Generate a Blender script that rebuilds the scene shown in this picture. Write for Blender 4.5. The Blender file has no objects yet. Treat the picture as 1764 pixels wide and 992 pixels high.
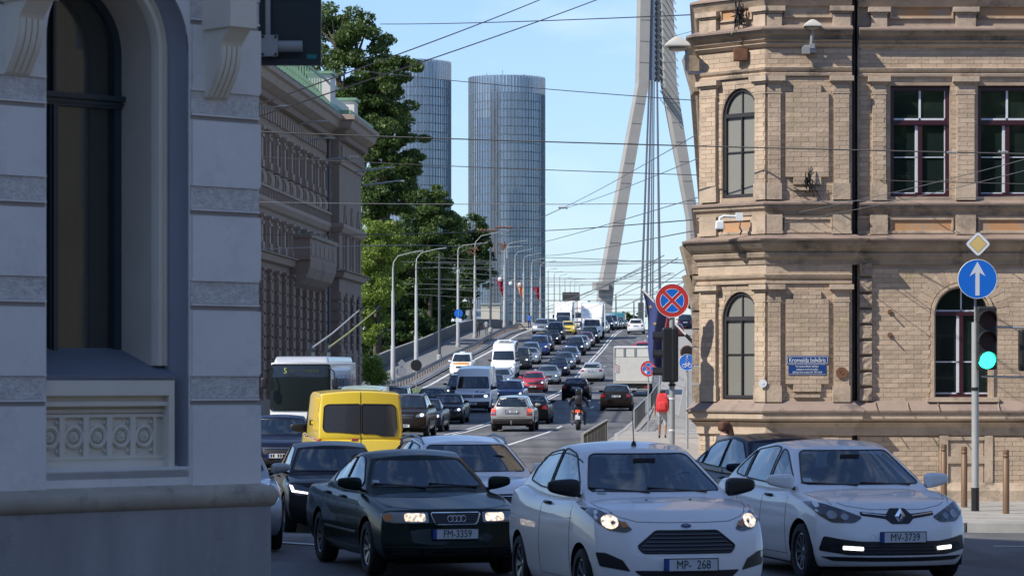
import bpy, bmesh, math, random
import numpy as np
from mathutils import Vector, Matrix
from mathutils.bvhtree import BVHTree
from mathutils.geometry import delaunay_2d_cdt
from math import sin, cos, pi, radians, atan2, sqrt
random.seed(7); np.random.seed(7)
SC = bpy.context.scene; COL = SC.collection
# ------------------------------------------------------------------ camera, sky, sun
CAM_H = 2.2
cam = bpy.data.cameras.new('camera'); camo = bpy.data.objects.new('camera', cam); COL.objects.link(camo)
cam.sensor_width = 36; cam.lens = 36 * 5000 / 1764; cam.shift_y = 159 / 1764
cam.clip_start = 0.5; cam.clip_end = 9000
cam.dof.use_dof = True; cam.dof.focus_distance = 75; cam.dof.aperture_fstop = 9
camo.location = (0, 0, CAM_H); camo.rotation_euler = (pi / 2, 0, 0); SC.camera = camo
SUN_EL = radians(43)
TS = Vector((-0.87 * cos(SUN_EL), -0.49 * cos(SUN_EL), sin(SUN_EL))).normalized()   # toward the sun
world = bpy.data.worlds.new("World"); SC.world = world; world.use_nodes = True
wn = world.node_tree.nodes; wl = world.node_tree.links
sky = wn.new('ShaderNodeTexSky'); sky.sky_type = 'NISHITA'; sky.sun_disc = False
sky.sun_elevation = SUN_EL; sky.sun_rotation = atan2(TS.x, TS.y) % (2 * pi)
sky.air_density = 1.0; sky.dust_density = 0.1; sky.ozone_density = 3.0; sky.altitude = 50
bg = wn['Background']; bg.inputs[1].default_value = 0.135
# faint fair-weather cloud wisps over the clear sky
tc = wn.new('ShaderNodeTexCoord'); mp = wn.new('ShaderNodeMapping'); mp.inputs['Scale'].default_value = (9, 9, 26)
nz = wn.new('ShaderNodeTexNoise'); nz.inputs['Scale'].default_value = 1.3; nz.inputs['Detail'].default_value = 6
rp = wn.new('ShaderNodeValToRGB'); rp.color_ramp.elements[0].position = .5; rp.color_ramp.elements[1].position = .85
rp.color_ramp.elements[0].color = (0, 0, 0, 1); rp.color_ramp.elements[1].color = (.45, .45, .45, 1)
mx = wn.new('ShaderNodeMix'); mx.data_type = 'RGBA'
wl.new(tc.outputs['Generated'], mp.inputs[0]); wl.new(mp.outputs[0], nz.inputs['Vector']); wl.new(nz.outputs['Fac'], rp.inputs[0])
tint = wn.new('ShaderNodeMix'); tint.data_type = 'RGBA'; tint.blend_type = 'MULTIPLY'; tint.inputs[0].default_value = 1
tint.inputs[7].default_value = (.90, .97, 1.10, 1)
wl.new(sky.outputs[0], tint.inputs[6])
sx_ = wn.new('ShaderNodeSeparateXYZ'); wl.new(tc.outputs['Generated'], sx_.inputs[0]); hr_ = wn.new('ShaderNodeMapRange'); hr_.inputs[1].default_value = 0; hr_.inputs[2].default_value = .14; wl.new(sx_.outputs[2], hr_.inputs[0])
hm_ = wn.new('ShaderNodeMix'); hm_.data_type = 'RGBA'; hm_.inputs[6].default_value = (.56, .645, .84, 1); hm_.inputs[7].default_value = (.82, .86, 1.0, 1); wl.new(hr_.outputs[0], hm_.inputs[0]); wl.new(hm_.outputs[2], tint.inputs[7])
wl.new(rp.outputs[0], mx.inputs[0]); wl.new(tint.outputs[2], mx.inputs[6]); mx.inputs[7].default_value = (6.4, 7.0, 7.8, 1)
wl.new(mx.outputs[2], bg.inputs[0])
sl = bpy.data.lights.new('sun', 'SUN'); sl.energy = 4.3; sl.angle = radians(.5); sl.color = (1, .955, .88)
so = bpy.data.objects.new('sun', sl); COL.objects.link(so); so.rotation_euler = (-TS).to_track_quat('-Z', 'Y').to_euler()
SC.view_settings.view_transform = 'Standard'; SC.view_settings.look = 'None'
SC.view_settings.exposure = 0.42; SC.view_settings.gamma = 1; SC.view_settings.use_curve_mapping = False
SC.render.engine = 'CYCLES'
try: SC.cycles.max_bounces = 6; SC.cycles.transparent_max_bounces = 12
except Exception: pass

# ------------------------------------------------------------------ materials
MATS = {}
def mat(name, col=(.5, .5, .5), rough=.6, metal=0., coat=0., emit=None, es=0., var=0., vscale=3., bump=0., bscale=40.,
        island=0., trans=0., alpha=None, spec=.5, dirt=None, dscale=1., coat_rough=.05, streak=1.):
    if name in MATS: return MATS[name]
    m = bpy.data.materials.new(name); m.use_nodes = True; MATS[name] = m
    n = m.node_tree.nodes; l = m.node_tree.links; b = n['Principled BSDF']
    b.inputs['Base Color'].default_value = (*col, 1); b.inputs['Roughness'].default_value = rough
    b.inputs['Metallic'].default_value = metal; b.inputs['Coat Weight'].default_value = coat
    b.inputs['Coat Roughness'].default_value = coat_rough; b.inputs['Specular IOR Level'].default_value = spec
    if trans: b.inputs['Transmission Weight'].default_value = trans
    if alpha is not None: b.inputs['Alpha'].default_value = alpha
    if emit: b.inputs['Emission Color'].default_value = (*emit, 1); b.inputs['Emission Strength'].default_value = es
    src = None
    def mixc(fac, a, bcol, mode='MIX'):
        x = n.new('ShaderNodeMix'); x.data_type = 'RGBA'; x.blend_type = mode
        if isinstance(fac, float): x.inputs[0].default_value = fac
        else: l.new(fac, x.inputs[0])
        if a is None: x.inputs[6].default_value = (*col, 1)
        else: l.new(a, x.inputs[6])
        if isinstance(bcol, tuple): x.inputs[7].default_value = (*bcol, 1)
        else: l.new(bcol, x.inputs[7])
        return x.outputs[2]
    tcn = n.new('ShaderNodeTexCoord')
    if var:
        mpp = n.new('ShaderNodeMapping'); mpp.inputs['Scale'].default_value = (1, 1, streak); l.new(tcn.outputs['Object'], mpp.inputs[0])
        t = n.new('ShaderNodeTexNoise'); t.inputs['Scale'].default_value = vscale; t.inputs['Detail'].default_value = 8; t.inputs['Roughness'].default_value = .65
        l.new(mpp.outputs[0], t.inputs['Vector'])
        mr = n.new('ShaderNodeMapRange'); mr.inputs[1].default_value = .25; mr.inputs[2].default_value = .75
        mr.inputs[3].default_value = 1 - var; mr.inputs[4].default_value = 1 + var; l.new(t.outputs['Fac'], mr.inputs[0])
        src = mixc(1., src, mr.outputs[0], 'MULTIPLY')
    if island:
        g = n.new('ShaderNodeNewGeometry'); mr = n.new('ShaderNodeMapRange'); mr.inputs[3].default_value = 1 - island; mr.inputs[4].default_value = 1 + island
        oi = n.new('ShaderNodeObjectInfo'); ad = n.new('ShaderNodeMath'); ad.operation = 'ADD'
        l.new(g.outputs['Random Per Island'], ad.inputs[0]); l.new(oi.outputs['Random'], ad.inputs[1])
        fr = n.new('ShaderNodeMath'); fr.operation = 'FRACT'; l.new(ad.outputs[0], fr.inputs[0])
        l.new(fr.outputs[0], mr.inputs[0]); src = mixc(1., src, mr.outputs[0], 'MULTIPLY')
    if dirt:
        t = n.new('ShaderNodeTexNoise'); t.inputs['Scale'].default_value = dscale; t.inputs['Detail'].default_value = 9; t.inputs['Roughness'].default_value = .7
        l.new(tcn.outputs['Object'], t.inputs['Vector'])
        cr = n.new('ShaderNodeValToRGB'); cr.color_ramp.elements[0].position = dirt[1]; cr.color_ramp.elements[1].position = dirt[2]
        l.new(t.outputs['Fac'], cr.inputs[0]); src = mixc(cr.outputs[0], src, tuple(dirt[0]))
    if src is not None: l.new(src, b.inputs['Base Color'])
    if bump:
        t = n.new('ShaderNodeTexNoise'); t.inputs['Scale'].default_value = bscale; t.inputs['Detail'].default_value = 6
        l.new(tcn.outputs['Object'], t.inputs['Vector'])
        bp_ = n.new('ShaderNodeBump'); bp_.inputs['Strength'].default_value = bump; bp_.inputs['Distance'].default_value = .02
        l.new(t.outputs['Fac'], bp_.inputs['Height']); l.new(bp_.outputs[0], b.inputs['Normal'])
    return m
def paint(name, col, metal=0., rough=.28, var=.03):
    return mat(name, col, rough + .12, metal, coat=.8 if max(col) > .1 else .42, var=var, vscale=1.2, spec=.5 if max(col) > .1 else .05, coat_rough=.03)
def glassy(name, col=(.02, .03, .035), rough=.04, see=0., tint=(.72, .80, .80), island=0.):
    """dark car or window glass; see > 0 lets part of what is behind it through"""
    if name in MATS: return MATS[name]
    m = mat(name, col, rough, 0., coat=1., spec=.6, island=island)
    if see:
        n = m.node_tree.nodes; l = m.node_tree.links; b = n['Principled BSDF']; o = n['Material Output']
        t = n.new('ShaderNodeBsdfTransparent'); t.inputs[0].default_value = (*tint, 1)
        g = n.new('ShaderNodeBsdfGlossy'); g.inputs['Roughness'].default_value = .02; g.inputs[0].default_value = (.85, .95, 1, 1)
        f = n.new('ShaderNodeFresnel'); f.inputs[0].default_value = 1.6
        x = n.new('ShaderNodeMixShader'); x2 = n.new('ShaderNodeMixShader')
        x2.inputs[0].default_value = see; l.new(b.outputs[0], x2.inputs[1]); l.new(t.outputs[0], x2.inputs[2])
        l.new(f.outputs[0], x.inputs[0]); l.new(x2.outputs[0], x.inputs[1]); l.new(g.outputs[0], x.inputs[2])
        l.new(x.outputs[0], o.inputs[0])
    return m

# ------------------------------------------------------------------ mesh helpers
def tag(o, label=None, cat=None, group=None, kind=None):
    if label: o['label'] = label
    if cat: o['category'] = cat
    if group: o['group'] = group
    if kind: o['kind'] = kind
    return o
def empty(name, loc=(0, 0, 0), rz=0., label=None, cat=None, group=None):
    o = bpy.data.objects.new(name, None); o.empty_display_size = .3; COL.objects.link(o); o.location = loc; o.rotation_euler = (0, 0, rz)
    return tag(o, label, cat, group)
def link(name, me, parent=None, mats=None, smooth=False):
    o = bpy.data.objects.new(name, me); COL.objects.link(o)
    if mats is not None:
        me.materials.clear()
        for m in (mats if isinstance(mats, (list, tuple)) else [mats]): me.materials.append(m)
    if smooth: me.shade_smooth()
    if parent: o.parent = parent
    return o
def auto_smooth(me, deg=35):
    me.shade_smooth()
    bm = bmesh.new(); bm.from_mesh(me); a = radians(deg)
    for e in bm.edges:
        if len(e.link_faces) != 2 or e.calc_face_angle(0) > a: e.smooth = False
    bm.to_mesh(me); bm.free()
BOXF = [(0, 3, 2, 1), (4, 5, 6, 7), (0, 1, 5, 4), (1, 2, 6, 5), (2, 3, 7, 6), (3, 0, 4, 7)]
class MB:
    def __init__(s): s.v = []; s.f = []; s.mi = []; s.M = None
    def add(s, vs, fs, mi=0):
        b = len(s.v)
        if s.M is not None: vs = [s.M @ Vector(p) for p in vs]
        s.v.extend([tuple(p) for p in vs]); s.f.extend([tuple(i + b for i in f) for f in fs]); s.mi.extend([mi] * len(fs)); return s
    def box(s, x0, x1, y0, y1, z0, z1, mi=0):
        if x0 > x1: x0, x1 = x1, x0
        if y0 > y1: y0, y1 = y1, y0
        if z0 > z1: z0, z1 = z1, z0
        return s.add([(x0, y0, z0), (x1, y0, z0), (x1, y1, z0), (x0, y1, z0), (x0, y0, z1), (x1, y0, z1), (x1, y1, z1), (x0, y1, z1)], BOXF, mi)
    def cbox(s, c, d, mi=0): return s.box(c[0] - d[0] / 2, c[0] + d[0] / 2, c[1] - d[1] / 2, c[1] + d[1] / 2, c[2] - d[2] / 2, c[2] + d[2] / 2, mi)
    def bar(s, a, b, w, h=None, mi=0, up=(0, 0, 1)):
        a = Vector(a); b = Vector(b); h = h or w; d = (b - a).normalized(); u = Vector(up)
        if abs(d.dot(u)) > .98: u = Vector((1, 0, 0))
        sx = d.cross(u).normalized() * w / 2; sz = sx.cross(d).normalized() * h / 2
        vs = [a - sx - sz, a + sx - sz, a + sx + sz, a - sx + sz, b - sx - sz, b + sx - sz, b + sx + sz, b - sx + sz]
        return s.add(vs, [(0, 1, 2, 3), (4, 7, 6, 5), (0, 4, 5, 1), (1, 5, 6, 2), (2, 6, 7, 3), (3, 7, 4, 0)], mi)
    def tube(s, pts, r, n=8, mi=0, caps=True):
        pts = [Vector(p) for p in pts]; rs = r if isinstance(r, (list, tuple)) else [r] * len(pts)
        rings = []; up = Vector((0, 0, 1)); prev = None
        for i, p in enumerate(pts):
            d = (pts[min(i + 1, len(pts) - 1)] - pts[max(i - 1, 0)])
            d = d.normalized() if d.length > 1e-9 else Vector((0, 0, 1))
            if prev is None:
                a = d.cross(up if abs(d.z) < .9 else Vector((1, 0, 0))).normalized()
            else:
                a = (prev - d * prev.dot(d)).normalized()
            prev = a; b = d.cross(a)
            rings.append([p + (a * cos(2 * pi * k / n) + b * sin(2 * pi * k / n)) * rs[i] for k in range(n)])
        vs = [q for r_ in rings for q in r_]; fs = []
        for i in range(len(pts) - 1):
            for k in range(n):
                k2 = (k + 1) % n; fs.append((i * n + k, i * n + k2, (i + 1) * n + k2, (i + 1) * n + k))
        if caps: fs.append(tuple(range(n - 1, -1, -1))); fs.append(tuple((len(pts) - 1) * n + k for k in range(n)))
        return s.add(vs, fs, mi)
    def lathe(s, prof, n=16, axis='z', c=(0, 0, 0), mi=0):
        vs = []; fs = []; m = len(prof)
        for k in range(n):
            a = 2 * pi * k / n
            for r, h in prof:
                p = (r * cos(a), r * sin(a), h) if axis == 'z' else ((r * cos(a), h, r * sin(a)) if axis == 'y' else (h, r * cos(a), r * sin(a)))
                vs.append((p[0] + c[0], p[1] + c[1], p[2] + c[2]))
        for k in range(n):
            k2 = (k + 1) % n
            for i in range(m - 1):
                q = (k * m + i, k2 * m + i, k2 * m + i + 1, k * m + i + 1)
                fs.append(q if axis != 'y' else q[::-1])
        return s.add(vs, fs, mi)
    def disc(s, c, r, axis='y', n=20, mi=0, h=.01):
        """a flat round plate of thickness h"""
        return s.lathe([(0.0001, -h / 2), (r, -h / 2), (r, h / 2), (0.0001, h / 2)], n, axis, c, mi)
    def prism(s, poly, a0, a1, axis='y', mi=0):
        n = len(poly)
        def P(p, a): return (p[0], a, p[1]) if axis == 'y' else ((a, p[0], p[1]) if axis == 'x' else (p[0], p[1], a))
        vs = [P(p, a0) for p in poly] + [P(p, a1) for p in poly]
        fs = [tuple(range(n)), tuple(range(2 * n - 1, n - 1, -1))] + [(i, i + n, (i + 1) % n + n, (i + 1) % n) for i in range(n)]
        return s.add(vs, fs, mi)
    def mesh(s, name='m', recalc=False):
        me = bpy.data.meshes.new(name); me.from_pydata(s.v, [], s.f)
        if len(set(s.mi)) > 1: me.polygons.foreach_set('material_index', s.mi)
        me.update()
        if recalc or True:
            bm = bmesh.new(); bm.from_mesh(me); bmesh.ops.recalc_face_normals(bm, faces=bm.faces); bm.to_mesh(me); bm.free()
        return me
    def build(s, name, mats, parent=None, smooth=0, label=None, cat=None, group=None, kind=None):
        me = s.mesh(name); o = link(name, me, parent, mats)
        if smooth: auto_smooth(me, smooth)
        return tag(o, label, cat, group, kind)
def bezel(me_obj, w=.01, seg=2):
    m = me_obj.modifiers.new('b', 'BEVEL'); m.width = w; m.segments = seg; m.limit_method = 'ANGLE'; m.angle_limit = radians(40); return me_obj
def eval_mesh(o):
    dg = bpy.context.evaluated_depsgraph_get(); return bpy.data.meshes.new_from_object(o.evaluated_get(dg))
def subdiv(me, lv):
    o = bpy.data.objects.new('tmp', me); COL.objects.link(o); m = o.modifiers.new('s', 'SUBSURF'); m.levels = lv; m.render_levels = lv
    r = eval_mesh(o); bpy.data.objects.remove(o); return r
def box_grid(U, V, W, fn):
    idx = {}; vs = []; fs = []
    def q(i, j, k):
        key = (i, j, k)
        if key not in idx: idx[key] = len(vs); vs.append(fn(U[i], V[j], W[k]))
        return idx[key]
    a, b, c = len(U) - 1, len(V) - 1, len(W) - 1
    for i in range(a):
        for j in range(b):
            fs.append((q(i, j, c), q(i + 1, j, c), q(i + 1, j + 1, c), q(i, j + 1, c))); fs.append((q(i, j, 0), q(i, j + 1, 0), q(i + 1, j + 1, 0), q(i + 1, j, 0)))
        for k in range(c):
            fs.append((q(i, 0, k), q(i + 1, 0, k), q(i + 1, 0, k + 1), q(i, 0, k + 1))); fs.append((q(i, b, k), q(i, b, k + 1), q(i + 1, b, k + 1), q(i + 1, b, k)))
    for j in range(b):
        for k in range(c):
            fs.append((q(0, j, k), q(0, j, k + 1), q(0, j + 1, k + 1), q(0, j + 1, k))); fs.append((q(a, j, k), q(a, j + 1, k), q(a, j + 1, k + 1), q(a, j, k + 1)))
    me = bpy.data.meshes.new('g'); me.from_pydata(vs, [], fs)
    bm = bmesh.new(); bm.from_mesh(me); bmesh.ops.recalc_face_normals(bm, faces=bm.faces); bm.to_mesh(me); bm.free()
    return me
def copy_tree(o, parent=None, paintmat=None):
    c = o.copy(); COL.objects.link(c); c.parent = parent
    if paintmat and c.type == 'MESH' and c.material_slots and o.get('pnt'):
        c.material_slots[0].link = 'OBJECT'; c.material_slots[0].material = paintmat
    for ch in o.children: copy_tree(ch, c, paintmat)
    return c
def text_mesh(txt, size, ext=.002, align='CENTER', sx=1.):
    cu = bpy.data.curves.new('t', 'FONT'); cu.body = txt; cu.size = size; cu.extrude = ext; cu.align_x = align; cu.align_y = 'CENTER'; cu.resolution_u = 3
    o = bpy.data.objects.new('t', cu); COL.objects.link(o); bpy.context.view_layer.update(); me = eval_mesh(o); bpy.data.objects.remove(o)
    if sx != 1.: me.transform(Matrix.Diagonal((sx, 1, 1, 1)))
    return me
def put_text(name, txt, size, m, parent, loc, rot, sx=1., ext=.002):
    o = link(name, text_mesh(txt, size, ext, sx=sx), parent, m); o.location = loc; o.rotation_euler = rot; return o
def pip(p, poly):
    x, y = p; ins = False; n = len(poly); j = n - 1
    for i in range(n):
        xi, yi = poly[i]; xj, yj = poly[j]
        if (yi > y) != (yj > y) and x < (xj - xi) * (y - yi) / (yj - yi) + xi: ins = not ins
        j = i
    return ins
def arch_poly(x0, x1, z0, zs, n=20, rv=None):
    """rectangle with a half-round (or half-elliptic) head that springs at zs"""
    r = (x1 - x0) / 2; cx = (x0 + x1) / 2; rv = rv or r
    return [(x0, z0), (x1, z0)] + [(cx + r * cos(pi * k / n), zs + rv * sin(pi * k / n)) for k in range(n + 1)]
def wall_holes(mb, rect, holes, y0, y1, mi=0, step=None):
    """a wall in the local xz plane: front at y0, openings with reveals back to y1"""
    x0, x1, z0, z1 = rect; V = [Vector(p) for p in [(x0, z0), (x1, z0), (x1, z1), (x0, z1)]]; F = [[0, 1, 2, 3]]; E = []
    for h in holes:
        b = len(V); V += [Vector(p) for p in h]; n = len(h); E += [(b + i, b + (i + 1) % n) for i in range(n)]
    r = delaunay_2d_cdt(V, E, F, 1, 1e-5)
    ov, _, of = r[0], r[1], r[2]; fs = []
    for f in of:
        c = sum((ov[i] for i in f), Vector((0, 0))) / len(f)
        if not any(pip(c, h) for h in holes): fs.append(tuple(f))
    mb.add([(p[0], y0, p[1]) for p in ov], fs, mi)
    for h in holes:
        n = len(h); mb.add([(p[0], y0, p[1]) for p in h] + [(p[0], y1, p[1]) for p in h], [(i, (i + 1) % n, (i + 1) % n + n, i + n) for i in range(n)], mi)
    return mb
def sweep(mb, plan, prof, mi=0, caps=True):
    """moulding: profile (projection, z) swept along a plan polyline; outward = right-hand side of travel turned to -normal"""
    P = [Vector(p) for p in plan]; n = len(P); m = len(prof); offs = []
    for i in range(n):
        ds = []
        if i > 0: ds.append((P[i] - P[i - 1]).normalized())
        if i < n - 1: ds.append((P[i + 1] - P[i]).normalized())
        ns = [Vector((d.y, -d.x)) for d in ds]
        if len(ns) == 2:
            b = (ns[0] + ns[1]); b = b.normalized() if b.length > 1e-6 else ns[0]
            offs.append(b / max(.35, b.dot(ns[0])))
        else: offs.append(ns[0])
    vs = []
    for i in range(n):
        for pr, z in prof: q = P[i] + offs[i] * pr; vs.append((q.x, q.y, z))
    fs = [(i * m + k, (i + 1) * m + k, (i + 1) * m + (k + 1) % m, i * m + (k + 1) % m) for i in range(n - 1) for k in range(m)]
    if caps: fs += [tuple(range(m)), tuple((n - 1) * m + k for k in range(m))]
    mb.add(vs, fs, mi); return mb
def pieces(name, boxes, mats, parent, dist=None, limit=300, bev=0.):
    """boxes: list of (8 corner points) or (x0,x1,y0,y1,z0,z1); the first `limit` are single parts, the rest one 'stuff' part"""
    first = boxes[:limit]; rest = boxes[limit:]; cache = {}
    for b in first:
        x0, x1, y0, y1, z0, z1 = b; key = (round(x1 - x0, 3), round(y1 - y0, 3), round(z1 - z0, 3))
        if key not in cache:
            me = MB().box(-key[0] / 2, key[0] / 2, -key[1] / 2, key[1] / 2, -key[2] / 2, key[2] / 2).mesh(name)
            for m in (mats if isinstance(mats, list) else [mats]): me.materials.append(m)
            cache[key] = me
        o = link(name, cache[key], parent); o.location = ((x0 + x1) / 2, (y0 + y1) / 2, (z0 + z1) / 2)
    if rest:
        mb = MB()
        for b in rest: mb.box(*b)
        mb.build(name + '_field', mats, parent, kind='stuff')
# ------------------------------------------------------------------ road frame: a point D metres left of the line that ends at the right kerb's vanishing point
KY = [-60, 0, 124, 140, 160, 185, 206, 218, 230, 240, 248, 278, 300, 318, 340, 370, 400, 460, 700, 1500]
KZ = [0, 0, 0, .15, .5, .95, 1.4, 1.85, 2.5, 3.05, 3.5, 5.0, 6.3, 7.25, 8.1, 8.7, 9.1, 9.3, 9.4, 9.4]
SL = .069; RANG = atan2(SL, 1)
def gz(Y): return float(np.interp(Y, KY, KZ))
def R(D, Y, dz=0.): return (SL * Y - D, Y, gz(Y) + dz)
def P(px, py, Y): return Vector(((px - 882) / 5000 * Y, Y, CAM_H + (655 - py) / 5000 * Y))
def grade(Y): return atan2(gz(Y + 3) - gz(Y - 3), 6)

# shared materials
M_asphalt = mat('asphalt', (.105, .104, .104), .85, var=.22, vscale=.35, bump=.25, bscale=60, dirt=((.05, .05, .052), .56, .72), dscale=.12)
_n = M_asphalt.node_tree.nodes; _l = M_asphalt.node_tree.links; _b = _n['Principled BSDF']; _src = _b.inputs['Base Color'].links[0].from_socket
for _sc, _lo, _hi, _p0, _p1 in (((1.3, .03, 1), .74, 1.22, .35, .65), ((.25, .18, 1), .76, 1.14, .44, .48)):      # tyre-polished bands and resurfaced patches
    _m = _n.new('ShaderNodeMapping'); _m.inputs['Scale'].default_value = _sc; _m.inputs['Rotation'].default_value = (0, 0, RANG); _t = _n.new('ShaderNodeTexNoise'); _t.inputs['Scale'].default_value = 1; _t.inputs['Detail'].default_value = 5
    _g = _n.new('ShaderNodeNewGeometry'); _l.new(_g.outputs['Position'], _m.inputs[0]); _l.new(_m.outputs[0], _t.inputs['Vector']); _r = _n.new('ShaderNodeMapRange'); _r.inputs[1].default_value = _p0; _r.inputs[2].default_value = _p1; _r.inputs[3].default_value = _lo; _r.inputs[4].default_value = _hi
    _l.new(_t.outputs['Fac'], _r.inputs[0]); _x = _n.new('ShaderNodeMix'); _x.data_type = 'RGBA'; _x.blend_type = 'MULTIPLY'; _x.inputs[0].default_value = 1; _l.new(_src, _x.inputs[6]); _l.new(_r.outputs[0], _x.inputs[7]); _src = _x.outputs[2]
_l.new(_src, _b.inputs['Base Color'])
M_line = mat('road_paint', (.62, .62, .60), .6, var=.2, vscale=4, dirt=((.12, .12, .12), .60, .72), dscale=2.5)
M_black = mat('black_plastic', (.012, .012, .013), .45)
M_rubber = mat('rubber', (.016, .016, .017), .8)
M_steel = mat('galvanised_steel', (.36, .37, .37), .5, .4, var=.15, vscale=5)
M_chrome = mat('chrome', (.75, .76, .78), .12, 1.)
M_white = mat('white_plastic', (.75, .75, .73), .45)
M_conc = mat('concrete', (.34, .33, .31), .9, var=.18, vscale=1.2, bump=.2)
# ================================================================== GROUND, ROADS, PAVEMENTS
def strip(d0, d1, y0, y1, dz, name, m, step=4., kind='structure', skirt=None, parent=None):
    mb = MB(); ys = list(np.arange(y0, y1, step)) + [y1]; vs = []; fs = []
    for y in ys: vs += [R(d0, y, dz), R(d1, y, dz)]
    for i in range(len(ys) - 1): fs.append((2 * i, 2 * i + 1, 2 * i + 3, 2 * i + 2))
    mb.add(vs, fs)
    if skirt is not None:
        for d in (d0, d1):
            b = len(mb.v); vs = []
            for y in ys:
                p = R(d, y, dz); vs += [p, (p[0], p[1], p[2] - skirt(y))]
            mb.add(vs, [(2 * i, 2 * i + 1, 2 * i + 3, 2 * i + 2) for i in range(len(ys) - 1)])
    return mb.build(name, m, parent, kind=kind)
M_earth = mat('earth_and_grass', (.055, .085, .03), .95, var=.4, vscale=.3)
g = MB(); g.add([(-3000, -200, -.3), (3000, -200, -.3), (3000, 6500, -.3), (-3000, 6500, -.3)], [(0, 1, 2, 3)]); g.build('ground', M_earth, kind='structure')
g = MB(); g.add([(-3000, 560, -.27), (3000, 560, -.27), (3000, 1150, -.27), (-3000, 1150, -.27)], [(0, 1, 2, 3)])
g.build('river', mat('river_water', (.03, .05, .06), .08, bump=.3, bscale=.6), kind='structure')
xs_ = [-80, -40, -25] + list(np.arange(-18, 10, 1.5)) + [20, 40, 70]; ys_ = [-30, 0, 20] + list(np.arange(30, 70, 1.5)) + [90, 125]
def dip(x, y): return -.34 * math.exp(-(((x + 3.2) / 3.6) ** 2 + ((y - 49.5) / 5.5) ** 2))
g = MB(); g.add([(x, y, -.004 + dip(x, y)) for y in ys_ for x in xs_], [(j * len(xs_) + i, j * len(xs_) + i + 1, (j + 1) * len(xs_) + i + 1, (j + 1) * len(xs_) + i) for j in range(len(ys_) - 1) for i in range(len(xs_) - 1)]); g.build('crossing_road', M_asphalt, smooth=60, kind='structure')
strip(3.7, 22.0, 125, 1500, 0.0, 'road', M_asphalt, skirt=lambda y: 1.2)
strip(3.7, 22.0, 96, 125.01, 0.0, 'road', M_asphalt)
# sidewalks (kerb height .13) with kerbs
M_pave = mat('paving', (.30, .28, .25), .9, var=.15, vscale=2.5)
M_kerb = mat('kerb_stone', (.33, .32, .30), .85, var=.2, vscale=3)
def kerb(plan, name='kerb', z0=-.02, z1=.135, w=.16):
    mb = MB(); Pn = [Vector(p) for p in plan]
    for i in range(len(Pn) - 1):
        a, b = Pn[i], Pn[i + 1]; d = b - a; L = d.length; n = max(1, int(L / 1.0)); d = d / n
        for k in range(n):
            p = a + d * k; q = p + d * .985
            zg0 = gz(p.y) if p.y > 124 else 0; zg1 = gz(q.y) if q.y > 124 else 0
            mb.bar((p.x, p.y, (z0 + z1) / 2 + zg0), (q.x, q.y, (z0 + z1) / 2 + zg1), w, z1 - z0)
    return mb.build(name, M_kerb, kind='structure')
# right pavement: polygon from the corner by the brick building up the street
cor = [(1.35, 62), (1.5, 56), (2.0, 51), (3.0, 46.8), (4.6, 43.6), (6.6, 42.2), (9, 41.8), (30, 41.5)]
near = [(p[0], p[1]) for p in cor]
far = [R(2.9, 87)[:2], R(3.3, 100)[:2], R(3.7, 112)[:2], R(3.7, 124)[:2]]
poly = near[::-1] + far + [R(-6, 124)[:2], (30, 124)]
bm = bmesh.new(); vsx = [bm.verts.new((x, y, .12)) for x, y in poly]; f = bm.faces.new(vsx); bmesh.ops.triangulate(bm, faces=[f]); bmesh.ops.recalc_face_normals(bm, faces=bm.faces)
me = bpy.data.meshes.new('pavement'); bm.to_mesh(me); bm.free(); link('pavement', me, None, M_pave)['kind'] = 'structure'
kerb(near[::-1] + far)
pv = strip(-6, 3.7, 124, 420, .12, 'pavement', M_pave)
strip(-6, 3.7, 420, 1500, .12, 'pavement', M_pave, skirt=lambda y: 1.2)
kerb([R(3.74, y)[:2] for y in range(124, 420, 12)])
# slabs of the right pavement one can tell apart (near the walker), the rest are one field
bx = []
for j, Y in enumerate(np.arange(94, 150, .8)):
    for D in np.arange(3.35, .1, -.62):
        p = R(D - .2 * (j % 2), Y); zg = p[2]
        bx.append((p[0] - .3, p[0] + .3, Y - .39, Y + .39, zg + .09, zg + .128 + random.uniform(-.002, .002)))
for j, Y in enumerate(np.arange(42.6, 49.4, .42)):
    for x in np.arange(5.5 + .2 * (j % 2), 10.5, .42):
        bx.append((x - .205, x + .205, Y - .205, Y + .205, .09, .128 + random.uniform(-.002, .002)))
M_slab = mat('paving_slab', (.33, .305, .27), .9, var=.12, vscale=5, island=.12)
pieces('paving_slab', bx, M_slab, pv)
# left pavement of the ramp
strip(22.0, 22.45, 205, 420, .1, 'kerb', M_kerb)
lp = strip(22.45, 27.4, 170, 700, .12, 'pavement', mat('worn_asphalt_paving', (.17, .165, .155), .9, var=.2, vscale=.8), skirt=lambda y: gz(y) + .5)
strip(22.0, 60, 96, 205, .06, 'pavement', M_pave)
# grass wedge beside the guardrail
gw = strip(20.6, 21.7, 196, 212, .02, 'verge', mat('verge_grass', (.09, .13, .035), .95, var=.4, vscale=4))
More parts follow.
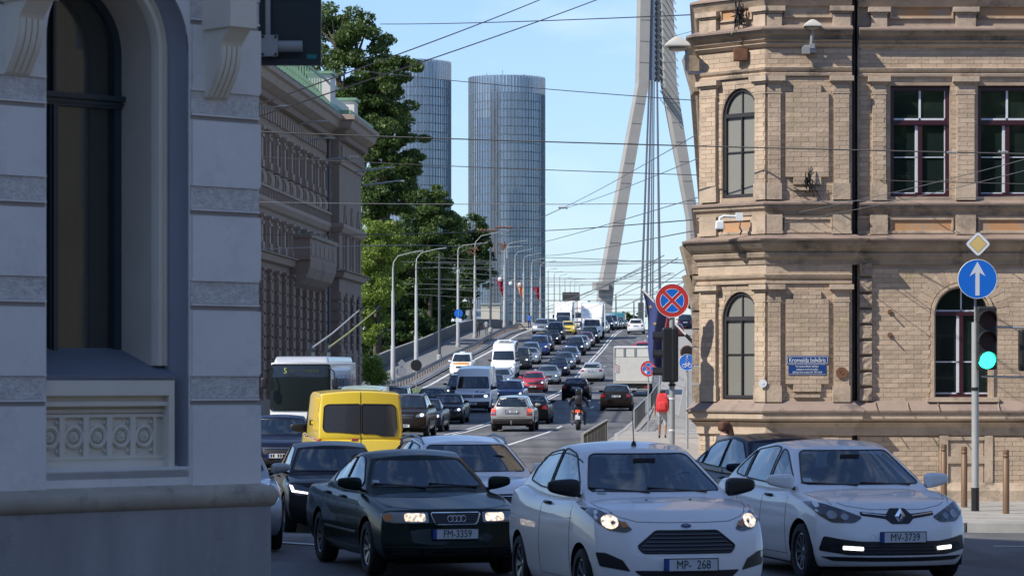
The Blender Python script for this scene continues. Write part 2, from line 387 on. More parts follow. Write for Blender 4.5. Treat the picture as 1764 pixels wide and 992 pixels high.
# road markings
def line(d0, y0, y1, w=.13, name='road_marking', dz=.006, lab=None):
    return strip(d0 - w / 2, d0 + w / 2, y0, y1, dz, name, M_line)
line(10.50, 104, 470); line(10.82, 104, 470)
line(21.2, 205, 700, .22)
line(6.95, 90, 126.5, .14)
for y in np.arange(130, 420, 12): line(6.95, y, y + 4)
for y in np.arange(150, 420, 12): line(14.1, y, y + 4); line(17.7, y, y + 4)
mbm = MB()
for (a, b, w) in [((-3.4, 39.8), (-1.2, 37.4), .14), ((-9, 41), (-4.0, 40.2), .14), ((-1.5, 37.9), (4, 36.4), .12), ((5.8, 32.8), (12, 31.8), .12), ((6.4, 38.6), (14, 37.6), .12), ((3.8, 30.4), (9, 29.6), .12)]:
    a = Vector((*a, .002)); b = Vector((*b, .002)); n = (b - a).cross(Vector((0, 0, 1))).normalized() * w / 2
    mbm.add([a - n, b - n, b + n, a + n], [(0, 1, 2, 3)])
mbm.build('road_marking', M_line, kind='structure')

# ================================================================== BRICK CORNER BUILDING (front plane Y = 50)
M_brickb = mat('painted_brick', (.455, .345, .245), .88, var=.22, vscale=1.3, island=.15, bump=.35, bscale=22, dirt=((.33, .27, .13), .56, .72), dscale=.85)
M_mortar = mat('mortar', (.36, .275, .20), .95, var=.3, vscale=3, bump=.3)
M_trim = mat('weathered_render', (.45, .35, .255), .88, var=.26, vscale=2.2, bump=.4, bscale=18, dirt=((.13, .105, .08), .53, .72), dscale=1.6)
M_trimd = mat('sooty_cornice', (.33, .26, .19), .9, var=.3, vscale=2.5, bump=.35, bscale=14, dirt=((.07, .06, .05), .5, .68), dscale=1.5)
M_ledge = mat('tin_ledge', (.30, .225, .18), .6, .15, var=.2, vscale=1.5, dirt=((.14, .11, .10), .55, .7), dscale=2)
M_orange = mat('orange_render', (.46, .25, .12), .9, var=.15, vscale=3, dirt=((.35, .27, .2), .5, .6), dscale=2)
M_maroon = mat('maroon_frame', (.045, .010, .016), .35, coat=.3)
M_greyfr = mat('dark_grey_frame', (.035, .032, .035), .45)
M_sash = mat('white_sash', (.60, .62, .66), .5)
M_pane = glassy('window_pane', (.012, .02, .018), .03)
M_blind = mat('window_blind', (.50, .48, .42), .7, var=.12, vscale=3, streak=.05)
BR = empty('brick_building', (0, 50, 0), 0, 'beige brick corner building with arched windows, pilasters and a black downpipe', 'building')
def fx(px): return (px - 882) / 100
def fz(py): return 2.2 + (655 - py) / 100
CH = Matrix.Translation((fx(1320), 0, 0)) @ Matrix.Rotation(radians(-45), 4, 'Z')
def cx(px): return -(1320 - px) / 75.2
XL = -1.53
# plan line of the front (local xy, Y=50 is y=0); travel right to left keeps outward on the left, so travel left to right
plan_far = (fx(1320) - 1.53 * .7071 + SL * 60, 1.53 * .7071 + 60)
plan_c0 = (fx(1320) - 1.53 * .7071, 1.53 * .7071)
plan_c1 = (fx(1320), 0)
GL, GR = fx(1467), fx(1480)     # the dark slot with the downpipe
YM = .15                         # main wall stands back
planL = [plan_far, plan_c0, plan_c1, (GL, 0)]
planR = [(GR, YM), (14.5, YM)]
planA = [plan_far, plan_c0, plan_c1, (GL, 0), (GL + .02, .1), (GR, YM), (14.5, YM)]
PEX = 2.5
core = MB()
ZT = fz(-160)
# holes
aw = dict(x0=1255, x1=1304)
cA1 = arch_poly(cx(1245), cx(1306), fz(688), fz(549) , 16, .48)
cA2 = arch_poly(cx(1245), cx(1306), fz(338), fz(196), 16, .48)
wl_ = MB(); wl_.M = CH; wall_holes(wl_, (XL, 0, 0, ZT), [cA1, cA2], 0, .22); wl_.build('wall', M_mortar, BR)
wl_ = MB(); wall_holes(wl_, (fx(1320), GL, 0, ZT), [], 0, .1)
wl_.box(GL, GL + .01, 0, .5, 0, ZT); wl_.box(GR - .01, GR, YM, .5, 0, ZT); wl_.box(GL, GR, .5, .52, 0, ZT)
big = arch_poly(fx(1606), fx(1714), fz(685), fz(541), 20)
w1 = [(fx(1536), fz(338)), (fx(1639), fz(338)), (fx(1639), fz(146)), (fx(1536), fz(146))]
w2 = [(fx(1687), fz(338)), (fx(1790), fz(338)), (fx(1790), fz(146)), (fx(1687), fz(146))]
w3 = [(fx(1838), fz(338)), (fx(1941), fz(338)), (fx(1941), fz(146)), (fx(1838), fz(146))]
big2 = arch_poly(fx(1856), fx(1964), fz(685), fz(541), 20)
niche = [(fx(1620), fz(900)), (fx(1712), fz(900)), (fx(1712), fz(750)), (fx(1620), fz(750))]
wall_holes(wl_, (GR, 14.5, 0, ZT), [big, w1, w2, w3, big2], YM, YM + .24)
sw = MB(); wl_.add([(plan_c0[0], plan_c0[1], 0), (plan_far[0], plan_far[1], 0), (plan_far[0], plan_far[1], ZT + 6), (plan_c0[0], plan_c0[1], ZT + 6)], [(0, 1, 2, 3)])
wl_.build('wall', M_mortar, BR)
# inner core so that no light leaks in and the top closes
c_ = MB(); c_.prism([(plan_c0[0] + .5, plan_c0[1] + .5), (fx(1320) + .3, .75), (14.4, .75), (14.4, 60), (plan_far[0] + .5, plan_far[1])], 0, ZT + 6, 'z')
c_.prism([plan_c0, plan_c1, (GL, 0), (GR, YM), (14.5, YM), (14.5, 60), plan_far], ZT, ZT + 6, 'z'); c_.build('upper_storey', M_mortar, BR)

# --- brick courses
BH, BW = .083, .262
def bricks(M, x0, x1, z0, z1, y, holes=(), out=None, dep=.006):
    n = max(1, int(round((z1 - z0) / BH))); h = (z1 - z0) / n
    for r in range(n):
        za = z0 + r * h; zb = za + h - .0055; zm = (za + zb) / 2
        blk = []
        for hp in holes:
            xs = [];
            for zz in (za, zb):
                m = len(hp)
                for i in range(m):
                    a, b = hp[i], hp[(i + 1) % m]
                    if (a[1] > zz) != (b[1] > zz): xs.append(a[0] + (b[0] - a[0]) * (zz - a[1]) / (b[1] - a[1]))
            if xs: blk.append((min(xs) - .01, max(xs) + .01))
            else:
                ins = [p[0] for p in hp if za <= p[1] <= zb]
                if ins: blk.append((min(ins), max(ins)))
        segs = [(x0, x1)]
        for a, b in blk:
            ns = []
            for s0, s1 in segs:
                if b <= s0 or a >= s1: ns.append((s0, s1)); continue
                if a > s0: ns.append((s0, a))
                if b < s1: ns.append((b, s1))
            segs = ns
        off = (r % 2) * BW / 2
        for s0, s1 in segs:
            k = math.floor((s0 - off) / BW)
            while True:
                a = off + k * BW; b = a + BW - .0065; k += 1
                a_, b_ = max(a, s0 + .002), min(b, s1 - .002)
                if a >= s1: break
                if b_ - a_ < .03: continue
                out.append((M, (a_, b_, y - dep - random.uniform(0, .004), y + .004, za, zb)))
BK = []
rect = lambda a, b, c, d: [(a, d), (b, d), (b, c), (a, c)]
# ground storey, between cornice (py 452) and ledge (py 692); upper storey py 132..345; band 80..118
bricks(None, GR + .24, 11.2, fz(692), fz(462), YM, [big, big2], BK)
bricks(None, GR + .02, 11.2, fz(344), fz(131), YM, [w1, w2, w3], BK)
bricks(None, GR + .02, 11.2, fz(116), fz(78), YM, [], BK)
bricks(None, GR + .02, 11.2, fz(868), fz(752), YM - .02, [niche], BK)
bricks(None, fx(1322), GL, fz(118), fz(84), 0, [], BK)
bricks(None, fx(1322), GL, fz(345), fz(133), 0, [], BK)
bricks(None, fx(1322), GL, fz(692), fz(490), 0, [], BK)
bricks(None, fx(1322), GL, fz(868), fz(752), -.02, [], BK)
bricks(CH, XL, -.02, fz(345), fz(133), 0, [cA2], BK)
bricks(CH, XL, -.02, fz(692), fz(490), 0, [cA1], BK)
bricks(CH, XL, -.02, fz(118), fz(84), 0, [], BK)
bricks(CH, XL, -.02, fz(868), fz(752), -.02, [], BK)
BK.sort(key=lambda t: -(t[1][1] - t[1][0]) * (t[1][5] - t[1][4]) - (0 if 1320 < t[1][0] * 100 + 882 < 1640 and t[0] is None else -1))
cache = {}
for M, b in BK[:300]:
    key = (round(b[1] - b[0], 3), round(b[5] - b[4], 3))
    if key not in cache:
        me = MB().box(-key[0] / 2, key[0] / 2, -.009, .009, -key[1] / 2, key[1] / 2).mesh('brick'); me.materials.append(M_brickb); cache[key] = me
    o = link('brick', cache[key], BR); c = Vector(((b[0] + b[1]) / 2, (b[2] + b[3]) / 2, (b[4] + b[5]) / 2))
    o.location = (M @ c) if M else c
    if M: o.rotation_euler = (0, 0, radians(-45))
bf = MB()
for M, b in BK[300:]:
    bf.M = M; bf.box(*b)
bf.build('brickwork', M_brickb, BR, kind='stuff')

# --- mouldings (all profiles in (projection, z))
def pr(*t): return [(a, fz(b)) for a, b in t]
tr = MB(); trd = MB(); le = MB()
for pl in (planL, planR):
    # frieze moulding above the capitals, both storeys
    sweep(tr, pl, pr((-.01, 132), (.05, 131), (.06, 127), (.035, 125), (.075, 121), (.09, 117), (-.01, 115)))
    sweep(tr, pl, pr((-.01, 82), (.05, 80), (.09, 76), (.06, 74), (.12, 70), (-.01, 69)))
    # mid cornice under the pedestals
    sweep(trd, pl, pr((-.01, 70), (.09, 69), (.10, 64), (.17, 60), (.2, 54), (-.01, 53)))
    sweep(le, pl, pr((-.01, 53), (.235, 54), (.24, 51), (-.01, 42)))
    # window sill course
    sweep(trd, pl, pr((-.01, 371), (.05, 370), (.06, 364), (.11, 359), (.12, 353), (-.01, 352)))
    sweep(le, pl, pr((-.01, 352), (.145, 353), (.15, 350), (-.01, 344)))
    # pedestal zones
    sweep(tr, pl, pr((-.01, 404), (.035, 403), (.035, 397), (-.01, 396)))
    sweep(tr, pl, pr((-.01, 376), (.03, 375), (.03, 371), (-.01, 370)))
    sweep(tr, pl, pr((-.01, 12), (.06, 11), (.1, 4), (.14, -3), (-.01, -5)))
    sweep(le, pl, pr((-.01, -5), (.17, -4), (.17, -7), (-.01, -14)))
    sweep(tr, pl, pr((-.01, 752), (.03, 750), (.03, 744), (-.01, 743)))
sweep(tr, planL, pr((-.01, 490), (.05, 488), (.055, 484), (.03, 482), (.08, 478), (.1, 473), (-.01, 471)))
sweep(tr, planL, pr((-.01, 472), (.02, 471), (.02, 453), (-.01, 452)))
# main cornice above the ground storey and the sloping ledge of the plinth (these run through)
sweep(trd, planA, pr((-.01, 456), (.04, 455), (.05, 447), (.10, 443), (.12, 436), (.10, 434), (.18, 428), (.24, 421), (.26, 414), (-.01, 413)))
sweep(le, planA, pr((-.01, 413), (.30, 415), (.31, 412), (-.01, 402)))
sweep(tr, planA, pr((-.01, 750), (.05, 748), (.05, 736), (.09, 731), (.14, 727), (-.01, 726)))
sweep(tr, planA, pr((-.01, 726), (.15, 725), (.20, 721), (.20, 710), (-.01, 709)))
sweep(le, planA, pr((-.01, 709), (.235, 710), (.24, 707), (.02, 690), (-.01, 690)))
sweep(tr, planR, pr((-.01, 875), (.1, 875), (.1, 845), (.06, 838), (.04, 832), (-.01, 831)))
tr.build('moulding', M_trim, BR); trd.build('cornice', M_trimd, BR); le.build('ledge', M_ledge, BR)
# seams of the tin ledge
for k, px in enumerate((1340, 1378, 1440, 1505, 1560, 1612, 1716)):
    MB().bar((fx(px), -.235, fz(706.5)), (fx(px) + .06, YM if px > 1480 else 0, fz(690)), .014, .012).build('ledge_seam', M_trimd, BR)
# --- pilasters
def pilaster(M, xa, xb, y, zb, zt, nm='pilaster', base=.28):
    mb = MB(); mb.M = M; w = xb - xa; pl = .07
    mb.box(xa, xb, y - pl, y, zb + base, zt - .26)
    mb.box(xa - .02, xb + .02, y - pl - .02, y, zb, zb + base)
    for (z0, z1, e) in [(zt - .3, zt - .27, .015), (zt - .26, zt - .12, .005), (zt - .12, zt - .085, .04), (zt - .085, zt, .075)]:
        mb.box(xa - e, xb + e, y - pl - e, y, z0, z1)
    p = mb.build(nm, M_trim, BR)
    b2 = []; bricks(M, xa, xb, zb + base, zt - .3, y - pl, [], b2, .006); m2 = MB()
    for MM, b in b2: m2.M = MM; m2.box(*b)
    m2.build('brick_facing', M_brickb, p, kind='stuff')
for zb, zt in ((fz(692), fz(490)), (fz(344), fz(132)), (fz(53 - 7), fz(12))):
    bs = .28 if zb < 6.5 else .2
    pilaster(CH, cx(1212), cx(1238), 0, zb, zt, base=bs); pilaster(CH, cx(1305), .03, 0, zb, zt, base=bs)
    pilaster(None, fx(1322), fx(1344), 0, zb, zt, base=bs); pilaster(None, fx(1436), fx(1462), 0, zb, zt, base=bs)
for zb, zt in ((fz(344), fz(132)), (fz(46), fz(12))):
    for a, b in ((1504, 1527), (1650, 1680), (1801, 1831)): pilaster(None, fx(a), fx(b), YM, zb, zt)
# pedestals between sill course and main cornice
pd = MB()
for M, a, b in ((CH, cx(1212), cx(1238)), (CH, cx(1303), .03), (None, fx(1322), fx(1345)), (None, fx(1436), fx(1463))):
    pd = MB(); pd.M = M; pd.box(a - .02, b + .02, -.09, 0, fz(403), fz(370)); pd.box(a - .03, b + .03, -.1, 0, fz(403), fz(398)); pd.build('pedestal', M_trim, BR)
for a, b in ((1500, 1530), (1648, 1682), (1799, 1833)): MB().box(fx(a), fx(b), YM - .09, YM, fz(403), fz(370)).build('pedestal', M_trim, BR)

# framed panels between pedestals (both rows)
for zt, zb in ((378, 398), (8, 28), (32, 44)):
    if zt == 32: continue
    for M, a, b, y, mm in ((None, 1350, 1434, 0, M_trim), (None, 1534, 1645, YM, M_orange), (None, 1686, 1797, YM, M_orange), (CH, 1242, 1300, 0, M_orange)):
        f_ = cx if M else fx; mb = MB(); mb.M = M; xa, xb = f_(a + 4), f_(b - 4)
        for q in ((xa - .03, xb + .03, fz(zb) - .03, fz(zb)), (xa - .03, xb + .03, fz(zt), fz(zt) + .03), (xa - .03, xa, fz(zb), fz(zt)), (xb, xb + .03, fz(zb), fz(zt))):
            mb.box(q[0], q[1], y - .045, y, q[2], q[3])
        p = mb.build('panel_frame', M_trim, BR); mb = MB(); mb.M = M; mb.box(xa, xb, y - .012, y, fz(zb), fz(zt)); mb.build('panel', mm, p)
# notched raised panels on the bay
for (t, b) in ((501, 674), (146, 318)):
    x0, x1 = fx(1353), fx(1427); n = .13; zt, zb = fz(t), fz(b); pb = [(x0 + n, zb), (x1 - n, zb), (x1 - n, zb + .13), (x1, zb + .13), (x1, zt - .14), (x1 - n, zt - .14), (x1 - n, zt), (x0 + n, zt), (x0 + n, zt - .14), (x0, zt - .14), (x0, zb + .13), (x0 + n, zb + .13)]
    p = MB().prism(pb, -.055, 0, 'y').build('raised_panel', M_mortar, BR)
    b2 = []; bricks(None, x0, x1, zb + .13, zt - .14, -.055, [], b2, .008); bricks(None, x0 + n, x1 - n, zb, zb + .13, -.055, [], b2, .008); bricks(None, x0 + n, x1 - n, zt - .14, zt, -.055, [], b2, .008)
    m2 = MB()
    for MM, q in b2: m2.box(*q)
    m2.build('brick_facing', M_brickb, p, kind='stuff')
    MB().box(fx(1366), fx(1412), -.07, 0, zb - .10, zb - .05).build('panel_sill', M_trim, BR)
# quoins
zq = 692
M_quoin = mat('rough_quoin', (.36, .28, .21), .95, var=.3, vscale=9, bump=1., bscale=14, dirt=((.16, .12, .09), .52, .66), dscale=5)
while zq > 462:
    me = box_grid([0, .06, .3, .7, .94, 1], [0, .5, 1], [0, .1, .4, .7, .9, 1], lambda u, v, w: (GR + .005 + .235 * u, YM - .0 - (1 - v) * (.075 + (.02 * random.random() if 0 < u < 1 and 0 < w < 1 else -.045)), fz(zq) + .245 * w))
    link('quoin', me, BR, M_quoin); zq -= 27
# rusticated quoins on the street side of the corner
zq = 692
while zq > 462:
    mb = MB(); n_ = Vector((-1, SL)).normalized(); q0 = Vector(plan_c0)
    mb.M = Matrix.Translation((plan_c0[0], plan_c0[1], 0)) @ Matrix.Rotation(RANG * -1 + 0, 4, 'Z')
    mb.box(-.13, .0, .02, 1.2, fz(zq), fz(zq) + .29); mb.build('quoin', M_quoin, BR); zq -= 32
# voussoirs round the big arch
cxa, cza, ra = fx(1660), fz(541), .54
for k in range(19):
    a0 = pi * k / 19 + .012; a1 = pi * (k + 1) / 19 - .012
    q = [(cxa + r * cos(a), cza + r * sin(a)) for r, a in ((ra + .02, a0), (ra + .27, a0), (ra + .27, a1), (ra + .02, a1))]
    MB().prism(q, YM - .012, YM, 'y').build('voussoir', M_brickb, BR)
def arch_ring(M, x0, x1, z0, zs, y0, y1, w, m, nm, rv=None, parent=None, ysill=True):
    mb = MB(); mb.M = M; o = arch_poly(x0, x1, z0, zs, 24, rv); r = (x1 - x0) / 2
    i_ = arch_poly(x0 + w, x1 - w, z0 + (w if ysill else 0), zs, 24, (rv or r) - w); n = len(o)
    vs = [(p[0], y0, p[1]) for p in o] + [(p[0], y0, p[1]) for p in i_] + [(p[0], y1, p[1]) for p in o] + [(p[0], y1, p[1]) for p in i_]; fs = []
    for k in range(n):
        j = (k + 1) % n; fs += [(k, j, n + j, n + k), (k, 2 * n + k, 2 * n + j, j), (n + k, n + j, 3 * n + j, 3 * n + k)]
    mb.add(vs, fs); return mb.build(nm, m, parent or BR)
arch_ring(None, fx(1606), fx(1714), fz(685), fz(541), YM - .045, YM + .02, .05, M_trim, 'arch_surround', ysill=False)
arch_ring(None, fx(1611), fx(1709), fz(685), fz(541), YM + .04, YM + .1, .035, M_trim, 'arch_surround', ysill=False)
# --- windows
def pane_poly(M, poly, y, m, parent, nm='pane'):
    mb = MB(); mb.M = M; mb.prism(poly, y, y + .012, 'y'); return mb.build(nm, m, parent)
def rect_window(xa, xb, zb, zt, y):
    w = MB(); zt_ = zt - .01; zm = zb + (zt - zb) * .645
    for q in ((xa, xa + .07, zb, zt_), (xb - .07, xb, zb, zt_), (xa + .07, xb - .07, zb, zb + .06), (xa + .07, xb - .07, zt_ - .07, zt_), (xa + .07, xb - .07, zm, zm + .09)):
        w.box(q[0], q[1], y, y + .09, q[2], q[3])
    c = (xa + xb) / 2; w.box(c - .03, c + .045, y - .01, y + .08, zb + .06, zm); w.box(xa + .05, xb - .05, y - .03, y, zm + .01, zm + .04)
    f_ = w.build('window', M_maroon, BR); s = MB()
    for q in ((c - .075, c - .03, zb + .06, zm), (c - .01, c + .025, zm + .09, zt_ - .07), (xa + .07, xb - .07, zm + .09, zm + .125), (xb - .085, xb - .07, zb + .06, zt_ - .07), (xa + .07, c - .03, zb + (zm - zb) * .55, zb + (zm - zb) * .55 + .016), (c + .045, xb - .07, zb + (zm - zb) * .55, zb + (zm - zb) * .55 + .016), (xa + .07, xb - .07, zb + .06, zb + .08)):
        s.box(q[0], q[1], y + .02, y + .06, q[2], q[3])
    s.build('sash', M_sash, f_)
    for q in ((xa + .06, c, zm + .09, zt_ - .06), (c + .003, xb - .06, zm + .09, zt_ - .06), (xa + .06, c - .003, zb + .05, zm), (c, xb - .06, zb + .05, zm)):
        MB().box(q[0], q[1], y + .045, y + .055, q[2], q[3]).build('pane', M_pane, f_)
    return f_
for xa, xb in ((1536, 1639), (1687, 1790), (1838, 1941)): rect_window(fx(xa), fx(xb), fz(338), fz(146), YM + .1)
def arch_window(M, xa, xb, zb, zs, y, m, rv=None, maroon=False):
    f_ = arch_ring(M, xa, xb, zb, zs, y, y + .08, .055, m, 'window', rv)
    bars = MB(); bars.M = M; c = (xa + xb) / 2; zt_ = zs - .02
    bars.box(xa + .05, xb - .05, y - .005, y + .07, zt_, zt_ + .07)
    bars.box(c - (.035 if maroon else .012), c + (.035 if maroon else .012), y, y + .07, zb + .05, zt_); b = bars.build('mullion', m, f_)
    s = MB(); s.M = M; rr = (rv or (xb - xa) / 2)
    s.box(c - .012, c + .012, y + .02, y + .06, zt_ + .07, zs + rr - .05)
    zc = zb + (zs - zb) * (.42 if maroon else .55); s.box(xa + .05, xb - .05, y + .02, y + .055, zc, zc + .02)
    if maroon:
        s.box(xa + .055, xb - .055, y + .02, y + .06, zt_ + .07, zt_ + .10); s.box(c - .08, c - .035, y + .02, y + .06, zb + .05, zt_); s.box(xa + .055, xb - .055, y + .02, y + .06, zb + .055, zb + .08)
    s.build('sash', M_sash if maroon else m, f_)
    pane_poly(M, [(xa + .03, zb + .03), (xb - .03, zb + .03), (xb - .03, zt_ + .02), (xa + .03, zt_ + .02)], y + .045, M_pane if maroon else M_panec, f_)
    up = arch_poly(xa + .03, xb - .03, zt_ + .05, zs, 16, rr - .03); pane_poly(M, up, y + .045, M_pane if maroon else M_panec, f_)
    return f_
M_panec = glassy('curtained_pane', (.23, .225, .195), .05, island=.1)
wb = arch_window(None, fx(1606), fx(1714), fz(684), fz(541), YM + .12, M_maroon, maroon=True)
arch_window(None, fx(1856), fx(1964), fz(684), fz(541), YM + .12, M_maroon, maroon=True)
for (zb, zs) in ((686, 549), (337, 196)):
    f_ = arch_window(CH, cx(1245), cx(1306), fz(zb), fz(zs), .04, M_greyfr, rv=.48)
    bl = MB(); bl.M = CH; x0, x1 = cx(1248), cx(1304)
    for k in range(14):
        a = x0 + (x1 - x0) * k / 14; bl.box(a, a + (x1 - x0) / 14 * .9, .11, .114 + .004 * (k % 2), fz(zb), fz(zs - 45))
    bl.build('blind', M_blind, f_)
# sill of the big window, blind niche in the plinth
MB().box(fx(1598), fx(1722), YM - .12, YM + .15, fz(692), fz(684)).build('window_sill', M_trim, BR)
nb = MB()
for q in ((fx(1620), fx(1635), fz(868), fz(750)), (fx(1698), fx(1712), fz(868), fz(750)), (fx(1635), fx(1698), fz(758), fz(752)), (fx(1635), fx(1698), fz(798), fz(786)), (fx(1635), fx(1698), fz(868), fz(858))): nb.box(q[0], q[1], YM - .05, YM, q[2], q[3])
nb.build('blind_door_frame', M_trim, BR)
for t, b in ((758, 786), (798, 858)): MB().box(fx(1637), fx(1696), YM - .02, YM, fz(b), fz(t)).build('blind_door_panel', M_trim, BR)
MB().tube([(fx(1473.5), .22, 0.1), (fx(1473.5), .22, ZT)], .042, 10).build('downpipe', mat('black_downpipe', (.012, .011, .012), .4), BR, smooth=40)
for py in (120, 330, 480, 640): MB().lathe([(.055, 0), (.055, .05)], 10, c=(fx(1473.5), .22, fz(py))).build('pipe_collar', M_black, BR)
# decayed corbels seen past the street corner
for (px, py, s) in ((1188, 455, 1.0), (1193, 500, .8), (1190, 110, .8)):
    mb = MB(); mb.M = Matrix.Translation((plan_c0[0] + .03, plan_c0[1] + .9, 0))
    x = fx(px) * 1.02 - plan_c0[0] - .03
    me = box_grid([0, .2, .6, 1], [0, .5, 1], [0, .3, .7, 1], lambda u, v, w: (plan_c0[0] + .05 - (1 - u) * (.10 + .22 * w * s + .02 * random.random()), plan_c0[1] + .5 + v * .8, fz(py) * 1.0 + (w - .5) * .8 * s))
    link('corbel', me, BR, M_trimd)
# small fittings on the facade: things of their own
def fit(name, loc, label, cat): return empty(name, loc, 0, label, cat)
def W(px, py, dy=0.): return Vector((fx(px), 50 + dy, fz(py)))
# street sign
st = fit('street_sign', W(1390, 620, -.08), 'blue enamel street name sign reading Kronvalda bulvāris on the brick wall', 'street sign')
M_blue = mat('blue_enamel', (.012, .05, .20), .3, coat=.6); M_blued = mat('pale_blue_enamel', (.035, .075, .20), .35, coat=.4)
M_wht = mat('sign_white', (.72, .74, .76), .45)
o = MB().box(-.355, .355, 0, .02, -.07, .07).build('sign_plate', M_blue, st); bezel(o, .005)
MB().box(-.345, .345, -.002, .001, .055, .061).box(-.345, .345, -.002, .001, -.061, -.055).box(-.348, -.342, -.002, .001, -.061, .061).box(.342, .348, -.002, .001, -.061, .061).build('border', M_wht, st)
put_text('lettering', 'Kronvalda bulvāris', .112, M_wht, st, (0, -.004, -.004), (pi / 2, 0, 0), .74, .003)
st2 = fit('plaque', W(1390, 636, -.075), 'small blue plaque with three lines of white text under the street name sign', 'plaque')
MB().box(-.325, .325, 0, .015, -.095, .095).build('plate', M_blue, st2)
MB().box(-.315, .315, -.002, .001, .082, .086).box(-.315, .315, -.002, .001, -.086, -.082).build('border', M_wht, st2)
for k, t in enumerate(('Iela nosaukta publicista, valodnieka,', 'pedagoga un jaunlatviešu kustības', 'dalībnieka Ata Kronvalda (1837–1875) vārdā')):
    put_text('lettering', t, .045, M_wht, st2, (0, -.004, .05 - .05 * k), (pi / 2, 0, 0), .62, .003)
# round rusty plate, white marker, wall anchors
M_rust = mat('rust', (.16, .075, .04), .9, var=.3, vscale=8, bump=.4)
o = MB().disc((0, 0, 0), .1, 'y', 20, h=.03).lathe([(.03, -.02), (.03, .0)], 10, 'y').build('iron_plate', M_rust); o.location = W(1449, 642, -.09); tag(o, 'round rusty iron plate on the pilaster right of the street sign', 'plate')
o = MB().disc((0, 0, 0), .07, 'y', 20, h=.02).disc((0, -.012, 0), .02, 'y', 10, h=.01, mi=1).build('survey_marker', [M_wht, M_black]); o.location = W(1313, 660, .02) + Vector((0, -.13, 0)); tag(o, 'small round white marker with a dark centre on the corner pilaster', 'marker')
for py, w in ((537, 'upper'), (577, 'lower')):
    o = MB().disc((0, 0, 0), .045, 'y', 12, h=.03).tube([(0, -.02, 0), (0, -.13, 0)], .014, 6).build('wall_anchor', M_rust); o.location = W(1535, py, YM - .02); tag(o, w + ' of two rusty iron anchors in the brick wall left of the arched window', 'wall anchor', 'iron anchors in the brick wall')
o = bezel(MB().box(-.12, .12, -.16, 0, -.1, .1).build('junction_box', M_rust), .01); o.location = W(1278, 92, -.05) + Vector((0, .42, 0)); tag(o, 'square brown junction box on the chamfered corner under the upper cornice', 'junction box')
# flood lamp on an arm (px 1397,40)
M_lampw = mat('lamp_shell', (.55, .52, .45), .4, .1)
def lamp(loc, s, label, arm, rz=0.):
    t = empty('wall_lamp', loc, rz, label, 'lamp', 'dome lamps on the brick building')
    me = box_grid([-1, -.9, -.5, 0, .5, .9, 1], [-1, -.8, 0, .8, 1], [0, .3, .7, 1], lambda u, v, w: (u * .16 * s * (1 - .45 * w * w), v * .12 * s * (1 - .4 * w * w) - .02, .13 * s * w * (1 - .35 * u * u)))
    link('lamp_shade', subdiv(me, 2), t, M_lampw, True)
    me = box_grid([-1, 0, 1], [-1, 0, 1], [0, 1], lambda u, v, w: (u * .12 * s, v * .09 * s - .02, -.07 * s * w * (1 - .3 * (u * u + v * v)) + .004))
    link('glass', subdiv(me, 2), t, mat('lamp_glass', (.35, .33, .25), .15, coat=.5), True)
    arm(t); return t
def armA(t):
    MB().tube([(0, 0, -.02), (.0, .02, -.16), (-.01, .04, -.3)], .032, 8).box(-.14, .06, .03, .2, -.42, -.30).build('arm', M_steel, t, smooth=40)
    MB().box(-.17, -.04, .0, .1, -.45, -.33).box(-.04, .04, .0, .03, -.36, -.28).build('bracket', mat('grey_box', (.25, .25, .25), .6), t)
lamp(W(1397, 50, -.22), 1.0, 'cream dome lamp on a short steel bracket above the upper blank bay', armA)
def armB(t):
    MB().tube([(.16, .0, -.02), (.17, .02, -.10), (.17, .05, -.37), (.2, .08, -.44), (.46, .12, -.43)], .036, 8).build('arm', M_steel, t, smooth=40)
    MB().lathe([(.05, 0), (.05, .05)], 8, c=(.17, .04, -.22)).build('clamp', M_steel, t)
lamp(W(1172, 72, .9), 1.45, 'large cream street lamp head on a bent pipe at the corner of the brick building', armB)
# CCTV camera
t = empty('security_camera', W(1240, 388, .0), 0, 'white dome security camera on a curved arm above the main cornice', 'security camera')
me = box_grid([-1, -.5, .5, 1], [-1, -.5, .5, 1], [-1, -.4, .4, 1], lambda u, v, w: (u * .075 * (1 + .1 * w * -1), v * .075, w * .08)); link('housing', subdiv(me, 2), t, M_white, True)
me = box_grid([-1, 0, 1], [-1, 0, 1], [-1, 0], lambda u, v, w: (u * .06, v * .06, -.06 + w * .05)); link('dome', subdiv(me, 2), t, M_black, True)
MB().tube([(0, 0, .06), (0, 0, .12), (.06, 0, .155), (.3, .06, .15)], .025, 8).box(.28, .4, .02, .12, .08, .22).build('arm', M_white, t, smooth=40)
MB().tube([(.36, .02, .08), (.34, .0, -.04), (.38, .02, -.1), (.35, .05, -.16)], .014, 6).build('cable', M_black, t)
# wire tangles on the wall
def tangle(px, py, label, n=14, r=.12, yy=.3, tail=.4):
    mb = MB(); rnd = random.Random(px)
    for k in range(n):
        mb.tube([(rnd.gauss(0, r * .5), rnd.uniform(-.12, 0), rnd.gauss(0, r)) for _ in range(4)], .009, 5)
    for k in range(3): mb.tube([(0, -.05, 0), (rnd.uniform(-.2, .3), -.02, -tail * .5), (rnd.uniform(-.3, .4), 0, -tail)], .007, 5)
    o = mb.build('cable_tangle', M_black); o.location = W(px, py, yy); tag(o, label, 'cables')
tangle(1275, 25, 'black knot of cables hanging on the chamfered corner near the roof edge of the photo', 20, .13, .25, .5)
tangle(1392, 312, 'rusty knot of wires below the upper blank panel of the bay', 10, .1, -.1, .3)
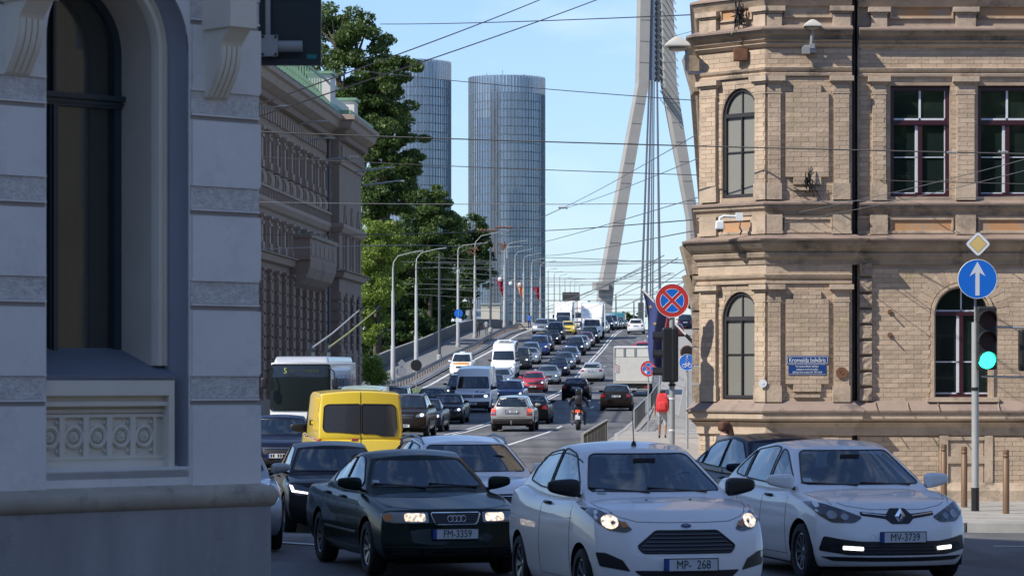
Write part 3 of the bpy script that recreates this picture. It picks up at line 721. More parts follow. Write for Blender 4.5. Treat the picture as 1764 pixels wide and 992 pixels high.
# ================================================================== LEFT BLUE-GREY CORNER BUILDING (shaded)
# local frame: x from the corner leftwards is NEGATIVE, y into the wall
LBA = atan2(.683, .73)
LB = empty('plaster_building', (-1.76, 20, 0), LBA, 'pale blue-grey plastered corner building with tall arched window and rosette panel', 'building')
M_lbw = mat('grey_plaster', (.74, .71, .66), .85, var=.08, vscale=1.5, bump=.15, bscale=30, dirt=((.52, .49, .45), .52, .80), dscale=1.7)
M_lbr = mat('rough_plaster', (.66, .63, .58), .95, var=.25, vscale=22, bump=1., bscale=60, dirt=((.46, .44, .41), .52, .7), dscale=5)
M_lbc = mat('cream_stone', (.60, .54, .45), .8, var=.10, vscale=3, bump=.15)
M_lbp = mat('plinth_granite', (.33, .32, .31), .9, var=.2, vscale=2.6, bump=.3, bscale=90, streak=.22, dirt=((.20, .195, .19), .58, .75), dscale=1.8)
M_lbf = mat('dark_teal_frame', (.022, .040, .052), .35, coat=.3)
M_cream = mat('cream_moulding', (.72, .66, .54), .75, var=.06, vscale=3)
def lx(px):
    a = (px - 882) / 5000; u = (a * 20 + 1.76) / (-.73 + a * .683); return -u
def lz(py, Y=19.6): return 2.2 + (655 - py) * Y / 5000
XO0, XO1 = -1.725, -.581; XC = -1.153; RO = .572
ZS = 4.42; HL = 19.0
hole = arch_poly(XO0, XO1, 1.62, ZS, 32)
mb = MB(); wall_holes(mb, (-6, 0, 1.42, 7.2), [hole], 0, .10)
mb.box(-30, -6, 0, .3, 1.4, 7.2); mb.build('wall', M_lbw, LB)
b_ = MB(); b_.box(-30, -.0, .0, .3, 7.2, HL); b_.box(-30, -.3, 2.5, 28, 0, HL); b_.box(-.3, 0, .32, 42, 0, HL); b_.box(-30, 0, .02, 42, HL, HL + .3)
b_.box(-30, -2.6, .3, 2.5, 0, HL); b_.box(-30, -.3, .3, 2.5, 6.3, HL)
b_.build('upper_storeys', M_lbw, LB)
# stepped, concave reveal
def ring(x0, x1, z0, zs, prof, m, nm, par, bottom=False, nseg=32):
    """prof: list of (inset, depth); closed sweep round an arch outline, open at the bottom"""
    r = (x1 - x0) / 2; c = (x0 + x1) / 2; vs = []; rows = []
    for ins, dep in prof:
        rr = r - ins; row = [(c + rr, dep, z0)] + [(c + rr * cos(pi * k / nseg), dep, zs + rr * sin(pi * k / nseg)) for k in range(nseg + 1)] + [(c - rr, dep, z0)]
        rows.append(row)
    n = len(rows[0]); fs = []
    for row in rows: vs += row
    for i in range(len(rows) - 1):
        for k in range(n - 1): fs.append((i * n + k, i * n + k + 1, (i + 1) * n + k + 1, (i + 1) * n + k))
    mb = MB(); mb.add(vs, fs); o = mb.build(nm, m, par); auto_smooth(o.data, 30); return o
M_cav = mat('slate_cavetto', (.26, .275, .31), .8, var=.06)
ring(XO0, XO1, 1.58, ZS, [(.0, .0), (.0, .02), (.02, .10), (.04, .13), (.065, .17), (.07, .18)], M_cav, 'cavetto', LB)
XO0 -= .16
ring(XO0, XO1, 2.30, ZS, [(.065, .20), (.065, .15), (.095, .13), (.10, .155), (.12, .16), (.125, .135), (.15, .13), (.16, .155), (.165, .20)], M_cream, 'arch_moulding', LB)
ring(XO0, XO1, 2.26, ZS, [(.16, .20), (.175, .56)], M_lbc, 'reveal', LB)
XI0, XI1 = XO0 + .175, XO1 - .175; RI = (XI1 - XI0) / 2
# window
YW = .53
fr = ring(XI0, XI1, 2.26, ZS, [(-.01, YW + .03), (-.01, YW), (.055, YW), (.06, YW + .02), (.06, YW + .08)], M_lbf, 'window', LB)
bars = MB(); zt = 4.10
bars.box(XI0, XI1, YW - .015, YW + .07, zt - .05, zt + .03).box(XI0 - .01, XI1 + .03, YW - .05, YW, zt + .0, zt + .035).box(XI0, XI1, YW - .03, YW, zt - .03, zt - .01)
xm = -1.30
bars.box(xm - .045, xm + .02, YW - .01, YW + .07, 2.4, zt - .05).box(xm - .028, xm + .004, YW - .03, YW, 2.4, zt - .05).box(XI0, XI1, YW, YW + .07, 2.33, 2.40)
bars.box(xm - .01, xm + .012, YW + .0, YW + .05, zt + .03, ZS + RI - .05)
bars.build('mullion', M_lbf, fr)
M_lpane = glassy('dark_pane', (.06, .06, .05), .02, see=.55)
MB().box(XI0 + .05, xm - .02, YW + .04, YW + .05, 2.38, zt - .04).build('pane', M_lpane, fr); MB().box(xm, XI1 - .05, YW + .04, YW + .05, 2.38, zt - .04).build('pane', M_lpane, fr)
pane_poly(None, arch_poly(XI0 + .04, XI1 - .04, zt + .02, ZS, 24), YW + .04, M_lpane, fr)
# curtain, dim room, pale curved inner reveal
cu = MB(); n = 26
for k in range(n):
    xa = XI0 - .1 + (XI1 - XI0 + .3) * k / n
    cu.box(xa, xa + (XI1 - XI0 + .3) / n + .002, YW + .26 + .015 * (k % 2), YW + .28 + .015 * (k % 2), 2.2, 5.2)
cu.build('curtain', mat('curtain', (.26, .24, .19), .9, var=.2, vscale=2, streak=.1), LB)
ring(XI0 - .02, XI1 + .02, 2.3, ZS, [(.0, YW + .09), (.07, YW + .22), (.08, YW + .3)], M_cream, 'inner_reveal', LB)
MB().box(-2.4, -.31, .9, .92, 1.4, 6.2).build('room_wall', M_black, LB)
# sloping sill and apron with rosettes
sb = MB(); XO0 += .16; sb.prism([(.03, 2.235), (.56, 2.42), (.56, 2.3), (.03, 2.2)], XO0 + .004, XO1 - .085, 'x'); sb.build('window_sill', mat('slate_sill', (.16, .18, .21), .6, var=.1), LB)
ap = MB(); xa, xb = XO0 + .02, XO1 - .095
ap.box(xa, xb, .03, .3, 2.10, 2.215); ap.box(xb - .045, xb, .03, .3, 1.6, 2.10); ap.box(xa, xb, .12, .32, 1.6, 2.1)
xb2 = xb - .045
for (z0, z1, y) in ((2.03, 2.06, .05), (2.06, 2.10, .085), (1.985, 2.01, .10), (1.62, 1.66, .07), (1.66, 1.685, .1)): ap.box(xa, xb2, y, .13, z0, z1)
ap.build('apron', M_cream, LB)
# four framed rosettes
xs = [lx(p) + .115 for p in (109, 158, 201, 249)]
fr_ = MB(); zc0, zc1 = 1.70, 1.955
xc = [xa + .075 + i * (xb2 - xa - .04) / 5.0 for i in range(6)]
for i, x in enumerate(xc[:5]):
    w = (xb2 - xa - .04) / 5.0
    fr_.box(x - w / 2, x - w / 2 + .022, .095, .12, zc0, zc1).box(x + w / 2 - .022, x + w / 2, .095, .12, zc0, zc1)
    r_ = MB(); rr = w * .33; zc = (zc0 + zc1) / 2
    r_.lathe([(rr + .014, .0), (rr + .014, -.022), (rr, -.028), (rr - .01, -.012), (rr * .75, -.01), (rr * .70, -.02)], 22, 'y', (x, .12, zc))
    r_.disc((x, .112, zc), rr * .62, 'y', 20, h=.02)
    for k in range(8):
        a = k * pi / 4; r_.bar((x + cos(a) * rr * .18, .098, zc + sin(a) * rr * .18), (x + cos(a) * rr * .52, .098, zc + sin(a) * rr * .52), .006, .01)
    r_.lathe([(.001, -.035), (rr * .12, -.03), (rr * .16, -.02)], 10, 'y', (x, .12, zc))
    for sx_ in (-1, 1):
        for sz_ in (-1, 1): r_.lathe([(.001, -.02), (.011, -.016), (.016, 0)], 8, 'y', (x + sx_ * (w / 2 - .036), .12, zc + sz_ * (.255 / 2 - .034)))
    o = r_.build('rosette', M_cream, LB, smooth=40)
fr_.box(xa, xb2, .095, .12, zc1, zc1 + .022).box(xa, xb2, .095, .12, zc0 - .022, zc0); fr_.build('rosette_frame', M_cream, LB)
MB().prism([(-.0, 1.60), (.14, 1.635), (.14, 1.55), (0, 1.55)], XO0, XO1, 'x').build('niche_floor', M_lbw, LB)
# banded rustication: rough bands set between smooth blocks
for k in range(5):
    zb = lz(685 - k * 161.5, 19.9); zt_ = zb + .145
    for (x0, x1) in ((XO1 + .012, .012), (-6.0, XO0 - .012)):
        MB().box(x0, x1, -.012, .01, zb, zt_).build('rough_band', M_lbr, LB)
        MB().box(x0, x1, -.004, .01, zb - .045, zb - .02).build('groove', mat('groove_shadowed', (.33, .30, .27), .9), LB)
        MB().box(x0, x1, -.022, .004, zb - .018, zb - .003).build('fillet', M_lbw, LB)
        MB().box(x0, x1, -.022, .004, zt_ + .003, zt_ + .018).build('fillet', M_lbw, LB)
    MB().box(-.01, .012, .01, .6, zb, zt_).build('rough_band', M_lbr, LB)
for k in range(6):
    z0 = lz(685 - k * 161.5, 19.9) + .163; z1 = z0 + .435
    if k == 5: z1 = z0 + .3
for (x0, x1) in ((XO1 + .02, .022), (-6.0, XO0 - .02)):
    zb = lz(685, 19.9)
    zz = 1.50; 
    edges = [lz(685 - k * 161.5, 19.9) for k in range(5)]
    prev = 1.47
    for e in edges:
        MB().box(x0, x1, -.022, .004, prev, e - .05).build('smooth_block', M_lbw, LB) if x1 > 0 or prev > 1.7 or True else None
        prev = e + .163
# torus base moulding and granite plinth
sweep(MB(), [(-8, 0), (0, 0)], [(0, 0), (0, 1)])
bm_ = MB(); plan = [(-12, 0), (0, 0), (0, 3)]
tor = [(-.01, 1.50), (.03, 1.49), (.05, 1.48), (.085, 1.47), (.105, 1.44), (.112, 1.405), (.10, 1.37), (.08, 1.345), (.06, 1.335), (-.01, 1.335)]
sweep(bm_, plan, tor); o = bm_.build('torus_moulding', mat('tan_stone', (.40, .35, .275), .8, var=.2, vscale=3, bump=.2, dirt=((.24, .20, .16), .55, .7), dscale=4), LB, smooth=50)
pl_ = MB(); sweep(pl_, plan, [(-.01, -.3), (.07, -.3), (.07, 1.338), (-.01, 1.338)]); pl_.build('plinth', M_lbp, LB)
# scroll consoles
def console(x0, x1, ztop, sc, nm='console'):
    """S-shaped bracket: profile in (y,z) extruded along x, with ribs on the scroll"""
    def profile(n=28):
        pts = []
        for k in range(n + 1):
            t = k / n; z = ztop - t * .78 * sc
            if t < .42: y = -.30 + .03 * sin(t / .42 * pi)
            elif t < .56: y = -.30 + (t - .42) / .14 * .11 * 1
            else: y = -.19 + .03 * sin((t - .56) / .44 * pi * 1.0) * -1 + ((t - .56) / .44) ** 1.3 * .15
            pts.append((y * sc, z))
        return pts
    pf = profile(); poly = [(0.02, ztop)] + pf + [(.02, ztop - .80 * sc)]
    c = MB().prism(poly, x0, x1, 'x').build(nm, M_cream, LB)
    w = x1 - x0
    for k in range(4):
        xa_ = x0 + w * (.06 + .235 * k); rb = [(y - .012, z) for y, z in pf[16:]]
        q = MB(); q.prism(rb + [(y + .03, z) for y, z in rb[::-1]], xa_, xa_ + w * .16, 'x'); q.build('rib', M_cream, c)
    q = MB(); q.box(x0 - .02, x1 + .02, -.33 * sc, 0.0, ztop - .33 * sc, ztop + .3); q.build('abacus', M_cream, c)
    return c
console(lx(40) - .16, lx(40) + .03, 4.95, 1.0); console(lx(350), lx(350) + .18, 4.90, 1.0)
# ================================================================== dark board above the side street
bd = empty('dark_board', P(496, 56, 22.5), 0, 'large dark board with steel tube and clamp, beside the top of the grey building', 'board')
M_bd = mat('board_back', (.022, .032, .036), .5, var=.1)
o = bezel(MB().box(-.33, .255, .03, .10, -.25, .75).build('panel', M_bd, bd), .008)
MB().box(-.33, .255, -.0, .03, -.25, -.205).build('rim', M_bd, bd)
MB().tube([(-.6, -.05, -.115), (.115, -.05, -.115)], .045, 12).build('tube', M_steel, bd, smooth=40)
MB().tube([(-.155, -.005, -.12), (-.155, -.005, .75)], .022, 8).build('rail', M_steel, bd, smooth=40)
cp = bezel(MB().box(-.20, -.07, -.115, -.095, -.20, -.035).build('clamp', M_steel, bd), .006)
for x in (-.185, -.085):
    for z in (-.185, -.05): MB().disc((x, -.12, z), .011, 'y', 8, h=.02).build('bolt', M_black, cp)
MB().box(.145, .22, .02, .031, -.225, -.17).build('sticker', mat('teal_sticker', (.02, .24, .22), .5), bd)

# ================================================================== OLD THEATRE-LIKE BUILDING on the left of the street
D0 = 22.0
TB = empty('ornate_building', (-D0, 0, 0), atan2(1, SL), 'ornate brown shaded building with heavy cornice, pilasters, balcony and green ribbed roof', 'building')
def ty(px, D=D0): return 5000 * D / (1227 - px)
def tz(z): return 2.2 + (z - 2.2) * .815
M_tb = mat('brown_sandstone', (.27, .195, .155), .9, var=.18, vscale=.9, bump=.3, bscale=12, dirt=((.14, .11, .095), .55, .72), dscale=.6)
M_tbl = mat('light_sandstone', (.325, .245, .20), .88, var=.14, vscale=1.3, bump=.25)
M_tbd = mat('old_glass', (.02, .022, .025), .15, coat=.4)
M_cop = mat('copper_green', (.17, .29, .19), .55, .1, var=.15, vscale=2)
TA, TE, TR = 131., ty(565), 176.6; PJ = .7
Y0s, Y1s = TA, TE
nb_ = 14; bw = (Y1s - Y0s) / nb_
zG, zM, zP, zU, zF, zC = tz(9.3), tz(9.9), tz(12.5), tz(14.9), tz(17.6), tz(19.5)
holes = []
for k in range(nb_):
    c = Y0s + (k + .5) * bw; hw = bw * .27
    holes.append(arch_poly(c - hw, c + hw, 1.6, tz(6.6), 10)); holes.append([(c - hw, tz(10.2)), (c + hw, tz(10.2)), (c + hw, tz(12.2)), (c - hw, tz(12.2))]); holes.append([(c - hw, tz(14.95)), (c + hw, tz(14.95)), (c + hw, tz(17.2)), (c - hw, tz(17.2))])
mb = MB(); wall_holes(mb, (Y0s, Y1s, 0, zC), holes, 0, .35); mb.box(Y0s, TR, .36, 14, 0, zC - .1); mb.build('wall', M_tb, TB)
for k in range(nb_):
    c = Y0s + (k + .5) * bw; hw = bw * .27
    for z0, z1 in ((1.6, tz(7.7)), (tz(10.2), tz(12.2)), (tz(14.95), tz(17.2))):
        w = MB().box(c - hw, c + hw, .3, .34, z0, z1).build('window', M_tbd, TB)
        f_ = MB(); f_.box(c - .04, c + .04, .24, .3, z0, z1).box(c - hw, c + hw, .24, .3, z0 + (z1 - z0) * .62, z0 + (z1 - z0) * .62 + .08); f_.build('window_frame', M_tb, w)
    for (z0, z1, pj) in ((1.2, zG - .3, .22), (zM + .1, zP - .3, .2), (zU, tz(17.3), .2)):
        for dx in (-.5, .5):
            x = c + dx * bw; p = MB(); p.box(x - .26, x + .26, -pj, 0, z0, z1); p.box(x - .33, x + .33, -pj - .07, 0, z1 - .5, z1 - .35); p.box(x - .36, x + .36, -pj - .12, 0, z1 - .14, z1); p.box(x - .33, x + .33, -pj - .07, 0, z0, z0 + .35)
            if dx < 0 or k == nb_ - 1: p.build('pilaster', M_tbl if z0 > 3 else M_tb, TB)
            if z0 < 3 and dx < 0:
                z = z0 + .4
                while z < z1 - .8:
                    MB().box(x - .36, x + .36, -pj - .08, 0, z, z + .42).build('rusticated_block', M_tb, TB); z += .56
        MB().box(c - hw - .13, c - hw, -.08, 0, z0 + .1, z1 - .2).box(c + hw, c + hw + .13, -.08, 0, z0 + .1, z1 - .2).build('window_surround', M_tbl, TB)
    MB().prism([(c - hw - .2, tz(13.9)), (c + hw + .2, tz(13.9)), (c + hw + .2, tz(14.8)), (c - hw - .2, tz(14.8))], -.06, 0).build('relief_panel', M_tb, TB)
    me = box_grid([-1, -.3, .3, 1], [0, 1], [-1, -.3, .3, 1], lambda u, v, w: (c + u * hw * .8, -.18 * (1 - v) * (1 - .5 * abs(u * w)), tz(14.35) + w * .28)); link('relief', me, TB, M_tbl)
tl = MB(); td = MB()
planT = [(Y0s, 0), (Y1s, 0), (Y1s, -PJ), (TR, -PJ), (TR, 14)]
# travel with outward on the right-hand side: local facade faces -y, travel +x
sweep(tl, planT, [(0, zG), (.25, zG + .1), (.35, zG + .4), (.5, zM - .05), (.5, zM), (0, zM + .1)])
sweep(tl, planT, [(0, zP), (.15, zP + .1), (.3, zP + .35), (.3, zP + .55), (0, zP + .6)])
sweep(tl, planT, [(0, tz(17.35)), (.1, tz(17.35)), (.18, tz(17.6)), (0, tz(17.7))])
sweep(tl, planT, [(0, zC - .1), (.35, zC), (.75, zC + .25), (.85, zC + .6), (1.0, zC + .7), (1.0, zC + .95), (0, zC + 1.1)])
sweep(td, planT, [(0, 0), (.3, 0), (.3, 1.2), (.1, 1.3), (0, 1.3)])
tl.build('cornice', M_tbl, TB); td.build('plinth', M_tb, TB)
# dentils under the cornice and a balustrade-like relief band
dn = []
y = Y0s + .15
while y < Y1s - .2: dn.append((y, y + .16, -.42, 0, zC - .42, zC - .1)); y += .42
y = Y1s + .1
while y < TR - .1: dn.append((y, y + .16, -PJ - .42, -PJ, zC - .42, zC - .1)); y += .42
pieces('dentil', dn, M_tbl, TB)
bl = []
y = Y0s + .2
while y < Y1s - .2: bl.append((y, y + .2, -.26, -.02, tz(13.0), tz(13.75))); y += .5
pieces('baluster', bl, M_tb, TB)
MB().box(Y0s, Y1s, -.3, -.0, tz(13.75), tz(13.9)).build('rail', M_tbl, TB)
# projecting end block
rh = []
YS = [Y1s + 2.3 + i * 3.1 for i in range(3)]
for c in YS: rh += [arch_poly(c - .5, c + .5, 4.0, 6.6, 8), arch_poly(c - .5, c + .5, tz(10.4), tz(12.3), 8)]
mb = MB(); wall_holes(mb, (Y1s, TR, 0, zC), rh, -PJ, .1); mb.box(Y1s, Y1s + .02, -PJ, .3, 0, zC).box(TR - .02, TR, -PJ, .4, 0, zC); mb.build('end_block', mat('mauve_sandstone', (.255, .19, .155), .9, var=.14, vscale=.9, bump=.3), TB)
for c in YS:
    for z0, z1 in ((4.0, 7.1), (tz(10.4), tz(12.3) + .5)):
        MB().box(c - .5, c + .5, -PJ + .3, -PJ + .34, z0, z1).build('window', M_tbd, TB)
    q = MB(); z1 = tz(12.3); q.prism([(c - .85, z1), (c - .7, z1), (c, z1 + 1.5), (c + .7, z1), (c + .85, z1), (c, z1 + 1.9)], -PJ - .12, -PJ, 'y'); q.box(c - .72, c - .56, -PJ - .1, -PJ, tz(9.9), z1).box(c + .56, c + .72, -PJ - .1, -PJ, tz(9.9), z1); q.build('window_surround', M_tbl, TB)
y = 0.2
z = 1.4
while z < zG - .6:
    for a in range(4): MB().box(Y1s + .05 + a * 2.9, Y1s + 1.35 + a * 2.9, -PJ - .1, -PJ, z, z + .45).build('rusticated_block', M_tb, TB)
    MB().box(Y1s - .1, Y1s, -PJ + .05, -.02, z, z + .45).build('rusticated_block', M_tb, TB)
    z += .6
fr_ = MB()
for i in range(16): 
    me = box_grid([-1, 0, 1], [0, 1], [-1, 0, 1], lambda u, v, w: (Y1s + .8 + i * .66 + u * .2, -PJ - .14 * (1 - v), tz(18.3) + w * .3)); link('relief', me, TB, M_tbl)
for i in range(40):
    me = box_grid([-1, 0, 1], [0, 1], [-1, 0, 1], lambda u, v, w: (Y0s + .5 + i * .85 + u * .2, -.14 * (1 - v), tz(18.3) + w * .28)); link('relief', me, TB, M_tbl)
MB().tube([(Y1s - .28, -.16, 0), (Y1s - .28, -.16, zC)], .09, 8).build('downpipe', mat('grey_downpipe', (.16, .155, .16), .6), TB, smooth=40)
# balcony
ba, bb = ty(500), ty(548)
bc = MB(); bc.box(ba, bb, -1.1, 0, tz(9.9), tz(11.3)); bc.box(ba - .1, bb + .1, -1.2, 0, tz(11.3), tz(11.5)); o = bc.build('balcony', M_tb, TB)
for i in range(6): MB().box(ba + .3 + i * (bb - ba - .4) / 6, ba + (i + 1) * (bb - ba - .4) / 6, -1.13, -1.1, tz(10.2), tz(11.0)).build('panel', M_tb, o)
MB().prism([(0, tz(9.9)), (-1.1, tz(9.9)), (-1.05, tz(9.4)), (-.85, tz(8.8)), (-.5, tz(8.4)), (0, tz(8.0))], ba + .2, bb - .2, 'x').build('balcony_corbel', M_tb, TB)
MB().box(ba, bb, -1.15, 0, tz(11.5), tz(11.55)).build('balcony_cap', M_cop, TB)
# roof with ribs, white chimneys and parapet
zR = zC + 1.05
rf = MB(); rf.add([(Y0s - 1, -.9, zR), (TR + .6, -.9, zR), (TR + .6, 14, zR), (Y0s - 1, 14, zR), (Y0s, 1.0, zR + 2.0), (TR - 5, 1.0, zR + 2.0), (TR - 5, 12, zR + 2.0), (Y0s, 12, zR + 2.0)], [(0, 1, 5, 4), (1, 2, 6, 5), (2, 3, 7, 6), (3, 0, 4, 7), (4, 5, 6, 7)])
ro = rf.build('roof', M_cop, TB)
for i in range(30):
    y = Y0s + .5 + i * 1.02; MB().bar((y, -.88, zR + .03), (y, 1.0, zR + 2.03), .1, .12).build('standing_seam', M_cop, ro)
for i in range(32):
    y = Y0s + .4 + i * 1.02; MB().box(y, y + .12, -.1, -.02, zR + .8, zR + 1.9).build('snow_guard_post', M_cop, ro)
MB().box(Y0s, TR - 6, -.12, -.06, zR + 1.8, zR + 1.95).build('snow_guard_rail', M_cop, ro)
M_wr = mat('white_render', (.62, .58, .54), .85, var=.08)
for px, w, h in ((572, 2.2, 1.75), (612, 1.8, 1.3)):
    yy = ty(px, 21.8); c = MB(); c.box(yy - w / 2, yy + w / 2, -.3, 1.0, zR + .1, zR + h + .5); co = c.build('chimney', M_wr, TB); MB().box(yy - w / 2 - .15, yy + w / 2 + .15, -.45, 1.15, zR + h + .5, zR + h + .65).build('cap', M_cop, co)
MB().box(ty(575, 21.8), ty(608, 21.8), 0, .3, zR + .1, zR + 1.35).build('parapet', M_wr, TB)
MB().box(Y1s - .2, TR + .3, -1.4, .4, zR + .02, zR + .25).build('roof_edge', M_cop, TB)
# street lamp arms and lamp heads fixed to this facade
for i, (px, py, ln) in enumerate(((470, 186, 1.5), (535, 212, 1.7), (548, 241, 1.3), (588, 273, 1.7), (650, 292, 1.9), (668, 315, 2.0))):
    Y = ty(min(px, 560)) - 6 + i * .8; tip = P(px + 20, py - 3, Y); t = empty('bracket_lamp', tip, 0, ('nearest', 'second', 'third', 'fourth', 'fifth', 'farthest')[i] + ' of six street lamp heads on long arms along the brown facade', 'lamp', 'lamp arms along the brown facade')
    MB().tube([(-ln, 0, -.12 * ln), (-.3, 0, -.02)], .055, 6).build('arm', M_steel, t); me = box_grid([-1, -.6, .6, 1], [-1, 0, 1], [0, 1], lambda u, v, w: (u * .28, v * .12, -.03 + .09 * w * (1 - .3 * abs(u)))); link('lamp_head', me, t, M_lampw if i in (0, 3) else M_steel)

# ================================================================== GLASS TOWERS
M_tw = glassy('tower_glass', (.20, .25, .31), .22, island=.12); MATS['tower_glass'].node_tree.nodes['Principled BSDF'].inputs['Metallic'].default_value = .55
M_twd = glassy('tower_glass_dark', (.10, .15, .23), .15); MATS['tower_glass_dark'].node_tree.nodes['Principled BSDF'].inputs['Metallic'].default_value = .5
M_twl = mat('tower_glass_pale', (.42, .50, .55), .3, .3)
M_fin = mat('tower_fin', (.33, .37, .41), .45, .4)
def tower(pxc, pxw, pytop, Y, name_label, seed, notch):
    rnd = random.Random(seed); r = pxw / 2 * Y / 5000; c = P(pxc, 655, Y); t = empty('glass_tower', (c.x, Y, 0), 0, name_label, 'tower', )
    H = CAM_H + (655 - pytop) * Y / 5000; fh = 3.75; nf = int((H - 7) / fh); n = 72
    vis = []; rest = {0: MB(), 1: MB(), 2: MB()}; mats = [M_tw, M_twd, M_twl]
    for k in range(n):
        a0 = 2 * pi * k / n; a1 = 2 * pi * (k + 1) / n - .010; am = (a0 + a1) / 2; facing = -sin(am)
        for f in range(nf):
            z0 = 2 + f * fh + .25; z1 = 2 + (f + 1) * fh - .12
            if facing > -.1: vis.append((facing, k, f, a0 + .010, a1, z0, z1, am))
    vis.sort(key=lambda q: (-round(q[0], 1), -q[2]))
    def quad(mb, a0, a1, z0, z1, rr):
        mb.add([(rr * cos(a0), rr * sin(a0), z0), (rr * cos(a1), rr * sin(a1), z0), (rr * cos(a1), rr * sin(a1), z1), (rr * cos(a0), rr * sin(a0), z1)], [(0, 1, 2, 3)])
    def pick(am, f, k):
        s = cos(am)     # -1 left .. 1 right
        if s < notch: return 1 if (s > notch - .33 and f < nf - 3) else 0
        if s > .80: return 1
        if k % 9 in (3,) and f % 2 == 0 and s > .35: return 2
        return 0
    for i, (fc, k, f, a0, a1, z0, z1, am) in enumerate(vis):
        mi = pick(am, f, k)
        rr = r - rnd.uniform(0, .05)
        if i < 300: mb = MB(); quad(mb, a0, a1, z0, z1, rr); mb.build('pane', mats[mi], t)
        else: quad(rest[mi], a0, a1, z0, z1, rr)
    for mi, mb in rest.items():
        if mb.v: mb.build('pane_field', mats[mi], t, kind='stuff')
    ztop = 2 + nf * fh
    MB().lathe([(r - .35, 0), (r - .35, ztop)], n).build('core', mat('tower_core', (.13, .16, .20), .5), t)
    sl_ = MB()
    for f in range(nf + 1): z = 2 + f * fh; sl_.lathe([(r - .3, z - .13), (r + .06, z - .13), (r + .06, z + .13), (r - .3, z + .13)], n)
    sl_.build('floor_band', mat('tower_band', (.15, .18, .21), .5, .3), t, kind='stuff')
    fn = MB()
    for k in range(n):
        a = 2 * pi * k / n
        if -sin(a) < -.2: continue
        fn.bar((r * cos(a), r * sin(a), 1), (r * cos(a), r * sin(a), H), .16, .5, up=(cos(a), sin(a), 0))
    fn.build('fin', M_fin, t, kind='stuff')
    # open crown screen
    cr = MB()
    for k in range(n):
        a0 = 2 * pi * k / n + .01; a1 = 2 * pi * (k + 1) / n - .012
        zt = H - .3; quad(cr, a0, a1, ztop + .2, zt, r)
    cr.build('crown_screen', M_tw, t, kind='stuff')
    rfm = MB(); rfm.lathe([(.01, ztop), (r - .3, ztop)], n); rfm.build('roof', M_conc, t)
    for x, h in ((-.52, 3.2), (-.1, 4.5), (.07, 2.2), (.42, 2.2), (.5, 2.0), (.46, 2.6)):
        MB().box(x * r - .4, x * r + .4 if h < 3 else x * r - .1, -.3, .3, ztop, H + h - 1).build('roof_plant', M_steel, t)
    return t
tower(873, 131, 135, 1300, 'round glass skyscraper in full view, right of the pair, dark stripe at left', 1, -.45)
tower(708, 137, 108, 1240, 'round glass skyscraper half hidden by the tall tree, left of the pair', 2, -2)

# ================================================================== CABLE-STAYED BRIDGE PYLON
YB = 700
M_py = mat('pylon_concrete', (.30, .285, .265), .85, var=.12, vscale=.25, bump=.2, bscale=3, dirt=((.27, .26, .24), .5, .7), dscale=.12)
PY = empty('bridge_pylon', (P(1120, 655, YB).x, YB, 0), 0, 'tall A-shaped concrete pylon of the cable-stayed bridge', 'pylon')
def pp(px, py): v = P(px, py, YB); return (v.x - PY.location.x, v.z)
M_pyj = mat('concrete_joint', (.19, .18, .17), .9)
def lerp_(a, b, t): return a + (b - a) * t
def leg(pts_l, pts_r, y0, y1, nm):
    L = [pp(*p) for p in pts_l]; Rr = [pp(*p) for p in pts_r]; n = len(L); vs = []; fs = []
    for (a, b) in zip(L, Rr): 
        ch = (b[0] - a[0]) * .22
        vs += [(a[0] + ch, y0, a[1]), (b[0], y0, b[1]), (b[0], y1, b[1]), (a[0], y1, a[1]), (a[0], y0 + 1.2, a[1])]
    for i in range(n - 1):
        o = i * 5; q = (i + 1) * 5
        for k in range(5): k2 = (k + 1) % 5; fs.append((o + k, o + k2, q + k2, q + k))
    fs.append((0, 1, 2, 3, 4)); fs.append(tuple((n - 1) * 5 + k for k in range(5)))
    mb = MB(); mb.add(vs, fs); o = mb.build(nm, M_py, PY)
    for i in range(n - 1):
        k = int(abs(L[i + 1][1] - L[i][1]) / 4.4)
        for j in range(1, k):
            t_ = j / k; a = (lerp_(L[i][0], L[i + 1][0], t_), lerp_(L[i][1], L[i + 1][1], t_)); b = (lerp_(Rr[i][0], Rr[i + 1][0], t_), lerp_(Rr[i][1], Rr[i + 1][1], t_)); a = (a[0] + (b[0] - a[0]) * .24, a[1])
            MB().bar((a[0], y0 - .02, a[1]), (b[0], y0 - .02, b[1]), .1, .13).build('formwork_joint', M_pyj, o)
    return o
leg([(1010, 700), (1031, 487), (1095, 145), (1098, 0), (1100, -60)], [(1040, 700), (1058, 487), (1117, 147), (1120, 0), (1120, -60)], -2, 3, 'leg')
leg([(1212, 700), (1185, 487), (1183, 380), (1139, 145), (1134, 0), (1134, -60)], [(1240, 700), (1214, 487), (1203, 380), (1165, 145), (1159, 0), (1158, -60)], -2, 3, 'leg')
leg([(1020, 500), (1020, 487)], [(1048, 500), (1048, 487)], -4, -2, 'service_platform')
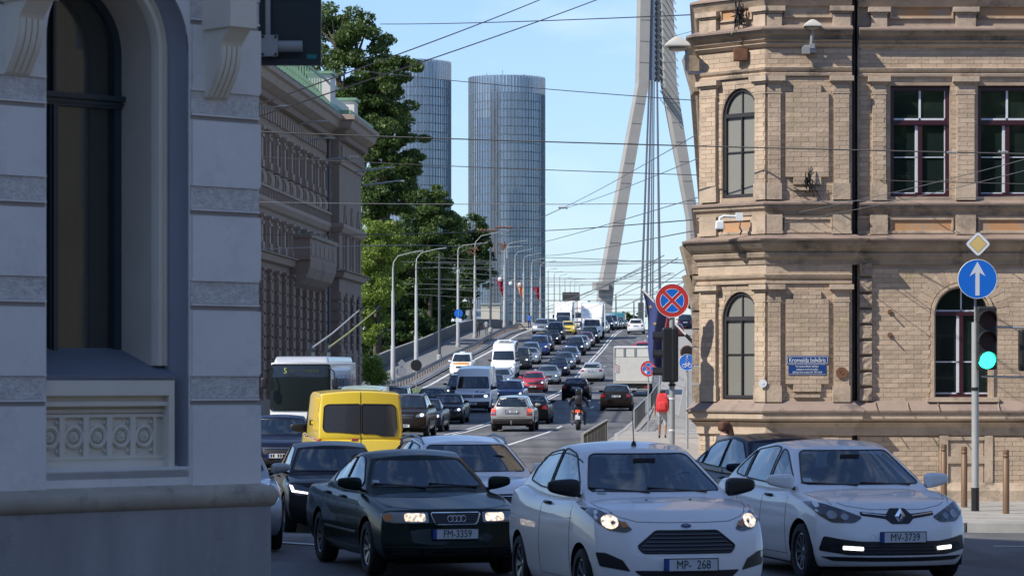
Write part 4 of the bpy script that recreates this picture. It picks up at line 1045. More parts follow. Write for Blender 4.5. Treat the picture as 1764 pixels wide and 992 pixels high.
# saddle block with cable anchor teeth and the gap
x0, z0 = pp(1131, 140); x1, z1 = pp(1137, -60)
MB().box(x0, x1, -1.5, 2.5, z0, z1).build('saddle', M_py, PY)
th = MB(); zz = z0
while zz < z1: th.box(x0 - .5, x0 + .1, -2.2, 1.5, zz, zz + .7); zz += 1.3
th.build('anchor_teeth', M_black, PY)
x0, z0 = pp(1117, 140); x1, z1 = pp(1130, -60)
for i in range(4): x = x0 + (x1 - x0) * (i + .5) / 4.2; MB().box(x - .28, x + .28, -1.4 - i * .1, -.9, z0, z1).build('cable_strand', mat('cable_blue_grey', (.15, .18, .24), .5, .3), PY)
for k in range(26):   # strands running down the face of the right leg
    a = pp(1136, -150 + k * 14); b = pp(1161 + k * .5, -112 + k * 14 + 10)
    if b[1] > pp(0, 230)[1]: MB().bar((a[0], -2.4, a[1]), (b[0] - .2, -2.15, b[1]), .34, .2).build('stay_strand', M_steel, PY)
# stays that come down to the deck on this side
M_cab = mat('stay_cable', (.075, .08, .09), .6)
for i, (xb, xt) in enumerate(((1104, 1118.5), (1113, 1122), (1120, 1124.5), (1124, 1127), (1137, 1132))):
    b = P(xb, 545, 520 - 22 * i); tpt = P(xt, 140, YB - 2); o = MB().tube([b, tpt], .22 if i in (0, 1, 4) else .13, 6).build('stay_cable', M_cab)
    tag(o, ('leftmost', 'second from left', 'middle', 'second from right', 'rightmost')[i] + ' of the dark stay cables dropping from the pylon to the deck', 'cable', 'stay cables of the bridge')
    if i == 0: o = bezel(MB().cbox((b.x, b.y, b.z + .3), (1.0, 1, 4.4)).build('cable_anchor', M_cab), .1); tag(o, 'dark cable anchor block where the leftmost stay cable meets the bridge deck', 'anchor')

# ================================================================== TREES
M_bark = mat('bark', (.09, .07, .05), .95, var=.3, vscale=6)
def leafmat(name, c, c2):
    if name in MATS: return MATS[name]
    m = bpy.data.materials.new(name); m.use_nodes = True; MATS[name] = m; n = m.node_tree.nodes; l = m.node_tree.links; b = n['Principled BSDF']
    g = n.new('ShaderNodeNewGeometry'); r = n.new('ShaderNodeValToRGB'); r.color_ramp.elements[0].color = (*c, 1); r.color_ramp.elements[1].color = (*c2, 1)
    l.new(g.outputs['Random Per Island'], r.inputs[0]); l.new(r.outputs[0], b.inputs['Base Color']); b.inputs['Roughness'].default_value = .5
    t = n.new('ShaderNodeBsdfTranslucent'); l.new(r.outputs[0], t.inputs[0]); x = n.new('ShaderNodeMixShader'); x.inputs[0].default_value = .4
    l.new(b.outputs[0], x.inputs[1]); l.new(t.outputs[0], x.inputs[2]); l.new(x.outputs[0], n['Material Output'].inputs[0]); return m
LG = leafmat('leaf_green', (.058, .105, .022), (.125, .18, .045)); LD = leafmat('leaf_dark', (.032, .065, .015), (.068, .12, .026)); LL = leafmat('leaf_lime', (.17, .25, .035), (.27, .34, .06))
def tree(name, lobes, Y, m, label, n_leaf=9000, leaf=.28, seed=0, trunk=None, cat='tree', group=None, depth=.8):
    """lobes: list of (px, py, rx_px, ry_px); every lobe is a cloud of leaf clumps carried by limbs"""
    rnd = np.random.RandomState(seed); k = Y / 5000
    ls = [(P(a, b, Y), c * k, d * k) for a, b, c, d in lobes]
    bx = trunk if trunk else lobes[-1][0]; base = P(bx, 655, Y); gzv = gz(Y) - 2 if Y > 200 else 0; base.z = max(-.3, min(gzv, min(q[0].z - q[2] for q in ls) - 1.5))
    t = empty(name, base, 0, label, cat, group); area = [q[1] * q[2] for q in ls]; tot = sum(area)
    C = []; S = []
    tb = MB(); top = max(ls, key=lambda q: q[0].z)[0] - base
    th_ = max(.12, top.z * .018); tb.tube([(0, 0, 0), (.1, 0, top.z * .35), (top.x * .4, 0, top.z * .7), tuple(top)], [th_, th_ * .75, th_ * .45, th_ * .12], 8)
    limbs = MB(); cl = []
    for (c, rx, rz), ar in zip(ls, area):
        nc = max(6, int(190 * ar / tot)); ry = rx * depth; lc = c - base
        for _ in range(nc):
            v = rnd.normal(size=3); v /= np.linalg.norm(v); rad = rnd.uniform(.45, 1.0) ** .6 * (1 + .16 * rnd.normal())
            p = np.array([lc.x + v[0] * rx * rad, lc.y + v[1] * ry * rad, lc.z + v[2] * rz * rad]); cl.append((p, rnd.uniform(.10, .20) * min(rx, rz) + .30))
        for _ in range(4):
            v = rnd.normal(size=3); v /= np.linalg.norm(v); e = (lc.x + v[0] * rx * .8, lc.y + v[1] * ry * .8, lc.z + abs(v[2]) * rz * .7)
            s0 = lc.z - rz * .8; s0 = max(s0, top.z * .25); limbs.tube([(lc.x * .3, 0, s0 * .8), (lc.x * .8, lc.y * .5, (s0 + lc.z) / 2), e], [th_ * .4, th_ * .25, th_ * .06], 5)
    leaf *= .72; per = max(20, int(n_leaf * 1.9) // len(cl)); vs = []
    for p, r in cl:
        q = rnd.normal(size=(per, 3)); q /= np.linalg.norm(q, axis=1)[:, None]; q *= (rnd.uniform(.2, 1, size=(per, 1)) ** .5) * r * np.array([1.25, 1.25, .75]); vs.append(q + p)
    c = np.concatenate(vs); N = len(c); u = rnd.normal(size=(N, 3)); u /= np.linalg.norm(u, axis=1)[:, None]; w = rnd.normal(size=(N, 3)); w -= (w * u).sum(1)[:, None] * u; w /= np.linalg.norm(w, axis=1)[:, None]
    s = leaf * rnd.uniform(.6, 1.3, size=(N, 1)); V = np.stack([c - u * s, c + w * s * .62, c + u * s, c - w * s * .62], 1).reshape(-1, 3)
    me = bpy.data.meshes.new('crown'); me.vertices.add(4 * N); me.vertices.foreach_set('co', V.ravel()); me.loops.add(4 * N); me.loops.foreach_set('vertex_index', np.arange(4 * N)); me.polygons.add(N); me.polygons.foreach_set('loop_start', np.arange(0, 4 * N, 4)); me.update(calc_edges=True)
    link('crown', me, t, m); tb.build('trunk', M_bark, t, smooth=50); limbs.build('limb', M_bark, t); return t
tg = 'park trees left of the bridge ramp'
tree('tree', [(575, 60, 50, 55), (620, 75, 45, 50), (590, 140, 80, 60), (655, 130, 60, 42), (700, 118, 30, 22), (510, 150, 55, 34), (560, 190, 60, 60), (620, 215, 65, 60), (650, 165, 55, 35), (665, 185, 45, 32)], 192, LG, 'tallest tree, rising above the green roof into the sky at top left', 30000, .15, 1, 600, group=tg)
tree('tree', [(650, 225, 60, 45), (672, 205, 44, 30), (680, 255, 42, 36), (690, 280, 36, 30), (680, 340, 40, 35), (655, 320, 60, 60), (685, 300, 38, 40), (640, 400, 60, 60)], 292, LG, 'tall bushy tree directly right of the brown building cornice, in front of the left tower', 26000, .21, 2, 650, group=tg)
tree('tree', [(660, 400, 38, 25), (652, 440, 42, 38), (650, 490, 40, 40), (645, 540, 30, 50)], 286, LL, 'bright lime green tree beside the brown building', 15000, .17, 3, 650, group=tg)
tree('tree', [(745, 350, 42, 34), (735, 400, 55, 50), (720, 460, 60, 55), (750, 440, 50, 60), (715, 380, 40, 50)], 348, LG, 'broad green tree just left of the right tower, below the left tower', 24000, .24, 4, 740, group=tg)
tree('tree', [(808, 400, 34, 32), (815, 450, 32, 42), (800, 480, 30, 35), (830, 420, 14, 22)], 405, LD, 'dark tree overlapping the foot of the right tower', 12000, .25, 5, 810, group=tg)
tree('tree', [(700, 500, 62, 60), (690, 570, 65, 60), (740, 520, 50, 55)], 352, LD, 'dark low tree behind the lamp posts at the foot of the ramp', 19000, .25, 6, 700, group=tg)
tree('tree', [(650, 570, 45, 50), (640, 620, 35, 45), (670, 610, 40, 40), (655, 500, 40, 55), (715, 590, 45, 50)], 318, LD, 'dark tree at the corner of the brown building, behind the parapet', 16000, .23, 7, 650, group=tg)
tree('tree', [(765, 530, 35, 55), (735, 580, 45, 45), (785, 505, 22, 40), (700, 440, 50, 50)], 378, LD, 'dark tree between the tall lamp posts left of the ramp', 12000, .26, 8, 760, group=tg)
tree('shrub', [(638, 636, 16, 22), (650, 650, 16, 14)], 182, LL, 'small bright shrub at the foot of the brown building', 2500, .10, 9, 640, 'shrub')
tree('tree', [(1078, 548, 9, 10), (1092, 552, 12, 9), (1068, 549, 10, 6)], 900, LD, 'small distant tree clump at the end of the queue, left of the white off-road car', 1500, .55, 10, 1080)
tree('tree', [(1180, 566, 25, 10), (1200, 564, 20, 10)], 900, LD, 'distant tree line right of the red no stopping sign', 1500, .55, 11, 1190)
tree('tree', [(950, 560, 40, 8), (1000, 558, 40, 8)], 1100, LD, 'far tree line behind the bridge deck', 1500, .7, 12, 950)
# trees of the boulevard behind the camera and to the left: seen as reflections in windows and paint
for i, (x, y, h) in enumerate(((15, -14, 13), (23, -30, 15), (17, -46, 16))):
    k = empty('tree', (x, y, 0), 0, 'boulevard tree behind the viewpoint, ' + ('nearest', 'farther right', 'farthest')[i], 'tree'); rnd = np.random.RandomState(i + 40); N = 2500
    c = rnd.normal(size=(N, 3)); c /= np.linalg.norm(c, axis=1)[:, None]; c = c * np.array([5, 5, 4.5]) * rnd.uniform(.5, 1.05, size=(N, 1)) + np.array([0, 0, h - 4]); u = rnd.normal(size=(N, 3)) * .35; w = rnd.normal(size=(N, 3)) * .35
    V = np.stack([c - u, c + w, c + u, c - w], 1).reshape(-1, 3); me = bpy.data.meshes.new('crown'); me.from_pydata(V.tolist(), [], [(4 * q, 4 * q + 1, 4 * q + 2, 4 * q + 3) for q in range(N)]); link('crown', me, k, LG)
    MB().tube([(0, 0, 0), (0, 0, h - 4)], [.3, .15], 8).build('trunk', M_bark, k)

t = empty('building', (0, -42, 0), 0, 'row of houses behind the viewpoint, only mirrored in windows and car paint', 'building')
MB().box(-70, 90, -12, 0, 0, 19).build('wall', mat('facade_behind', (.20, .17, .14), .9, var=.3, vscale=.2), t)
for k in range(38):
    for f in range(4): MB().box(-66 + k * 4, -64.4 + k * 4, 0, .06, 2 + f * 4.4, 4.6 + f * 4.4).build('window', M_pane, t)

t = empty('building', (50, -40, 0), 0, 'house on the right of the viewpoint, only mirrored in windows and car paint', 'building')
MB().box(0, 12, 0, 78, 0, 20).build('wall', mat('facade_right', (.11, .09, .07), .9, var=.3, vscale=.2), t)
for k in range(18):
    for f in range(4): MB().box(-.06, 0, 2 + k * 4.2, 3.6 + k * 4.2, 2 + f * 4.6, 4.8 + f * 4.6).build('window', M_pane, t)
# ================================================================== VEHICLES
G_dark = glassy('car_glass', (.012, .018, .022), .03)
G_see = glassy('car_glass_clear', (.012, .02, .024), .02, see=.55)
M_lens = mat('headlight_lens', (.22, .24, .26), .12, .5, coat=1.)
M_lensc = mat('clear_lens', (.10, .105, .11), .1, .5, coat=1.)
M_lensd = mat('dark_lens', (.03, .033, .038), .08, .2, coat=1.)
M_lamp = mat('lit_lamp', (1, .9, .7), .3, emit=(1, .74, .48), es=.85, var=.5, vscale=14)
_n = M_lamp.node_tree.nodes; _l = M_lamp.node_tree.links; _t = _n.new('ShaderNodeTexNoise'); _t.inputs['Scale'].default_value = 26; _tc = _n.new('ShaderNodeTexCoord'); _l.new(_tc.outputs['Object'], _t.inputs['Vector'])
_r = _n.new('ShaderNodeMapRange'); _r.inputs[1].default_value = .35; _r.inputs[2].default_value = .65; _r.inputs[3].default_value = .25; _r.inputs[4].default_value = 1.5; _l.new(_t.outputs['Fac'], _r.inputs[0]); _l.new(_r.outputs[0], _n['Principled BSDF'].inputs['Emission Strength'])
M_lampc = mat('lit_led', (1, 1, 1), .3, emit=(1, .97, .9), es=1.6)
M_red = mat('tail_lens', (.28, .012, .012), .15, coat=1.)
M_redl = mat('lit_brake_lamp', (.6, .02, .01), .2, emit=(1, .06, .02), es=1.6)
M_amber = mat('amber_lens', (.5, .17, .03), .2, coat=1.)
M_plate = mat('plate_white', (.66, .68, .68), .4)
M_plblue = mat('plate_blue', (.02, .07, .32), .4)
M_ink = mat('plate_ink', (.01, .01, .012), .5)
M_seat = mat('seat_fabric', (.035, .035, .04), .9)
M_dash = mat('dashboard', (.025, .025, .028), .6)
M_rim = mat('alloy_rim', (.30, .31, .32), .3, .85)
M_under = mat('underbody', (.008, .008, .008), .9)
M_skin = mat('skin', (.45, .26, .18), .6)
def lerp(a, b, t): return a + (b - a) * t
def rpoly(pts, r=.03, n=4):
    out = []; m = len(pts)
    for i in range(m):
        p = Vector(pts[i]); a = Vector(pts[i - 1]); b = Vector(pts[(i + 1) % m]); da = (a - p); db = (b - p); rr = min(r, da.length * .45, db.length * .45)
        q0 = p + da.normalized() * rr; q1 = p + db.normalized() * rr
        for k in range(n + 1):
            t = k / n; v = q0 * (1 - t) ** 2 + p * 2 * t * (1 - t) + q1 * t * t; out.append((v.x, v.y))
    return out
def dens(pts, s, closed=True):
    out = []; m = len(pts)
    for i in range(m if closed else m - 1):
        a = Vector(pts[i]); b = Vector(pts[(i + 1) % m]); n = max(1, int((b - a).length / s))
        for k in range(n): v = a.lerp(b, k / n); out.append((v.x, v.y))
    if not closed: out.append(tuple(pts[-1]))
    return out
class Surf:
    """the car's outer skin; 2-D outlines are laid on it from the front, rear or a side"""
    def __init__(s, *mes):
        vs = []; fs = []
        for me in mes:
            b = len(vs); vs += [tuple(v.co) for v in me.vertices]; fs += [tuple(i + b for i in p.vertices) for p in me.polygons]
        s.t = BVHTree.FromPolygons(vs, fs)
    def hit(s, a, b, mode, off):
        if mode == 'front': o, d = Vector((9, a, b)), Vector((-1, 0, 0))
        elif mode == 'rear': o, d = Vector((-9, a, b)), Vector((1, 0, 0))
        elif mode == 'left': o, d = Vector((a, 5, b)), Vector((0, -1, 0))
        elif mode == 'right': o, d = Vector((a, -5, b)), Vector((0, 1, 0))
        else: o, d = Vector((a, b, 5)), Vector((0, 0, -1))
        p, n, i, dd = s.t.ray_cast(o, d)
        if p is None:
            p, n, i, dd = s.t.find_nearest(o + d * 8 if mode != 'top' else o)
            q = {'front': Vector((0, a, b)), 'rear': Vector((0, a, b)), 'left': Vector((a, 0, b)), 'right': Vector((a, 0, b)), 'top': Vector((a, b, 0))}[mode]
            if mode in ('front', 'rear'): q.x = .5 if mode == 'front' else -.5; q.x = 1.9 if mode == 'front' else -1.9
            elif mode in ('left', 'right'): q.y = .8 if mode == 'left' else -.8
            else: q.z = 1
            p, n, i, dd = s.t.find_nearest(q)
        if n.dot(d) > 0: n = -n
        nn = (n - d * .6).normalized()
        return p + nn * off
    def patch(s, poly, mode, off=.004, cell=.07, mb=None, mi=0, skirt=.02):
        poly = dens(poly, cell); V = [Vector(p) for p in poly]; n = len(V); xs = [p[0] for p in poly]; ys = [p[1] for p in poly]
        x = min(xs) + cell / 2
        while x < max(xs):
            y = min(ys) + cell / 2
            while y < max(ys):
                if pip((x, y), poly) and min((Vector((x, y)) - Vector(q)).length for q in poly) > cell * .45: V.append(Vector((x, y)))
                y += cell
            x += cell
        r = delaunay_2d_cdt(V, [], [list(range(n))], 1, 1e-6); mb = mb or MB()
        P3 = [s.hit(p[0], p[1], mode, off) for p in r[0]]; b = len(mb.v)
        mb.add(P3, [tuple(f) for f in r[2]], mi)
        ring = [s.hit(p[0], p[1], mode, off) for p in poly]; inn = [s.hit(p[0], p[1], mode, -skirt) for p in poly]
        mb.add(ring + inn, [(i, (i + 1) % n, (i + 1) % n + n, i + n) for i in range(n)], mi)
        return mb
    def seam(s, pts, mode, r=.004, off=.0, mb=None, closed=False, mi=0, cell=.06, n=5):
        q = dens(pts, cell, closed); P3 = [s.hit(a, b, mode, off) for a, b in q]
        if closed: P3.append(P3[0])
        mb = mb or MB(); mb.tube(P3, r, n, mi, caps=not closed); return mb
def cut_faces(me, polys):
    """opens the skin where an outline lies; boundary vertices snap to the outline so the edge is clean. polys: (poly, mode)"""
    bm = bmesh.new(); bm.from_mesh(me); bm.normal_update()
    for poly, mode in polys:
        dl = []
        for f in bm.faces:
            c = f.calc_center_median(); n = f.normal
            if mode == 'front': ok = n.x > .12 and c.x > 0; q = (c.y, c.z)
            elif mode == 'rear': ok = n.x < -.12 and c.x < 0; q = (c.y, c.z)
            elif mode == 'left': ok = c.y > .35 and (n.y > .15 or abs(n.z) > .5); q = (c.x, c.z)
            else: ok = c.y < -.35 and (n.y < -.15 or abs(n.z) > .5); q = (c.x, c.z)
            if ok and pip(q, poly): dl.append(f)
        S = set(dl); bv = {v for f in dl for v in f.verts if any(g not in S for g in v.link_faces)}
        bmesh.ops.delete(bm, geom=dl, context='FACES')
        segs = [(Vector(poly[i]), Vector(poly[(i + 1) % len(poly)])) for i in range(len(poly))]
        for v in bv:
            if not v.is_valid: continue
            q = Vector((v.co.y, v.co.z)) if mode in ('front', 'rear') else Vector((v.co.x, v.co.z)); best = None
            for a, b in segs:
                d = b - a; t = max(0, min(1, (q - a).dot(d) / max(1e-9, d.dot(d)))); p = a + d * t; e = (p - q).length
                if best is None or e < best[0]: best = (e, p)
            if best[0] < .12:
                if mode in ('front', 'rear'): v.co.y, v.co.z = best[1]
                else: v.co.x, v.co.z = best[1]
    bmesh.ops.delete(bm, geom=[v for v in bm.verts if not v.link_faces], context='VERTS')
    out = bpy.data.meshes.new('skin'); bm.to_mesh(out); bm.free(); return out
TY = {}
def tyre_mesh(r, w, spokes):
    key = (round(r, 3), round(w, 3), spokes)
    if key in TY: return TY[key]
    ri = r * .68; h = w / 2
    t = MB().lathe([(ri, -h * .8), (ri + .01, -h), (r - .03, -h * 1.02), (r - .008, -h * .85), (r, -h * .5), (r, h * .5), (r - .008, h * .85), (r - .03, h * 1.02), (ri + .01, h), (ri, h * .8)], 28, 'y').mesh('tyre'); t.materials.append(M_rubber); auto_smooth(t, 50)
    m = MB(); m.lathe([(ri, -h * .8), (ri, h * .75), (ri - .02, h * .8), (ri - .03, h * .7), (ri - .03, -h * .2), (.001, -h * .2)], 28, 'y')
    for k in range(spokes):
        a = 2 * pi * k / spokes
        for da in (-.12, .12) if spokes <= 7 else (0,):
            m.bar((cos(a) * .05, h * .42, sin(a) * .05), (cos(a + da) * (ri - .02), h * .62, sin(a + da) * (ri - .02)), .035, .03, up=(0, 1, 0))
    m.lathe([(.001, h * .58), (.045, h * .55), (.07, h * .4), (.07, 0)], 14, 'y'); rm = m.mesh('rim'); rm.materials.append(M_rim); auto_smooth(rm, 40)
    dk = MB().lathe([(ri - .04, -h * .15), (.001, -h * .15)], 20, 'y').mesh('brake'); dk.materials.append(M_under)
    TY[key] = (t, rm, dk); return TY[key]
def add_wheels(root, xs, half, r, w=.2, spokes=5):
    for x in xs:
        for sgn in (1, -1):
            t, rm, dk = tyre_mesh(r, w, spokes)
            o = link('wheel', t, root); o.location = (x, sgn * (half - w / 2), r)
            if sgn < 0: o.rotation_euler = (0, 0, pi)
            link('rim', rm, o)
def mk_plate(root, x, z, front=True, txt=None, tilt=0, y=0.):
    pl = MB().box(-.006, .006, -.26, .26, -.056, .056).build('number_plate', M_plate, root); s = 1 if front else -1
    pl.location = (x, y, z); pl.rotation_euler = (0, radians(tilt) * s, 0 if front else pi)
    # local +x is outward, local +y is then the viewer's right
    MB().box(.0, .0075, -.26, -.215, -.056, .056).build('country_strip', M_plblue, pl)
    bz = MB()
    for q in ((-.265, .265, .054, .062), (-.265, .265, -.062, -.054)): bz.box(-.004, .009, q[0], q[1], q[2], q[3])
    bz.box(-.004, .009, -.266, -.258, -.062, .062).box(-.004, .009, .258, .266, -.062, .062); bz.build('plate_holder', M_black, pl)
    if txt:
        o = link('registration', text_mesh(txt, .115, .001, sx=.80), pl, M_ink); o.location = (.0085, .022, -.002); o.rotation_euler = (pi / 2, 0, pi / 2)
    else:
        g = MB(); 
        for k in (0, 1, 3, 4, 5, 6): g.box(.006, .0085, -.19 + k * .056, -.155 + k * .056, -.036, .036)
        g.build('characters', M_ink, pl, kind='stuff')
    return pl
def bust(root, x, y, z, top=(.03, .035, .05), hair=(.03, .02, .015), label='driver in dark clothing', faced=1):
    """head and upper body of a driver seen through the glass"""
    p = empty('person', (0, 0, 0)); p.parent = None
    me = bpy.data.meshes.new('b'); me.from_pydata([(0, 0, -.30), (0, 0, -.05), (0, 0, .10), (0, 0, .17), (.02, 0, .26), (.0, .17, .06), (0, -.17, .06), (.10, .22, -.16), (.10, -.22, -.16), (.34, .16, -.20), (.34, -.16, -.20)], [(0, 1), (1, 2), (2, 3), (3, 4), (2, 5), (2, 6), (5, 7), (6, 8), (7, 9), (8, 10)], [])
    o = bpy.data.objects.new('t', me); COL.objects.link(o); md = o.modifiers.new('s', 'SKIN'); sv = me.skin_vertices[0].data
    for i, r in enumerate((.16, .17, .13, .06, .085, .075, .075, .055, .055, .035, .035)): sv[i].radius = (r, r * (1.05 if i < 3 else 1))
    sv[0].use_root = True; s2 = o.modifiers.new('u', 'SUBSURF'); s2.levels = 2; m = eval_mesh(o); bpy.data.objects.remove(o)
    m.materials.clear(); mt = mat('cloth_%s' % (str(top)), top, .9); m.materials.append(mt); m.materials.append(M_skin)
    for pg in m.polygons:
        c = pg.center; pg.material_index = 1 if c.z > .15 or c.x > .28 else 0
    m.shade_smooth(); b = link('body', m, p)
    hm = box_grid([-1, 0, 1], [-1, 0, 1], [-1, 0, 1], lambda u, v, w: (-.005 + u * .105, v * .095, .315 + w * .075)); link('hair', subdiv(hm, 2), p, mat('hair_%s' % (str(hair)), hair, .8), True)
    return p
# ---- the car builder -------------------------------------------------------------------
DEF = dict(L=4.3, W=1.8, H=1.47, zs=.20, zf=.24, r=.315, tw=.2, fa=.84, ra=3.45, bow=.26, rbow=.14,
    top=[(0, .66), (.05, .70), (.12, .80), (.5, .90), (1.05, .965), (1.3, .97), (2.6, .99), (3.6, 1.03), (4.1, 1.02), (4.3, .98)],
    nose=[(0, .05), (.15, .0), (.45, .02), (.7, .06), (.88, .13), (1, .24)], tail=[(0, .06), (.2, 0), (.5, .0), (.75, .02), (1, .05)],
    cowl=1.02, rf=1.85, rr=3.45, rb=4.02, Wg=.80, Wr=.585, pil=[2.55, 3.4], doors=[1.32, 2.42, 3.45], roofdrop=(.075, .08), taper=.10, sidewin=True, crown=.05,
    hl=None, tl=None, grille=None, spokes=5, plate_f=.50, plate_r=.80, plate=None, rearwin=True, rails=False, chrome=False, mirror_dark=False, lvl=2)
def make_car(kind='car', hero=False, facing='front', paintm=None, dist_lvl=2, **kw):
    S = dict(DEF); S.update(kw); L, Wd, H = S['L'], S['W'], S['H']; X0 = L / 2   # car-local x forward, front at +L/2
    tx = [a for a, b in S['top']]; tzz = [b for a, b in S['top']]; top = lambda s: float(np.interp(s, tx, tzz))
    nw_ = [a for a, b in S['nose']]; nv = [b for a, b in S['nose']]; tw_ = [a for a, b in S['tail']]; tv = [b for a, b in S['tail']]
    hb = [0, .08, .22, .5, .8, .93, 1]; hv = S.get('side', [.90, .955, .985, 1.0, .985, .965, .915])
    def lower(u, v, w):
        xf = float(np.interp(w, nw_, nv)) + S['bow'] * abs(v) ** 2.6 * (1 - .25 * w); xr = L - float(np.interp(w, tw_, tv)) - S['rbow'] * abs(v) ** 2.6
        s = lerp(xf, xr, u); zb = S['zs'] + (S['zf'] - S['zs']) * max(0, 1 - s / .5) + .10 * max(0, (s - L + .6) / .6)
        zt = top(s) - S['crown'] * abs(v) ** 3 * (1.0)
        z = lerp(zb, zt, w); pf = 1 - S['taper'] * max(0, 1 - s / 1.0) ** 2 - .05 * max(0, (s - L + .9) / .9) ** 2
        y = v * Wd / 2 * pf * float(np.interp(w, hb, hv)); return (X0 - s, y, z)
    U = [0, .012, .045, .10, .17, .24, .31, .39, .47, .55, .63, .71, .78, .85, .91, .96, .988, 1]
    V = [-1, -.96, -.84, -.6, -.3, 0, .3, .6, .84, .96, 1]; Wk = [0, .04, .14, .30, .5, .68, .84, .95, 1]
    low = subdiv(box_grid(U, V, Wk, lower), dist_lvl)
    cw, rf, rr, rb = S['cowl'], S['rf'], S['rr'], S['rb']; rd = S['roofdrop']
    def roof(s): return float(np.interp(s, [rf, (rf + rr) / 2 - .2, rr], [H - rd[0], H, H - rd[1]], ))
    def hw(w): return lerp(S['Wg'], S['Wr'], w ** 1.25)
    def green(u, v, w):
        xf = lerp(cw, rf, w ** .92); xr = lerp(rb, rr, w ** 1.15 if S.get('fastback') is None else w); s = lerp(xf, xr, u)
        s += (1 - u) * .16 * v * v * (1 - .3 * w) - u * .10 * v * v; zb = top(lerp(cw, rb, u)) - .05; zt = roof(lerp(rf, rr, u)) - S.get('rcrown', .045) * v * v
        y = v * hw(w) * (1 - .05 * max(0, (u - .6) / .4) - .03 * max(0, (.2 - u) / .2)); return (X0 - s, y, lerp(zb, zt, w))
    U2 = [0, .03, .12, .25, .4, .55, .7, .85, .95, 1]; V2 = [-1, -.95, -.7, -.35, 0, .35, .7, .95, 1]; W2 = [0, .15, .4, .65, .88, .97, 1]
    gr = subdiv(box_grid(U2, V2, W2, green), dist_lvl)
    SK = Surf(low, gr); SG = Surf(gr); root = empty(kind, (0, 0, 0)); pm = paintm
    # window outlines
    zc = top(cw); wz0, wz1 = S.get('wz', (zc + .045, H - rd[0] - .055))
    def wf(z): t = (z - zc + .05) / (H - rd[0] - zc + .05); return hw(max(0, min(1, t)))
    ws = rpoly([(-wf(wz0) * .90, wz0), (wf(wz0) * .90, wz0), (wf(wz1) * .84, wz1), (-wf(wz1) * .84, wz1)], .06)
    rz0 = top(rb) + .05; rz1 = H - rd[1] - .07; rwin = rpoly([(-wf(rz0) * .84, rz0), (wf(rz0) * .84, rz0), (wf(rz1) * .80, rz1), (-wf(rz1) * .80, rz1)], .07)
    if S.get('rwz'): a, b, f = S['rwz']; rwin = rpoly([(-wf(a) * f, a), (wf(a) * f, a), (wf(b) * f, b), (-wf(b) * f, b)], .08)
    def zlow(s): return top(s) + S.get('sill', .035)
    def zup(s):
        zt = roof(s) - .085
        if s < rf + .45: zt = min(zt, zc + (H - rd[0] - zc) * max(0, (s - cw - .33) / (rf - cw)) ** .98)
        if s > rr - .35: zt = min(zt, lerp(H - rd[1], top(rb), max(0, (s - rr + .30) / (rb - rr))))
        return zt
    sides = []
    p0 = [cw + .34] + S['pil'] + [rb]
    for i in range(len(p0) - 1):
        a, b = p0[i] + .035, p0[i + 1] - .035; q = [s for s in np.linspace(a, b, 14) if zup(s) > zlow(s) + .04]
        if len(q) < 3: continue
        if S.get('lastwin', True) is False and i == len(p0) - 2: continue
        poly = [(X0 - s, zlow(s)) for s in q] + [(X0 - s, zup(s)) for s in q[::-1]]; sides.append(rpoly(poly, .035, 3))
    # wheels
    fa, ra, r = X0 - S['fa'], X0 - S['ra'], S['r']; ar = r + .055
    arches = []
    for ax in (fa, ra):
        arches.append([(ax + ar * cos(t), r + ar * sin(t)) for t in np.linspace(-.35, pi + .35, 26)] + [(ax - ar * 1.0, .0), (ax + ar * 1.0, .0)])
    skin = cut_faces(low, [(a, m) for a in arches for m in ('left', 'right')]); skin.name = 'body'
    o = link('body', skin, root, pm); auto_smooth(skin, 50); o['pnt'] = 1
    if hero and sides: g2 = cut_faces(gr, [(ws, 'front'), (rwin, 'rear')] + [(q, m) for q in sides for m in ('left', 'right')])
    else: g2 = gr
    o = link('roof', g2, root, pm); auto_smooth(g2, 50); o['pnt'] = 1
    gm = G_see if hero else G_dark
    if hero:
        hood = MB(); SG.patch(ws, 'front', .003, .09, hood, skirt=.01); o = hood.build('windscreen', gm, root); auto_smooth(o.data, 60)
    else: o = SG.patch(ws, 'front', .003, .12).build('windscreen', gm, root); auto_smooth(o.data, 60)
    SG.seam(ws, 'front', .010 if hero else .012, .002, closed=True).build('window_seal', M_black, o)
    if S['rearwin']:
        o = SG.patch(rwin, 'rear', .003, .12).build('rear_window', gm, root); auto_smooth(o.data, 60)
        SG.seam(rwin, 'rear', .010, .002, closed=True).build('window_seal', M_black, o)
    if S['sidewin']:
        for q in sides:
            for m in ('left', 'right'):
                o = SG.patch(q, m, .003, .15).build('side_window', gm, root); auto_smooth(o.data, 60)
                SG.seam(q, m, .010, .002, closed=True).build('window_seal', M_chrome if S['chrome'] and False else M_black, o)
    li = MB()
    for ax in (fa, ra):
        for sg in (1, -1):
            b = len(li.v); n = 16; ys = (sg * (Wd / 2 - .36), sg * (Wd / 2 - .035)); vs = []
            for y in ys:
                for k in range(n): t = -.4 + (pi + .8) * k / (n - 1); vs.append((ax + (ar + .012) * cos(t), y, r + (ar + .012) * sin(t)))
            li = MB(); li.add(vs, [(k, k + 1, n + k + 1, n + k) for k in range(n - 1)] + [tuple(range(n))]); li.build('wheel_arch_liner', M_under, root)
    MB().box(-X0 + .35, X0 - .4, -Wd / 2 + .3, Wd / 2 - .3, S['zs'] - .05, S['zs'] + .12).build('underbody', M_under, root)
    add_wheels(root, (fa, ra), Wd / 2 - .015, r, S['tw'], S['spokes'])
    # mirrors
    mz = top(cw) + .085; mxx = X0 - cw - .42
